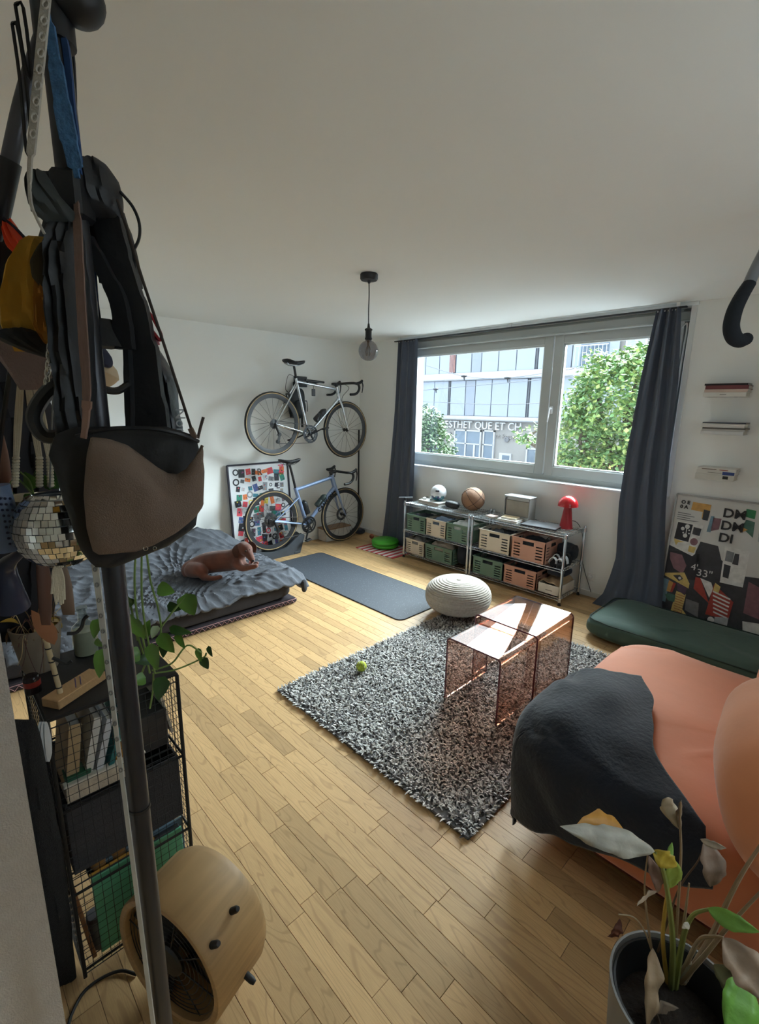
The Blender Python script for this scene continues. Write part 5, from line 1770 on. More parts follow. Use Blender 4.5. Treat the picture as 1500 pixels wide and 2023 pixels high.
def books_and_stick():
    def book(label, x0, x1, z0, z1, d, cov, spine_marks=(), rz=0):
        t = thing('book', label, 'book', ((x0 + x1) / 2, -d / 2, z0), group='books on the invisible wall shelves')
        cm = M('cover_%d_%d_%d' % cov, cov, 0.55, var=0.06)
        obj('pages', MB().span((x0 + .004, -d + .006, z0 + .002), (x1 - .004, -.004, z1 - .002)), M('page_block', (212, 206, 196), 0.9, var=0.06, stretch=(1, 1, 80)), t, False)
        c = MB().span((x0, -d, z0), (x1, -.002, z0 + .0022)).span((x0, -d, z1 - .0022), (x1, -.002, z1)).span((x0, -d - .001, z0), (x1, -d + .003, z1), bev=.0008)
        obj('cover', c, cm, t, False)
        for (a, b, q0, q1, col) in spine_marks:
            xx0, xx1 = x0 + (x1 - x0) * a, x0 + (x1 - x0) * b
            obj('spine_print', MB().span((xx0, -d - .0022, z0 + (z1 - z0) * q0), (xx1, -d - .0008, z0 + (z1 - z0) * q1)), M('ink_%d_%d_%d' % col, col, 0.6), t, False)
    def bracket(label, xc, z):
        t = thing('invisible_shelf', label, 'shelf', (xc, -.06, z), group='small white steel book brackets')
        wm = M('bracket_white', (214, 216, 214), 0.5)
        obj('back_plate', MB().span((xc - .05, -.003, z), (xc + .05, 0, z + .07)), wm, t, False)
        obj('tongue', MB().span((xc - .05, -.12, z - .002), (xc + .05, 0, z)), wm, t, False)
    for lb, x0, x1, z, d, bks in (
        ('steel book bracket under the topmost book stack on the wall', 3.868, 4.118, 1.768, .16, [('white book at the bottom of the topmost wall stack', .030, (216, 214, 208), [(.4, .55, .4, .6, (150, 148, 144))]), ('cream pink book in the topmost wall stack', .020, (206, 184, 172), []), ('maroon book in the topmost wall stack', .026, (110, 56, 60), []), ('thin black book on top of the topmost wall stack', .012, (30, 26, 30), [])]),
        ('steel book bracket under the middle book stack on the wall', 3.888, 4.140, 1.508, .16, [('white book at the bottom of the middle wall stack', .024, (206, 206, 206), []), ('thin white magazine in the middle wall stack', .013, (196, 194, 190), []), ('thin brown book in the middle wall stack', .009, (88, 82, 76), []), ('thick white book in the middle wall stack', .028, (210, 208, 204), []), ('thin slate book on top of the middle wall stack', .008, (58, 64, 74), [])]),
        ('steel book bracket under the lowest book stack on the wall', 3.897, 4.130, 1.186, .16, [('white book with a black mark at the bottom of the lowest wall stack', .040, (204, 202, 194), [(.72, .86, .3, .85, (40, 40, 40))]), ('white book with a blue spine block in the lowest wall stack', .024, (208, 206, 198), [(.68, .98, .05, .95, (60, 80, 140)), (.3, .66, .4, .55, (140, 136, 130))]), ('thin white book with brown lettering on top of the lowest wall stack', .020, (212, 208, 200), [(.12, .5, .4, .65, (96, 76, 66)), (.58, .80, .35, .6, (150, 70, 60))])])):
        bracket(lb, (x0 + x1) / 2, z)
        zz = z
        for i, (l2, h_, cov, mk) in enumerate(bks):
            j = .004 * ((i * 7) % 3 - 1)
            book(l2, x0 + j, x1 + j, zz, zz + h_, d - .004 * (i % 2), cov, mk)
            zz += h_ + .0006
    # field hockey stick hung from the ceiling
    t = thing('hockey_stick', 'grey hockey stick with a black sleeved hooked blade hanging near the ceiling', 'hockey stick', at(1500, 520, 1.8))
    sh = [at(1474, 575, 1.8), at(1500, 518, 1.8), at(1565, 395, 1.8)]
    obj('shaft', MB().tube(bez(sh, 6), .022, 12, flat=.75), M('stick_grey', (118, 122, 128), 0.4), t)
    bl = bez([at(1481, 560, 1.8), at(1466, 584, 1.8), at(1452, 613, 1.8), at(1445, 645, 1.8), at(1451, 667, 1.8), at(1465, 674, 1.8), at(1474, 670, 1.8)], 5)
    rs = [.024 + .005 * math.sin(PI * k / 30) for k in range(31)]
    bo = obj('blade_sleeve', MB().tube(bl, rs, 14, flat=.8).ball(bl[-1], .023, 14, 10), M('sleeve_black', (20, 26, 34), 0.85, bump=0.2, bscale=200), t)
    hk = at(1563, 398, 1.8)
    obj('hanging_cord', MB().tube([hk, Vector((hk.x, hk.y, 2.449))], .003, 6).lathe([(.012, 2.43), (.012, 2.4495)], (hk.x, hk.y, 0), 12), M('cord_white', (210, 210, 206), 0.6), t)
books_and_stick()
# ---------------------------------------------------------------- pole rack in the doorway and what hangs on it
at_plain = at
def at(x, y, d):
    """survey point measured by its horizontal distance, so that upright things stay upright"""
    r_ = _f + (x - 750) / 941.2 * _r - (y - 1011.5) / 941.2 * _u
    return CAM + r_ * ((.858 + (d - .757) * 1.13) / math.hypot(r_.x, r_.y))

def pil(left, right, d0, bulge, nu=28, nv=22, fold=0.0, fsc=9.0, seed=0, dslope=0.0):
    """soft hanging body with real thickness; left / right give its edges as (row, column) survey tables"""
    y0, y1 = min(left)[0], max(left)[0]
    mb = MB()
    def fn(i, j):
        y = y0 + (y1 - y0) * j
        a, b = lerp_tab(left, y), lerp_tab(right, y)
        th = 2 * PI * i
        c = -math.cos(th)
        s = math.sin(th)
        x = (a + b) / 2 + (b - a) / 2 * math.copysign(abs(c) ** .8, c)
        e = math.sin(PI * min(max(j, .0), 1)) ** .45 if 0 < j < 1 else 0.0
        dd = d0 + dslope * j
        p = at(x, y, dd)
        o = bulge * math.copysign(abs(s) ** .8, s) * e
        q = p - _f * o
        if fold:
            q -= _f * (fold * math.sin(fsc * (x - a) / max(b - a, 1) * 2 + 4 * nz(x * .01, y * .012, seed)) * e)
            q += Vector(noise.noise_vector(Vector((x * .02, y * .02, seed)))) * fold * .5
        return q
    mb.grid(fn, nu, nv, cu=True)
    mb.f.append([k * nv for k in range(nu)][::-1])
    mb.f.append([k * nv + nv - 1 for k in range(nu)])
    mb.m += [0, 0]
    return mb

def band(pts, wpx, d, thick=.003, n=6):
    """webbing strap along surveyed columns; wpx width in survey units"""
    P = bez([at(x, y, dd if isinstance(d, list) else d) for (x, y), dd in zip(pts, d if isinstance(d, list) else [d] * len(pts))], n)
    W = []
    k = len(P)
    for i in range(k):
        T_ = (P[min(i + 1, k - 1)] - P[max(i - 1, 0)]).normalized()
        w_ = wpx if not isinstance(wpx, list) else wpx[min(len(wpx) - 1, int(i / max(k - 1, 1) * (len(wpx) - 1) + .5))]
        dep = (P[i] - CAM).dot(_f)
        W.append(T_.cross(_f).normalized() * (w_ * dep / 941.2))
    return MB().strip(P, W, thick)

def cord(pts, r, d, n=6, m=6):
    return MB().tube(bez([at(x, y, dd) for (x, y), dd in zip(pts, d if isinstance(d, list) else [d] * len(pts))], n), r, m)

def rack():
    pm = M('pole_steel', (56, 56, 60), 0.38, 0.5, var=0.05)
    bk = M('rack_black', (24, 24, 27), 0.5)
    X, Y = 3.948, -4.044
    t = thing('pole_rack', 'dark steel floor to ceiling pole rack in the doorway', 'rack', (X, Y, 0))
    obj('pole', MB().lathe([(.017, .012), (.017, 2.44)], (X, Y, 0), 24), pm, t)
    obj('base_disc', MB().lathe([(.0005, 0), (.05, 0), (.05, .008), (.02, .014)], (X, Y, 0), 28), bk, t)
    obj('ceiling_cup', MB().lathe([(.02, 2.40), (.03, 2.43), (.03, 2.449), (.0005, 2.449)], (X, Y, 0), 24), bk, t)
    cz = at(95, 380, .757).z
    obj('clamp_block', MB().box((X, Y, cz), (.042, .042, .062), rotm(0, 0, 46), bev=.006).box((X - .022, Y - .024, cz), (.042, .032, .055), rotm(0, 0, 46), bev=.006), bk, t)
    tz = at(125, 5, .757).z
    obj('top_joint', MB().ball((X + .022, Y + .026, tz), (.032, .032, .028), 20, 12).lathe([(.024, tz - .05), (.024, tz + .03)], (X, Y, 0), 20), bk, t)
    arm = [at(98, 40, .80), at(45, 205, .83), at(0, 410, .86), at(-70, 720, .90)]
    ar = obj('slanted_arm', MB().tube(bez(arm, 6), .0115, 14), M('arm_grey', (84, 84, 90), 0.4, 0.4), t)
    obj('arm_sleeve', MB().tube([at(20, 318, .848), at(-6, 440, .865)], .0145, 14), pm, ar)
    rp = at(24, 1000, 1.62)
    obj('rear_pole', MB().lathe([(.0135, .0), (.0135, 2.449)], (rp.x, rp.y, 0), 18), M('rear_pole_navy', (42, 44, 58), 0.4, 0.4), t)
    tie = at(252, 1497, .98)
    obj('cable_tie', MB().lathe([(.0172, 0), (.0188, 0), (.0188, .006), (.0172, .006)], (X, Y, .93 - .0), 24, closed=True), bk, t)
    for lb, pts, d in (('small black wire rectangle hanging at the top of the pole, outer one', [(24, 48), (40, 165), (52, 300), (62, 285), (50, 150), (34, 52)], .80), ('tall black wire rectangle clipped at the top of the pole', [(30, 10), (50, 130), (62, 150), (46, 16)], .79), ('narrow black wire loop behind the blue strap', [(128, 55), (140, 170), (149, 230), (146, 125), (136, 60)], .82)):
        o = cord(pts + [pts[0]], .0022, d, n=3, m=5)
        one('wire_loop', o, bk, lb, 'wire', at(*pts[0], d))
    # webbing
    wm = M('webbing_white', (168, 162, 152), 0.85, bump=0.3, bscale=300)
    w1 = thing('daisy_chain_sling', 'dirty white looped climbing sling hanging at the top of the pole', 'sling', at(85, 0, .70))
    obj('webbing', band([(93, -20), (82, 90), (72, 190), (63, 285), (59, 330), (60, 395), (72, 430), (88, 462)], [18, 19, 18, 16, 8, 5, 4, 4], .705), wm, w1)
    for k in range(9):
        x, y = 90 - k * 3.1, 8 + k * 32
        obj('loop', MB().tube([at(x + 6 * math.cos(a) - 1, y + 8 * math.sin(a), .701) for a in [2 * PI * q / 10 for q in range(10)]], .0014, 4, closed=True), wm, w1)
    w2 = thing('perforated_strap', 'white perforated strap running down along the pole', 'strap', at(188, 1130, .745))
    pts = [(188 + (305 - 188) * k / 10, 1115 + (2040 - 1115) * k / 10) for k in range(11)]
    zs = [.738] * len(pts)
    obj('webbing', band(pts, [13, 12, 10, 9, 8, 8, 8, 8, 8, 8, 8], zs, .003, 3), M('strap_offwhite', (186, 184, 178), 0.8), w2)
    for k in range(14):
        f = k / 30
        i_ = f * 10
        x, y = 188 + 117 * f, 1125 + 915 * f
        dd = zs[int(i_)] + (zs[min(10, int(i_) + 1)] - zs[int(i_)]) * (i_ % 1) - .004
        obj('eyelet', MB().tube([at(x + 3 * math.cos(a), y + 4 * math.sin(a), dd) for a in [2 * PI * q / 8 for q in range(8)]], .0012, 4, closed=True), M('eyelet_grey', (120, 118, 114), 0.6), w2)
    bw = thing('blue_webbing', 'blue woven webbing strap hanging at the top of the pole', 'strap', at(100, 25, .73))
    obj('webbing', band([(92, 15), (104, 90), (117, 170), (131, 250), (146, 315), (153, 352)], [8, 20, 28, 34, 28, 10], .735, .004), M('webbing_blue', (58, 100, 140), 0.8, var=0.25, scale=90, bump=0.4, bscale=180), bw)
    obj('folded_edge', band([(122, 45), (134, 120), (140, 200), (152, 300), (158, 345)], [8, 12, 14, 16, 8], .742, .004), M('webbing_blue_dark', (36, 66, 112), 0.8, var=0.15, scale=90), bw)
    # black garments and harness along the pole
    dark = M('nylon_black', (27, 28, 31), 0.55, var=0.2, scale=14, bump=0.25, bscale=30)
    dark2 = M('nylon_dark_brown', (36, 29, 27), 0.8, var=0.2, scale=14)
    o = thing('black_jacket', 'long black jacket hanging in front of the pole', 'jacket', at(135, 430, .73))
    obj('cloth', pil([(425, 105), (455, 88), (520, 94), (600, 104), (700, 112), (780, 122), (880, 112)], [(425, 150), (470, 160), (560, 166), (680, 172), (780, 178), (880, 190)], .725, .022, fold=.008, seed=3), dark, o)
    obj('hood', pil([(340, 62), (370, 60), (412, 66), (440, 90)], [(340, 90), (380, 110), (412, 140), (440, 150)], .72, .018, fold=.004), M('nylon_olive', (38, 42, 40), 0.7), o)
    o = thing('climbing_harness', 'black climbing harness hanging with its padded belts spread open', 'harness', at(200, 330, .78))
    obj('padded_hood', pil([(317, 178), (330, 160), (350, 150), (400, 152), (430, 170)], [(317, 190), (328, 212), (350, 228), (380, 236), (430, 240)], .765, .028, fold=.004, seed=5), dark, o)
    for w_, pts, dd in (([38, 52, 46, 52, 64, 74], [(210, 400), (222, 470), (250, 560), (272, 640), (285, 740), (300, 870)], .775), ([22, 26, 30, 34], [(172, 470), (205, 535), (236, 600), (248, 690)], .765), ([20, 24, 22], [(232, 420), (255, 500), (268, 570)], .785), ([50, 54, 50], [(172, 655), (205, 659), (248, 664)], .77), ([10, 12, 10], [(252, 680), (256, 790), (258, 860)], .77), ([26, 26, 22], [(190, 400), (196, 470), (212, 560)], .79)):
        obj('belt', band(pts, w_, dd, .014), dark if w_[0] != 26 else dark2, o)
    obj('leg_loop', MB().tube(bez([at(x, y, .75) for x, y in ((150, 745), (105, 765), (75, 800), (68, 832), (90, 862), (130, 858), (150, 845))], 5), .017, 8, flat=.6), dark, o)
    obj('gear_loop', cord([(178, 750), (205, 768), (232, 772), (256, 758)], .0055, .765), M('loop_black', (34, 35, 38), 0.35), o)
    obj('cable', cord([(237, 378), (262, 408), (275, 440), (275, 470), (264, 495)], .0022, .77), bk, o)
    o = thing('black_dry_bag', 'folded black waterproof bag with white lettering behind the harness', 'bag', at(330, 700, .82))
    obj('body', pil([(655, 270), (700, 262), (780, 258), (880, 262)], [(655, 300), (690, 312), (740, 338), (790, 354), (840, 360), (880, 360)], .815, .032, fold=.010, fsc=14, seed=8), M('drybag_black', (40, 42, 48), 0.4, var=0.15, scale=20, bump=0.3, bscale=35), o)
    a0 = at(346, 806, .776)
    text('lettering', 'Nor', frame4(a0, (at(350, 860, .776) - at(346, 806, .776)), _r), .024, M('letter_white', (208, 210, 214), 0.6), o, .0005)
    o = thing('red_carabiner', 'red anodised carabiner clipped beside the harness', 'carabiner', at(305, 655, .78))
    obj('gate_ring', MB().tube(bez([at(x, y, .775) for x, y in ((287, 612), (300, 625), (318, 660), (316, 672), (306, 660), (292, 640), (287, 612))], 4), .0026, 6), M('carabiner_red', (150, 40, 48), 0.35, 0.5), o)
    obj('pink_tab', band([(290, 650), (305, 664), (311, 682)], [6, 10, 10], .778), M('tab_pink', (186, 120, 130), 0.7), o)
    # the sling bag
    o = thing('sling_bag', 'black and taupe fabric sling bag hanging on the pole', 'bag', at(260, 1120, .70))
    bb = pil([(842, 150), (862, 112), (900, 106), (960, 122), (1040, 148), (1090, 170), (1122, 190)], [(842, 330), (862, 386), (900, 398), (970, 396), (1040, 384), (1080, 330), (1122, 222)], .700, .036, 44, 34, fold=.004, seed=11)
    obj('body', bb, M('bag_black', (30, 29, 30), 0.75, var=0.12, scale=14, bump=0.2, bscale=60), o)
    NU, NV = 40, 30
    pk = MB()
    def pf(i, j, off=0.0):
        xl_ = lerp_tab([(0, 182), (.15, 176), (.5, 170), (.8, 176), (1, 188)], j)
        xr_ = lerp_tab([(0, 400), (.3, 400), (.7, 398), (.85, 380), (1, 330)], j)
        x = xl_ + (xr_ - xl_) * i
        ytop = lerp_tab([(0, 866), (.15, 870), (.3, 882), (.45, 905), (.58, 927), (.68, 939), (.78, 941), (.87, 929), (.94, 908), (1, 880)], i)
        ybot = lerp_tab([(0, 1086), (.08, 1093), (.55, 1086), (.8, 1072), (1, 1046)], i)
        y = ytop + (ybot - ytop) * j
        e = (math.sin(PI * (i * .94 + .03)) ** .5) * (math.sin(PI * (j * .8 + .16)) ** .4)
        wr = .0035 * math.sin(8 * (i * 1.2 - j * .9) + 3 * nz(i * 3, j * 3, 4)) * max(0, nz(i * 3, j * 2, 2) + .5)
        return at(x, y, .668 - .036 * e + .022 * math.sin(PI * i) * (1 - j) ** 6 - wr - off)
    pk.grid(pf, NU, NV)
    po_ = obj('taupe_pocket', pk, M('bag_taupe', (116, 98, 86), 0.9, var=0.06, scale=10, bump=0.35, bscale=500), o)
    md = po_.modifiers.new('thick', 'SOLIDIFY')
    md.thickness = .004
    md.offset = -1
    fl = MB().tube([pf(i / 30, 0, .001) for i in range(31)], .0022, 6)
    obj('pocket_hem', fl, M('bag_taupe_dark', (92, 76, 66), 0.9), po_)
    sg = [(302, 1052), (308, 1040), (315, 1043), (309, 1050), (318, 1052), (322, 1046), (326, 1052), (330, 1046), (334, 1050), (334, 1034)]
    P_ = []
    for x, y in sg:
        ii = (x - 175) / 222
        P_.append(at(x, y, .645))
    def onp(x, y):
        best = None
        for a in range(NU):
            for b in range(NV):
                q = pk.v[a * NV + b]
                pp = pix(q)
                dd = (pp[0] - x) ** 2 + (pp[1] - y) ** 2
                if best is None or dd < best[0]:
                    best = (dd, pp[2])
        return at_plain(x, y, best[1] - .003)
    obj('stitched_script', MB().tube(bez([onp(x, y) for x, y in sg], 3), .0006, 4), M('script_dark', (58, 46, 42), 0.8), po_)
    zp = MB().tube(bez([at(x, y, dd) for (x, y), dd in zip(((150, 862), (210, 848), (290, 846), (350, 856), (392, 872)), (.69, .668, .662, .668, .69))], 6), .003, 6)
    obj('zip', zp, bk, o)
    obj('zip_pull', cord([(391, 866), (396, 845), (402, 824)], .0022, .69), M('pull_brown', (70, 56, 50), 0.7), o)
    obj('strap', band([(151, 395), (155, 480), (160, 590), (166, 690), (171, 760), (170, 820), (166, 868)], [10, 16, 17, 18, 16, 13, 11], [.74, .70, .69, .685, .68, .68, .69]), M('strap_brown', (112, 88, 78), 0.85, stretch=(60, 60, 2)), o)
    obj('strap_tab', band([(172, 792), (170, 830), (165, 866)], [18, 12, 10], .676, .004), M('tab_taupe', (134, 104, 90), 0.8), o)
    obj('shoulder_cord', cord([(232, 395), (252, 455), (276, 535), (318, 662), (350, 760), (384, 866)], .0021, [.75, .735, .72, .705, .70, .69]), M('cord_brown', (56, 46, 40), 0.8), o)
    obj('toggle', band([(376, 846), (386, 866)], 9, .684, .006), M('toggle_brown', (94, 76, 64), 0.7), o)
    for x, y, r_ in ((288, 1086, 4), (306, 1082, 3)):
        obj('key_ring', MB().tube([onp(x, 1075) + _r * (r_ * .0008 * math.cos(a)) + _u * (r_ * .0008 * math.sin(a) - .006) for a in [2 * PI * q / 12 for q in range(12)]], .0006, 5, closed=True), M('ring_steel', (190, 188, 180), 0.25, 0.9), o)
    # clothes at the frame edge
    ym = M('cloth_mustard', (196, 148, 52), 0.8, var=0.1, scale=9, bump=0.2, bscale=40)
    o = thing('mustard_bag', 'mustard yellow cloth bag with black trim hanging left of the pole', 'bag', at(70, 470, .80))
    obj('body', pil([(468, 72), (490, 52), (540, 34), (600, 22), (650, 16), (690, 26)], [(468, 90), (490, 102), (560, 110), (640, 114), (690, 116)], .80, .030, fold=.008, seed=2), ym, o)
    obj('black_trim', pil([(650, 16), (662, 8), (676, 6), (692, 40), (706, 90)], [(650, 60), (668, 100), (690, 116), (706, 118)], .785, .026, fold=.003), M('trim_black', (26, 28, 30), 0.8), o)
    obj('dark_patch', pil([(478, 82), (520, 62), (550, 66), (572, 84)], [(478, 96), (520, 106), (550, 106), (572, 100)], .770, .010), M('patch_olive', (58, 48, 30), 0.85), o)
    obj('orange_patch', pil([(548, 66), (590, 72), (650, 74), (684, 90)], [(548, 106), (590, 110), (650, 112), (684, 108)], .774, .012, fold=.004), M('cloth_amber', (176, 118, 44), 0.8), o)
    o = thing('orange_cloth', 'bright orange red cloth with a dark stripe at the photo edge', 'cloth', at(20, 430, .86))
    obj('cloth', pil([(424, 4), (455, 8), (490, 18), (512, 40)], [(424, 16), (450, 34), (480, 56), (512, 66)], .86, .010, fold=.003), M('cloth_orange', (228, 76, 40), 0.7), o)
    obj('stripe', band([(6, 430), (30, 450), (60, 482)], 5, .848), M('stripe_navy', (36, 32, 46), 0.8), o)
    obj('dark_sleeve', pil([(430, -30), (480, -30), (560, -30), (600, -30)], [(430, 2), (470, 18), (500, 40), (600, 20)], .88, .03, fold=.005), M('sleeve_dark', (26, 24, 28), 0.8), o)
    o = thing('fleece_towel', 'mauve grey fleece hanging behind the mustard bag', 'towel', at(40, 560, .92))
    obj('cloth', pil([(548, 6), (600, -10), (700, -12), (770, 40)], [(548, 34), (600, 60), (700, 128), (770, 132)], .92, .016, fold=.006, seed=6), M('fleece_mauve', (140, 122, 118), 0.95, bump=0.4, bscale=200), o)
    o = thing('beige_cap', 'beige cap with navy brim hanging behind the black jacket', 'cap', at(195, 700, .93))
    obj('crown', pil([(690, 172), (720, 172), (765, 178)], [(690, 188), (720, 214), (740, 220), (765, 196)], .93, .05, fold=.003), M('cap_beige', (196, 176, 146), 0.85), o)
    obj('brim', pil([(684, 178), (700, 180), (725, 190)], [(684, 204), (700, 212), (725, 216)], .915, .03), M('cap_navy', (40, 44, 70), 0.85), o)
    o = thing('dark_coats', 'mass of dark coats hanging at the back of the rack', 'coats', at(20, 700, 1.5))
    obj('cloth', pil([(690, -34), (800, -36), (1000, -32), (1270, -28)], [(690, 60), (800, 98), (1000, 112), (1270, 100)], 1.5, .03, 36, 26, fold=.016, fsc=12, seed=14), M('coat_dark', (30, 29, 33), 0.85, var=0.25), o)
    # cords and chains
    bm = M('cord_blue', (48, 78, 132), 0.7)
    one('blue_rope', MB().tube(bez([at(x, y, .80) for x, y in ((172, 425), (175, 520), (179, 600), (184, 655), (192, 620), (186, 540), (190, 520))], 5), .0026, 6), bm, 'blue accessory cord looped behind the brown strap', 'cord', at(172, 425, .8))
    one('dark_rope', MB().tube(bez([at(x, y, .81) for x, y in ((176, 430), (186, 510), (192, 590), (198, 634))], 5), .002, 6), M('cord_dark', (34, 38, 52), 0.7), 'thin dark cord hanging next to the blue cord', 'cord', at(176, 430, .81))
    def chain(label, pts, d, n, m, r_):
        P = bez([at(x, y, d) for x, y in pts], 12)
        o_ = thing('link_chain', label, 'chain', P[0])
        for k in range(n):
            c = P[int(k * (len(P) - 1) / n)]
            tt = (P[min(len(P) - 1, int(k * (len(P) - 1) / n) + 1)] - c).normalized()
            sd = (_r if k % 2 else (_r * .35 - _f * .93)).normalized()
            obj('link', MB().tube([c + tt * (r_ * 1.5 * math.cos(a)) + sd * (r_ * .75 * math.sin(a)) for a in [2 * PI * q / 10 for q in range(10)]], r_ * .22, 5, closed=True), m, o_)
    chain('silver link chain hanging over the mustard bag', [(96, 455), (104, 540), (108, 620), (99, 680), (94, 740), (88, 790)], .745, 34, M('chain_silver', (206, 204, 196), 0.25, 0.9), .0052)
    chain('dark link chain hanging above the sling bag', [(184, 752), (190, 790), (197, 840)], .79, 10, M('chain_dark', (70, 72, 78), 0.35, 0.8), .0048)
rack()

# ---------------------------------------------------------------- planters hanging on the rack
def leaf_mb(base, tip, side, width, curl=.15, fold=.25, mb=None, heart=False, n=9, rag=0.0):
    """a leaf blade between two points"""
    mb = mb or MB()
    base, tip = Vector(base), Vector(tip)
    ax = tip - base
    L_ = ax.length
    side = Vector(side)
    side = (side - ax * side.dot(ax) / (L_ * L_)).normalized()
    nn = ax.cross(side).normalized()
    def fn(i, j):
        s = i
        w_ = (math.sin(PI * min(1, s ** (.55 if heart else .8)) ** 1.0)) ** (.75 if heart else .9) * width
        c = (j - .5) * 2
        if rag:
            w_ *= 1 + rag * nz(s * 7, c * 2, L_ * 90)
        wv = nn * (rag * .35 * L_ * nz(s * 5 + c, c * 3, L_ * 70) * math.sin(PI * s)) if rag else Vector()
        return base + wv + ax * s + side * c * w_ + nn * (abs(c) * w_ * fold + curl * L_ * math.sin(PI * s) * .6)
    mb.grid(fn, n, 5)
    return mb

def planters():
    cr = M('macrame_cream', (204, 194, 172), 0.9, bump=0.3, bscale=200)
    lg = M('pothos_green', (92, 134, 52), 0.4, var=0.18, scale=16)
    lg2 = M('pothos_dark', (48, 84, 36), 0.4, var=0.15, scale=16)
    sg = M('pothos_stem', (112, 136, 72), 0.5)
    # mirror ball planter
    c = at(118, 1042, .98)
    R_ = .080
    t = thing('mirror_ball_planter', 'silver mirror ball planter hanging beside the sling bag', 'planter', c - Vector((0, 0, R_)))
    core = [(.0005, -R_ * .97)] + [(R_ * .97 * math.cos(a), R_ * .97 * math.sin(a)) for a in [math.radians(-80 + 10 * k) for k in range(15)]] + [(R_ * .60, R_ * .76), (R_ * .55, R_ * .74), (R_ * .5, R_ * .2), (.0005, 0)]
    obj('shell', MB().lathe(core, c, 36), M('ball_core', (96, 100, 104), 0.5), t)
    tm = M('mirror_tile', (226, 228, 226), 0.06, 1.0, var=0.04, scale=40)
    inv = ROOTM[t.name]
    for row in range(15):
        la = math.radians(-78 + 9.6 * row)
        cnt = max(6, int(44 * math.cos(la)))
        mb = MB()
        da = 2 * PI / cnt
        q = []
        for u in (-.46, .46):
            for v in (-.46, .46):
                a, b = u * da, la + v * math.radians(9.6)
                q.append(Vector((R_ * math.cos(b) * math.cos(a), R_ * math.cos(b) * math.sin(a), R_ * math.sin(b))))
        nn = Vector((math.cos(la), 0, math.sin(la))) * .0018
        mb.add([q[0], q[2], q[3], q[1], q[0] - nn, q[2] - nn, q[3] - nn, q[1] - nn], [(0, 1, 2, 3), (0, 4, 5, 1), (1, 5, 6, 2), (2, 6, 7, 3), (3, 7, 4, 0)])
        me = mesh_of('mirror_tile', mb, tm, False)
        rr = random.Random(row)
        for k in range(cnt):
            a = k * da + row * .5 * da
            d = Vector((math.cos(a), math.sin(a), 0))
            if d.dot(Vector((-_f.x, -_f.y, 0))) < -.05:
                continue
            o = bpy.data.objects.new('mirror_tile', me)
            COL.objects.link(o)
            o.parent = t
            o.location = inv @ c
            o.rotation_euler = (rr.gauss(0, .006), rr.gauss(0, .006), a)
    obj('rim', MB().lathe([(R_ * .56, R_ * .78), (R_ * .64, R_ * .80), (R_ * .64, R_ * .77), (R_ * .56, R_ * .75)], c, 36, closed=True), M('rim_grey', (150, 152, 150), 0.4, 0.6), t)
    hang = MB()
    for x in (98, 132, 150):
        hang.tube([at(x, 965, .98), at(110 + (x - 110) * .4, 760, .98)], .0016, 5)
    obj('hanging_wires', hang, M('wire_steel', (120, 120, 118), 0.4, 0.7), t, kind='stuff')
    # macrame hanger with a cream bowl and pothos
    t = thing('macrame_planter', 'cream macrame hanger holding a cream bowl with pothos', 'planter', at(48, 1090, 1.03))
    for k, (x0, x1, x2) in enumerate(((42, 36, 32), (52, 66, 78), (66, 84, 98))):
        pts = [at(x0 + 3 * math.sin(q * 1.9), 690 + q * 8, 1.0) for q in range(7)]
        obj('knotted_cord', MB().tube(bez(pts, 3), [.006 + .004 * abs(math.sin(q * .8)) for q in range(19)], 7), cr, t)
        for s in (-5, 0, 5):
            obj('cord', cord([(x0 + s * .6, 735), (x1 + s, 830), (x2 + s * .6, 905)], .0028, 1.0), cr, t)
        bd = MB()
        for q in range(10):
            bd.ball(at(x2 + (k - 1) * q * .25, 905 + q * 6, 1.0), (.0066, .0066, .0046), 8, 6)
        obj('knot_braid', bd, cr, t, kind='stuff')
    ts = MB()
    rr = random.Random(2)
    for k in range(14):
        x = 104 + k * 1.6
        ts.tube(bez([at(112, 1105, 1.03), at(x, 1140, 1.03), at(x + rr.uniform(-4, 8), 1185 + rr.uniform(-14, 10), 1.03)], 4), .0025, 5)
    obj('tassel', ts, cr, t, kind='stuff')
    bc = at(62, 1000, 1.06)
    obj('bowl', MB().lathe([(.0005, -.07), (.03, -.068), (.048, -.045), (.056, -.01), (.058, .02), (.054, .02), (.05, -.01), (.0005, -.02)], bc, 30), M('bowl_cream', (196, 184, 158), 0.6), t)
    for (bx, by, tx, ty, w_, m) in ((62, 968, 48, 932, 15, lg), (66, 965, 72, 925, 11, lg2), (95, 965, 108, 930, 16, lg2), (98, 968, 88, 938, 12, lg), (120, 965, 118, 936, 11, lg2), (30, 975, 2, 985, 6, lg2), (60, 975, 56, 995, 9, lg)):
        obj('leaf', leaf_mb(at(bx, by, 1.03), at(tx, ty, 1.03), _r, w_ * 1.03 / 941, heart=True), m, t)
    for pts in ([(64, 975), (40, 950), (28, 945), (10, 975), (2, 1010)], [(66, 975), (58, 950), (40, 932)]):
        obj('stem', cord(pts, .0018, 1.03), sg, t)
    # trailing pothos behind the bag
    t = thing('trailing_pothos', 'green pothos with long trailing stems hanging beside the pole', 'plant', at(290, 1340, 1.0))
    pc = at(262, 1035, .93)
    obj('pot', MB().lathe([(.0005, -.05), (.032, -.05), (.04, .035), (.036, .035), (.03, -.03), (.0005, -.03)], pc, 24), M('pot_black', (30, 30, 32), 0.6), t)
    obj('pot_hook', MB().tube(bez([pc + Vector((0, 0, .03)), at(220, 900, .88), Vector((3.948, -4.044, at(200, 760, .8).z))], 5), .003, 5), M('rack_black', (24, 24, 27)), t)
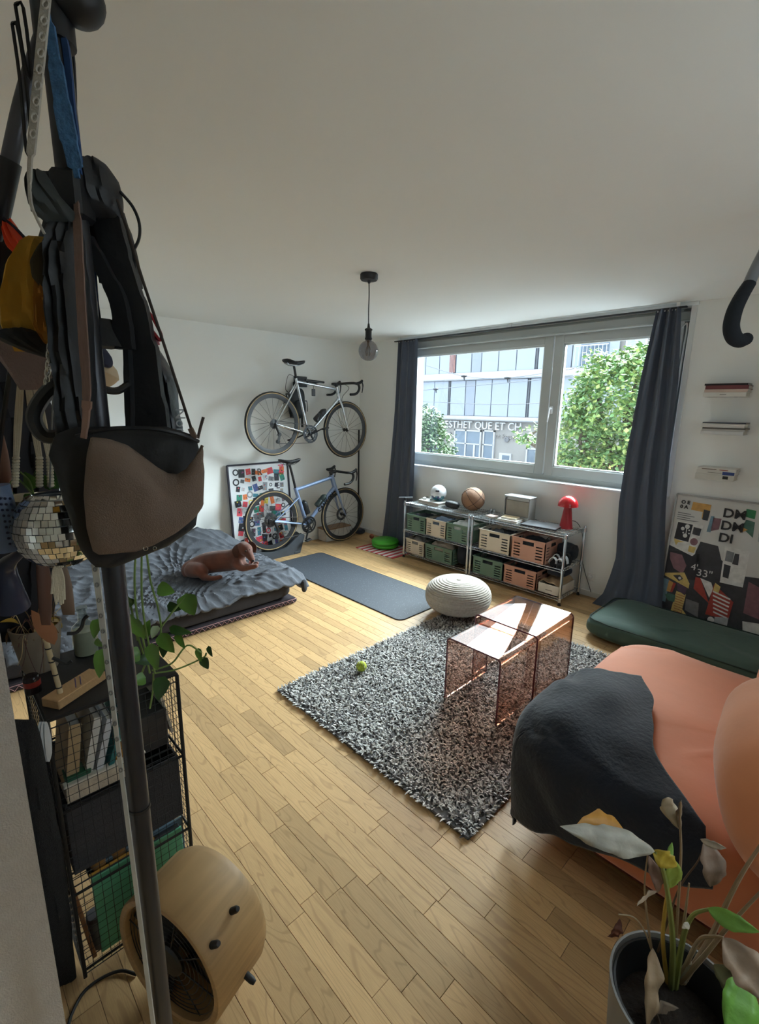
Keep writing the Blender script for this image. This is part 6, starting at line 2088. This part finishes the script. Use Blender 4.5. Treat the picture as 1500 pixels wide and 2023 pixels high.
    stems = [([(268, 1090), (266, 1150), (270, 1210), (282, 1260), (296, 1330)], .96), ([(280, 1090), (280, 1170), (286, 1230), (300, 1300), (306, 1330)], .97), ([(290, 1095), (298, 1150), (312, 1200), (318, 1250), (306, 1320)], .98),
             ([(258, 1195), (268, 1240), (285, 1300)], .97), ([(318, 1240), (340, 1210), (366, 1180)], .98), ([(300, 1325), (340, 1310), (370, 1275), (398, 1290)], .99), ([(306, 1330), (350, 1322), (400, 1300), (408, 1290)], 1.0), ([(303, 1330), (302, 1365), (296, 1400)], .98), ([(240, 1222), (262, 1225), (272, 1265)], .97), ([(285, 1300), (262, 1310), (240, 1320)], .97), ([(290, 1305), (276, 1340), (270, 1352)], .97)]
    for pts, d in stems:
        obj('stem', cord(pts, .0022, d), sg, t)
    leaves = [(368, 1172, 384, 1216, 24, lg, .98), (312, 1158, 346, 1170, 17, lg, .98), (252, 1195, 240, 1168, 12, lg2, .97), (262, 1196, 238, 1180, 12, lg2, .97), (262, 1222, 288, 1262, 16, lg, .95), (250, 1215, 276, 1240, 13, lg, .94), (330, 1196, 362, 1202, 12, lg2, 1.0), (334, 1240, 380, 1250, 11, lg2, .99), (318, 1250, 345, 1290, 18, lg, .97), (330, 1262, 322, 1300, 13, lg2, .98), (300, 1270, 312, 1325, 17, lg, .94), (278, 1290, 240, 1300, 16, lg, .95), (300, 1300, 262, 1308, 13, lg2, .96),
              (392, 1280, 398, 1308, 9, lg, 1.0), (402, 1298, 412, 1322, 13, lg2, 1.0), (412, 1276, 420, 1298, 7, lg2, 1.0), (326, 1336, 312, 1384, 19, lg2, .96), (288, 1338, 258, 1350, 14, lg, .96), (350, 1250, 366, 1282, 10, lg, .99), (270, 1372, 258, 1392, 10, lg, .97), (196, 1222, 186, 1262, 13, lg, .98), (190, 1262, 204, 1278, 9, lg, .98), (208, 1280, 196, 1340, 17, lg, .97), (284, 1256, 296, 1224, 12, lg, .98), (312, 1236, 300, 1262, 10, M('leaf_pale', (168, 184, 150), 0.5), .95)]
    for (bx, by, tx, ty, w_, m, d) in leaves:
        obj('leaf', leaf_mb(at(bx, by, d), at(tx, ty, d - .01), _r * (ty - by) - _u * 0 + _u * (tx - bx) * 1.0 - _f * 6, w_ * d / 941, heart=True, curl=.08), m, t)
planters()
# ---------------------------------------------------------------- wire mesh trolley, plants on it, fan, near plant
def trolley():
    bm = M('mesh_black', (24, 24, 26), 0.5)
    x0, x1, y0, y1, ht = 3.055, 3.42, -4.106, -3.775, .857
    t = thing('mesh_trolley', 'black wire mesh trolley behind the pole', 'trolley', ((x0 + x1) / 2, (y0 + y1) / 2, 0))
    for x in (x0, x1):
        for y in (y0, y1):
            obj('post', MB().box((x, y, ht / 2 + .002), (.010, .010, ht - .004), bev=.002), bm, t)
    def panel(a, b, zlo, zhi, nm='mesh_panel'):
        a, b = Vector(a), Vector(b)
        L_ = (b - a).length
        s = MB()
        nu, nv = max(2, int(L_ / .0235)), max(2, int((zhi - zlo) / .0235))
        for k in range(nu + 1):
            p = a.lerp(b, k / nu)
            s.tube([(p.x, p.y, zlo), (p.x, p.y, zhi)], .0009 if 0 < k < nu else .002, 4, cap=False)
        for k in range(nv + 1):
            z = zlo + (zhi - zlo) * k / nv
            s.tube([(a.x, a.y, z), (b.x, b.y, z)], .0009 if 0 < k < nv else .002, 4, cap=False)
        return obj(nm, s, bm, t)
    panel((x1 + .004, y0, 0), (x1 + .004, y1, 0), .02, ht - .02)
    panel((x0, y1 + .004, 0), (x1, y1 + .004, 0), .02, ht - .02)
    panel((x0, y0 - .002, 0), (x1, y0 - .002, 0), .02, ht - .02)
    for z in (.03, .30, .575, ht):
        s = MB()
        for p, q in (((x0, y0), (x1, y0)), ((x1, y0), (x1, y1)), ((x1, y1), (x0, y1)), ((x0, y1), (x0, y0))):
            s.tube([(*p, z), (*q, z)], .004, 6)
        for k in range(1, 12):
            xx = x0 + (x1 - x0) * k / 12
            s.tube([(xx, y0, z), (xx, y1, z)], .0016, 4, cap=False)
        obj('wire_tier', s, bm, t)
    obj('top_plate', MB().span((x0, y0, ht + .003), (x1, y1, ht + .007)), M('trolley_top', (36, 35, 36), 0.7), t, False)
    # felt bin on the middle tier: five real walls
    fm = M('felt_charcoal', (66, 65, 68), 0.95, bump=0.3, bscale=200)
    fb = thing('felt_bin', 'dark grey felt bin on the middle tier of the trolley', 'bin', (3.24, -3.94, .42))
    for a, b in (((x1 - .018, y0 + .012, .36), (x1 - .010, y1 - .012, .575)), ((x0 + .012, y0 + .012, .36), (x0 + .02, y1 - .012, .575)), ((x0 + .02, y0 + .012, .36), (x1 - .018, y0 + .02, .575)), ((x0 + .02, y1 - .02, .36), (x1 - .018, y1 - .012, .575))):
        obj('wall', MB().span(a, b, bev=.002), fm, fb)
    obj('base', MB().span((x0 + .012, y0 + .012, .355), (x1 - .01, y1 - .012, .362)), fm, fb, False)
    # books and boxes above it
    def bk(nm, label, cat, c, sz, col, rx=0, ry=0, rz=0, parts=None):
        o = thing(nm, label, cat, (c[0], c[1], c[2] - sz[2] / 2))
        m = M('tc_%d_%d_%d' % col, col, 0.65, var=0.06)
        R_ = rotm(rx, ry, rz)
        if nm == 'book':
            obj('pages', MB().box(c, (sz[0] - .006, sz[1] - .003, sz[2] - .006), R_), M('page_block', (212, 206, 196)), o, False)
            cc = MB()
            for s in (-1, 1):
                cc.box(Vector(c) + R_ @ Vector((0, s * sz[1] / 2, 0)), (sz[0], .0016, sz[2]), R_)
            cc.box(Vector(c) + R_ @ Vector((sz[0] / 2, 0, 0)), (.0018, sz[1] + .0016, sz[2]), R_)
            obj('cover', cc, m, o, False)
        else:
            obj('body', MB().box(c, sz, R_, bev=.003), m, o)
            obj('lid', MB().box(Vector(c) + R_ @ Vector((0, 0, sz[2] / 2)), (sz[0] + .002, sz[1] + .002, .006), R_, bev=.002), m, o)
        return o
    bk('book', 'tan covered book at the wall end of the trolley', 'book', (3.31, -4.055, .70), (.15, .028, .20), (176, 152, 116), rx=-8)
    bk('book', 'white spiral notebook leaning on the tan book', 'book', (3.31, -4.012, .695), (.16, .018, .21), (214, 212, 206), rx=-14)
    bk('book', 'white paperback with a blue edge in the trolley', 'book', (3.32, -3.985, .69), (.15, .016, .19), (204, 208, 214), rx=-16)
    bk('book', 'narrow teal book in the trolley', 'book', (3.33, -3.955, .685), (.14, .012, .18), (46, 112, 112), rx=-18)
    bk('book', 'pale mint folder leaning in the trolley', 'book', (3.27, -3.925, .70), (.18, .008, .20), (172, 206, 190), rx=-20)
    bk('box', 'small amber box in front of the mint folder', 'box', (3.37, -3.935, .635), (.04, .05, .07), (186, 130, 40))
    bk('box', 'small dark green box low in the trolley', 'box', (3.37, -4.05, .625), (.05, .06, .05), (44, 96, 70))
    bk('box', 'dark storage box at the open end of the trolley', 'box', (3.25, -3.84, .655), (.22, .09, .12), (60, 56, 54))
    bk('book', 'pale magazine standing at the open end of the trolley', 'book', (3.25, -3.792, .70), (.19, .006, .17), (196, 190, 176), rx=10)
    tr = thing('paper_roll_tray', 'cream textured cardboard tray on the front edge of the trolley', 'tray', (3.38, -4.0, .575))
    obj('front', MB().span((3.395, -4.085, .585), (3.405, -3.885, .632), bev=.002), M('tray_cream', (206, 192, 172), 0.9, var=0.12, scale=60, bump=0.6, bscale=90), tr)
    obj('rim', MB().span((3.385, -4.09, .632), (3.41, -3.88, .640), bev=.002), M('tray_rim', (222, 216, 204), 0.7), tr)
    obj('base', MB().span((3.30, -4.085, .580), (3.40, -3.885, .585)), M('tray_cream', (206, 192, 172)), tr, False)
    # lower tier: green folder and camera, wooden box
    fo = thing('green_folder', 'large mint green folder standing in the bottom of the trolley', 'folder', (3.40, -3.93, .033))
    obj('sheet', MB().box((3.400, -3.925, .170), (.012, .262, .262), rotm(0, -3, 0), bev=.002), M('folder_mint', (96, 178, 140), 0.45, var=0.03), fo)
    obj('blue_backing', MB().box((3.386, -3.915, .185), (.008, .262, .275), rotm(0, -3, 0), bev=.002), M('folder_blue', (98, 124, 142), 0.5), fo)
    pt = thing('pencil_set', 'ochre pencil lying along the top of the folder', 'pencil', (3.405, -3.97, .325))
    obj('shaft', MB().tube([(3.405, -4.06, .322), (3.405, -3.88, .322)], .004, 6), M('pencil_ochre', (192, 146, 60), 0.5), pt)
    obj('tip', MB().tube([(3.405, -3.88, .322), (3.405, -3.865, .322)], [.004, .0006], 6), M('pencil_tip', (60, 50, 44), 0.6), pt)
    cb = thing('glass_jars', 'small dark tray with two silver lidded jars', 'jars', (3.36, -3.99, .302))
    obj('tray', MB().span((3.30, -4.06, .304), (3.40, -3.80, .310), bev=.002), M('tray_black', (36, 36, 40), 0.5), cb)
    for y in (-4.03, -3.975):
        j = obj('jar', MB().lathe([(.0005, .311), (.02, .311), (.02, .340), (.017, .343)], (3.375, y, 0), 16), M('jar_amber', (150, 110, 60), 0.3), cb)
        obj('lid', MB().lathe([(.019, .343), (.021, .343), (.021, .352), (.0005, .352)], (3.375, y, 0), 16), M('jar_lid', (206, 208, 208), 0.3, 0.6), j)
    wb = thing('wooden_board', 'brown wooden board leaning inside the trolley by the wall', 'board', (3.38, -4.085, .035))
    obj('plank', MB().box((3.38, -4.088, .165), (.06, .012, .26), rotm(6), bev=.002), M('board_brown', (140, 96, 62), 0.7, stretch=(20, 20, 2)), wb)
    gb = thing('grey_canister', 'slim grey canister standing in the bottom of the trolley', 'canister', (3.36, -4.06, .032))
    obj('body', MB().lathe([(.022, .034), (.022, .135)], (3.37, -4.056, 0), 18), M('canister_grey', (104, 104, 106), 0.5), gb)
    obj('lid', MB().lathe([(.023, .135), (.023, .15), (.0005, .152)], (3.37, -4.056, 0), 18), M('canister_lid', (70, 70, 74), 0.5), gb)
    nb = thing('net_bag', 'long black net bag hanging between the trolley and the wall', 'bag', (3.50, -4.13, .05))
    obj('net', pil([(1420, 22), (1500, 36), (1700, 70), (1950, 108)], [(1420, 70), (1500, 84), (1700, 122), (1950, 152)], 1.13, .022, 20, 26, fold=.005, dslope=.10), M('net_black', (30, 31, 33), 0.8, var=0.4, scale=160, bump=0.6, bscale=300), nb)
    obj('drawstring', cord([(70, 1480), (78, 1560), (92, 1650), (112, 1720)], .0022, [1.14, 1.15, 1.17, 1.19]), M('string_white', (196, 192, 186), 0.8), nb)
    wc = thing('white_cloth', 'white plastic bag tucked at the wall end of the trolley', 'bag', at(85, 1440, 1.2))
    obj('film', pil([(1425, 76), (1460, 74), (1490, 82), (1505, 90)], [(1425, 92), (1460, 98), (1490, 100), (1505, 98)], 1.19, .008, fold=.004), M('film_white', (196, 200, 204), 0.4), wc)
trolley()

def trolley_top():
    zt = .8645
    def FZ(x, y, z):
        d = _f + (x - 750) / 941.2 * _r - (y - 1011.5) / 941.2 * _u
        return CAM + d * ((z - CAM.z) / d.z)
    pc = FZ(82, 1318, zt)
    t = thing('taupe_flowerpot', 'taupe flowerpot of dried up plants on the trolley', 'plant pot', pc)
    obj('pot', MB().lathe([(.0005, 0), (.044, 0), (.048, .01), (.066, .135), (.067, .142), (.062, .142), (.056, .105), (.0005, .10)], pc, 32), M('pot_taupe', (140, 128, 112), 0.75, var=0.08, scale=20), t)
    obj('soil', MB().lathe([(.0005, .112), (.057, .110)], pc, 24), M('soil_brown', (66, 50, 40), 0.95, bump=0.8, bscale=60), t)
    rr = random.Random(9)
    cols = [M('dry_brown', (120, 92, 62), 0.85), M('dry_straw', (186, 164, 122), 0.85), M('dry_maroon', (92, 58, 56), 0.85)]
    for k in range(34):
        a = rr.uniform(0, 2 * PI)
        r0 = rr.uniform(0, .045)
        p0 = pc + Vector((r0 * math.cos(a), r0 * math.sin(a), .11))
        h_ = rr.uniform(.03, .10)
        p1 = p0 + Vector((.02 * math.cos(a), .02 * math.sin(a), h_))
        p2 = p1 + Vector((rr.uniform(.01, .06) * math.cos(a), rr.uniform(.01, .06) * math.sin(a), rr.uniform(-.08, .02)))
        obj('dry_stem', MB().tube(bez([p0, p1, p2], 4), .0012, 4), rr.choice(cols), t)
    ym = M('leaf_yellow', (176, 142, 50), 0.7)
    for k in range(12):
        a = rr.uniform(0, 2 * PI)
        p0 = pc + Vector((.04 * math.cos(a), .04 * math.sin(a), .13 + rr.uniform(-.01, .03)))
        p1 = p0 + Vector((rr.uniform(.02, .05) * math.cos(a), rr.uniform(.02, .05) * math.sin(a), rr.uniform(-.05, .03)))
        obj('dry_leaf', leaf_mb(p0, p1, (rr.gauss(0, 1), rr.gauss(0, 1), .4), .010, curl=.3), ym if k < 4 else rr.choice(cols), t)
    # straw tufts spilling over the front
    for k in range(6):
        p0 = pc + Vector((.05, -.045 + .014 * k + rr.uniform(-.006, .006), .13))
        a, l_ = rr.uniform(-.03, .02), rr.uniform(.05, .14)
        obj('dry_stem', MB().tube(bez([p0, p0 + Vector((.02, a * .5, .012)), p0 + Vector((.035, a, -l_ * .5)), p0 + Vector((.03, a * 1.6, -l_))], 4), .0009, 4), rr.choice(cols), t)
    # bottle
    bc = FZ(172, 1290, zt)
    b = thing('glass_bottle', 'clear glass bottle of cloudy liquid on the trolley', 'bottle', bc)
    pr = [(.0005, .001), (.034, .001), (.036, .008), (.036, .085), (.032, .098), (.014, .115), (.0125, .148), (.016, .150), (.016, .160), (.0125, .160)]
    obj('glass', MB().lathe(pr, bc, 28), thin_glass('bottle_glass', (226, 232, 228), 1.5), b)
    obj('liquid', MB().lathe([(.0005, .004), (.033, .004), (.033, .083), (.0005, .083)], bc, 24), M('liquid_cloudy', (176, 176, 160), 0.3), b)
    # wooden block with peg and dried leaf
    wc = FZ(150, 1368, zt)
    w_ = thing('wooden_peg_stand', 'wooden block with an upright peg holding a coppery dried leaf', 'wood stand', wc)
    wm = M('pale_beech', (196, 158, 112), 0.6, var=0.08, scale=6, stretch=(4, 30, 30))
    ax = (FZ(205, 1330, zt) - FZ(105, 1395, zt))
    ang = math.degrees(math.atan2(ax.y, ax.x))
    obj('block', MB().box(wc + Vector((0, 0, .014)), (.155, .058, .026), rotm(0, 0, ang), bev=.002), wm, w_)
    p0 = wc + ax.normalized() * -.045 + Vector((0, 0, .027))
    p1 = at(90, 1262, (p0 - CAM).dot(_f) - .02)
    obj('peg', MB().tube([p0, p1], .0065, 12), M('peg_birch', (204, 186, 150), 0.6), w_)
    for k in range(4):
        q = p0.lerp(p1, .1 + .24 * k)
        obj('black_ring', MB().lathe([(.0066, 0), (.0078, 0), (.0078, .003), (.0066, .003)], q, 14, closed=True), M('rack_black', (24, 24, 27)), w_)
    obj('copper_leaf', leaf_mb(at(108, 1274, (p1 - CAM).dot(_f) - .01), at(62, 1205, (p1 - CAM).dot(_f) - .02), _r * .8 + _u * .6, .022, fold=.1, curl=.05), M('leaf_copper', (176, 122, 88), 0.6, var=0.1), w_)
    for a, b2 in (((148, 1340), (150, 1358)), ((158, 1336), (160, 1352))):
        obj('ink_mark', MB().tube([FZ(*a, zt + .0275), FZ(*b2, zt + .0275)], .0012, 4), M('ink_violet', (70, 50, 120), 0.6), w_)
    # dark figures: branch hooks
    for lb, pts, d in (('small black twig shaped hook in front of the bottle', [(132, 1252), (150, 1250), (162, 1238), (166, 1224), (174, 1216)], 1.06), ('small black twig hook behind the peg', [(104, 1300), (118, 1306), (132, 1312), (142, 1306)], 1.10)):
        one('twig_hook', cord(pts, .0042, d), M('twig_black', (36, 38, 40), 0.6), lb, 'hook', at(*pts[0], d))
    # red tin next to the pot
    rc = FZ(66, 1366, zt)
    tn = thing('red_tin', 'dark glass jar with red content in front of the flowerpot', 'jar', rc)
    obj('glass', MB().lathe([(.0005, 0), (.02, 0), (.02, .045), (.017, .05)], rc, 22), M('jar_dark', (44, 34, 34), 0.15, var=0.2), tn)
    obj('band', MB().lathe([(.0202, .02), (.0206, .02), (.0206, .036), (.0202, .036)], rc, 22, closed=True), M('tin_red', (150, 48, 36), 0.5), tn)
    # hand held appliance hanging on the rack
    h = thing('hand_appliance', 'dark navy appliance with a perforated pale blue end', 'appliance', at(40, 1190, 1.0))
    a0, a1 = at(0, 985, 1.0), at(22, 1085, 1.0)
    pbm = M('plastic_paleblue', (108, 128, 164), 0.5)
    obj('perforated_barrel', MB().tube([at(-14, 960, 1.0), a1], .026, 20), pbm, h)
    dt = MB()
    for i in range(5):
        for j in range(9):
            q = at(-8 + i * 8 + j * 2.4, 995 + j * 8 - i * 1.6, 1.0)
            fwd_ = (CAM - q).normalized()
            ctr = a0.lerp(a1, j / 9)
            off = (i - 2) * .0095
            pnt = ctr + _r * off + fwd_ * math.sqrt(max(0, .0262 ** 2 - off ** 2))
            dt.ball(pnt, .0028, 6, 4)
    obj('perforations', dt, M('hole_navy', (36, 46, 78), 0.7), h, kind='stuff')
    nm_ = M('plastic_navy', (42, 48, 70), 0.3, coat=0.3)
    obj('nozzle', MB().tube(bez([at(66, 1070, 1.0), at(36, 1096, 1.04), at(12, 1120, 1.08), at(18, 1165, 1.09), at(26, 1200, 1.10)], 5), [.007, .007, .007, .008, .009, .010, .011, .012, .014, .016, .018, .020, .021, .023, .024, .026, .027, .029, .030, .031, .032], 18), nm_, h)
    obj('hanger_strap', cord([(-10, 960), (10, 800), (40, 620), (96, 420)], .004, [1.0, .98, .9, .79]), M('rack_black', (24, 24, 27)), h)
    for lb, l_, r_, d, col in (('brown leather strap hanging at the photo edge', [(850, -20), (900, -20), (985, -20)], [(850, 4), (900, 14), (985, 26)], 1.08, (108, 72, 54)), ('brown wooden handled brush hanging behind the macrame tassel', [(1095, 72), (1150, 76), (1235, 82)], [(1095, 90), (1150, 100), (1235, 100)], 1.12, (92, 62, 50)), ('taupe suede pouch hanging behind the tassel', [(1110, 118), (1160, 118), (1215, 124)], [(1110, 128), (1160, 140), (1215, 148)], 1.13, (112, 92, 78))):
        one('leather_piece', pil(l_, r_, d, .014, 16, 12), M('leather_%d' % col[0], col, 0.6, var=0.15), lb, 'leather', at(l_[0][1], l_[0][0], d))
trolley_top()

def fan():
    ax = Vector((-.34, .94, 0)).normalized()
    sd = Vector((ax.y, -ax.x, 0))
    fc = Vector((3.70, -3.962, .206))
    R_, L_ = .188, .20
    wm = M('bamboo_veneer', (170, 136, 92), 0.55, var=0.14, scale=3.0, stretch=(1.5, 1.5, 30))
    F_ = Matrix((( sd.x, 0, ax.x), (sd.y, 0, ax.y), (0, 1, 0)))
    F_ = Matrix(((sd.x, 0, -ax.x), (sd.y, 0, -ax.y), (0, 1, 0)))
    F_ = Matrix(((-sd.x, 0, ax.x), (-sd.y, 0, ax.y), (0, 1, 0)))
    t = thing('bamboo_fan', 'round bamboo bodied floor fan with a black wire grille', 'fan', fc + ax * L_ / 2 - Vector((0, 0, fc.z)))
    pr = [(R_ - .022, .004), (R_ - .018, 0), (R_ - .004, 0), (R_, .006), (R_, L_ - .03), (R_ - .012, L_ - .006), (R_ - .03, L_), (R_ - .035, L_ - .004), (R_ - .022, L_ - .03)]
    obj('drum', MB().lathe(pr, fc, 72, F_, closed=True), wm, t)
    bm = M('grille_black', (30, 30, 32), 0.4)
    g = MB()
    for k in range(9):
        r_ = .045 + .0145 * k
        g.tube([fc + F_ @ Vector((r_ * math.cos(a), r_ * math.sin(a), .012 + .006 * (k / 9))) for a in [2 * PI * q / 56 for q in range(56)]], .0011, 4, closed=True)
    for k in range(8):
        a = 2 * PI * k / 8 + .2
        g.tube([fc + F_ @ Vector((.04 * math.cos(a), .04 * math.sin(a), .012)), fc + F_ @ Vector((.166 * math.cos(a), .166 * math.sin(a), .018))], .0018, 5)
    obj('front_grille', g, bm, t)
    obj('hub_cover', MB().lathe([(.0005, .004), (.04, .006), (.046, .012), (.046, .02), (.0005, .02)], fc, 28, F_), bm, t)
    obj('motor', MB().lathe([(.0005, .07), (.05, .07), (.055, .10), (.05, .17), (.0005, .18)], fc, 24, F_), M('motor_dark', (26, 26, 28), 0.6), t)
    for k in range(4):
        a = 2 * PI * k / 4 + .5
        def bl(i, j, a=a):
            r_ = .03 + .135 * i
            w_ = .035 + .05 * i
            aa = a + (j - .5) * 2 * w_ / max(r_, .05) * .6
            return fc + F_ @ Vector((r_ * math.cos(aa), r_ * math.sin(aa), .05 + (j - .5) * .035))
        o = obj('blade', MB().grid(bl, 8, 6), M('blade_dark', (34, 33, 34), 0.5), t)
        md = o.modifiers.new('thick', 'SOLIDIFY')
        md.thickness = .003
    obj('rear_plate', MB().lathe([(.0005, L_ - .012), (R_ - .035, L_ - .012), (R_ - .035, L_ - .008), (.0005, L_ - .008)], fc, 40, F_), M('rear_dark', (40, 36, 32), 0.7), t)
    # pegs that stand proud of the drum
    rub = M('peg_rubber', (30, 30, 32), 0.6)
    def peg(ang, zz, ln=.03):
        a = math.radians(ang)
        n_ = F_ @ Vector((math.cos(a), math.sin(a), 0))
        p = fc + F_ @ Vector((R_ * math.cos(a), R_ * math.sin(a), zz))
        obj('peg', MB().tube([p - n_ * .004, p + n_ * ln * .7, p + n_ * ln], [.009, .009, .006], 14), rub, t)
    fa = [118, 62]
    for ang, zz in ((136, .11), (140, .03), (194, .10)):
        peg(ang, zz)
    for ang in (-68, -112):
        for zz in (.05, .165):
            a = math.radians(ang)
            n_ = F_ @ Vector((math.cos(a), math.sin(a), 0))
            p = fc + F_ @ Vector((R_ * math.cos(a), R_ * math.sin(a), zz))
            obj('foot', MB().tube([p - n_ * .003, Vector((p.x + n_.x * .02, p.y + n_.y * .02, .001))], .012, 12), rub, t)
    def FZ(x, y, z=.006):
        d = _f + (x - 750) / 941.2 * _r - (y - 1011.5) / 941.2 * _u
        return CAM + d * ((z - CAM.z) / d.z)
    pts = [FZ(270, 1925), FZ(240, 1918), FZ(205, 1930), FZ(170, 1955), FZ(148, 1990), FZ(135, 2030), FZ(140, 2080)]
    obj('power_cord', MB().tube(bez(pts, 6), .0042, 6), rub, t)
fan()

def near_plant():
    pc = Vector((4.683, -3.225, 0))
    t = thing('dying_peace_lily', 'wilting peace lily in a grey pot beside the sofa', 'plant', pc)
    obj('cachepot', MB().lathe([(.0005, .001), (.105, .001), (.110, .006), (.137, .415), (.138, .421), (.133, .421), (.128, .40), (.10, .02), (.0005, .02)], pc, 48), M('cachepot_grey', (120, 118, 116), 0.55, var=0.05), t)
    obj('inner_pot', MB().lathe([(.112, .30), (.126, .405), (.129, .412), (.124, .412), (.112, .325), (.0005, .32)], pc, 40), M('inner_pot_black', (34, 34, 36), 0.5), t)
    obj('soil', MB().lathe([(.0005, .335), (.06, .338), (.113, .330)], pc, 30), M('soil_dark', (44, 36, 30), 0.95, bump=0.9, bscale=70), t)
    gs = M('lily_stem', (128, 136, 72), 0.5)
    ds = M('lily_dry_stem', (156, 134, 106), 0.75)
    D_ = 1.03
    at = at_plain
    def st(pts, r, m, d=None):
        P = bez([at(x, y, (d or D_)) if len(q) == 0 else at(x, y, q[0]) for x, y, *q in pts], 6)
        k = len(P)
        obj('stem', MB().tube(P, [r * (1.5 - .9 * i / k) for i in range(k)], 7), m, t)
    base = [(1330, 1960, 1.13), (1326, 1940, 1.12), (1340, 1945, 1.12), (1318, 1955, 1.12)]
    st([(1326, 1950, 1.12), (1330, 1870, 1.05), (1322, 1780, .99), (1308, 1710, .96), (1294, 1682, .95)], .0048, gs)
    st([(1334, 1950, 1.12), (1345, 1880, 1.07), (1355, 1835, 1.03), (1372, 1806, 1.0), (1402, 1796, .98)], .0048, gs)
    st([(1318, 1940, 1.12), (1310, 1850, 1.06), (1318, 1770, 1.02), (1326, 1735, 1.0)], .0035, M('lily_stem_yellow', (176, 144, 62), 0.6))
    st([(1336, 1850, 1.08), (1342, 1760, 1.04), (1346, 1680, 1.0), (1344, 1620, .98), (1346, 1585, .97)], .0022, ds)
    st([(1292, 1900, 1.12), (1280, 1820, 1.04), (1274, 1750, 1.01), (1280, 1686, .99)], .0020, ds)
    st([(1292, 1890, 1.12), (1274, 1840, 1.05), (1252, 1812, 1.02), (1222, 1806, 1.0)], .0016, ds)
    st([(1350, 1835, 1.06), (1356, 1790, 1.03), (1362, 1745, 1.01)], .0024, ds)
    st([(1350, 1940, 1.12), (1400, 1860, 1.06), (1438, 1780, 1.0), (1470, 1720, .97), (1510, 1660, .94)], .0046, ds)
    st([(1345, 1940, 1.12), (1390, 1890, 1.06), (1440, 1830, 1.0), (1510, 1755, .95)], .0042, ds)
    st([(1345, 1930, 1.12), (1380, 1860, 1.05), (1410, 1850, 1.0), (1430, 1852, .98)], .0036, ds)
    st([(1300, 1880, 1.12), (1340, 1760, 1.06), (1380, 1700, 1.04), (1392, 1660, 1.03)], .0018, M('stem_brown', (92, 70, 56), 0.8))
    st([(1350, 1930, 1.12), (1362, 1900, 1.09)], .008, M('stem_stub', (168, 160, 140), 0.7))
    def lf(b, tp, w_, col, d0, d1, side=None, fold=.25, curl=.1, nm='leaf'):
        m = M('lily_%d_%d_%d' % col, col, 0.55, var=0.2, scale=25, bump=0.15, bscale=60)
        o = obj(nm, leaf_mb(at(*b, d0), at(*tp, d1), side or (_u + _f * .4), w_ * (d0 + d1) / 2 / 941, fold=fold, curl=curl, n=24, rag=.24 if col[0] >= col[1] else .10), m, t)
        if 'sharp_edge' in o.data.attributes:
            o.data.attributes.remove(o.data.attributes['sharp_edge'])
        md = o.modifiers.new('thick', 'SOLIDIFY')
        md.thickness = .0006
    # the big two-toned leaf
    lf((1294, 1682), (1106, 1632), 24, (168, 164, 152), .95, .90, fold=.1, curl=-.03)
    lf((1245, 1660), (1140, 1628), 32, (190, 134, 52), .945, .93, side=(_u * 1.0 + _f * .2), fold=.5, curl=.10)
    lf((1290, 1680), (1338, 1712), 17, (176, 150, 48), .95, .95, side=(_u * .9 - _r * .5))
    lf((1328, 1695), (1326, 1755), 16, (150, 168, 72), .965, .99, side=_r)
    lf((1326, 1700), (1328, 1664), 6, (124, 160, 74), .95, .955, side=_r)
    lf((1346, 1640), (1316, 1576), 15, (176, 160, 136), .985, .965, side=_r, curl=.3)
    lf((1344, 1640), (1347, 1580), 6, (120, 104, 88), .985, .97, side=_r)
    lf((1282, 1690), (1300, 1765), 11, (142, 112, 98), .99, .99, side=_r, curl=.25)
    lf((1300, 1760), (1258, 1790), 6, (168, 148, 128), .99, .97, side=_u)
    lf((1392, 1660), (1404, 1752), 24, (134, 112, 96), 1.03, 1.03, side=_r, curl=.3)
    lf((1384, 1658), (1436, 1676), 8, (170, 156, 140), 1.02, 1.0, side=_u)
    lf((1290, 1872), (1278, 2032), 16, (150, 126, 98), 1.06, 1.0, side=_r, curl=.15)
    lf((1398, 1795), (1502, 1842), 17, (112, 158, 66), .98, .93, side=(_u * .8 + _r * .4))
    lf((1428, 1852), (1530, 1985), 34, (160, 138, 120), .98, .92, side=(_u * .5 + _r * .7), fold=.35)
    lf((1470, 1930), (1436, 2050), 34, (104, 158, 58), .99, .94, side=_r)
    lf((1410, 1905), (1500, 1985), 22, (96, 92, 60), 1.05, 1.0, side=(_u * .6 + _r * .5))
    lf((1225, 1815), (1200, 1850), 10, (96, 54, 40), 1.06, 1.07, side=_r, curl=.3)
    lf((1350, 2000), (1312, 2040), 14, (128, 110, 92), 1.08, 1.0, side=_u, curl=.4)
    lf((1360, 1822), (1348, 1834), 8, (206, 198, 184), 1.0, 1.0, side=_r)
near_plant()
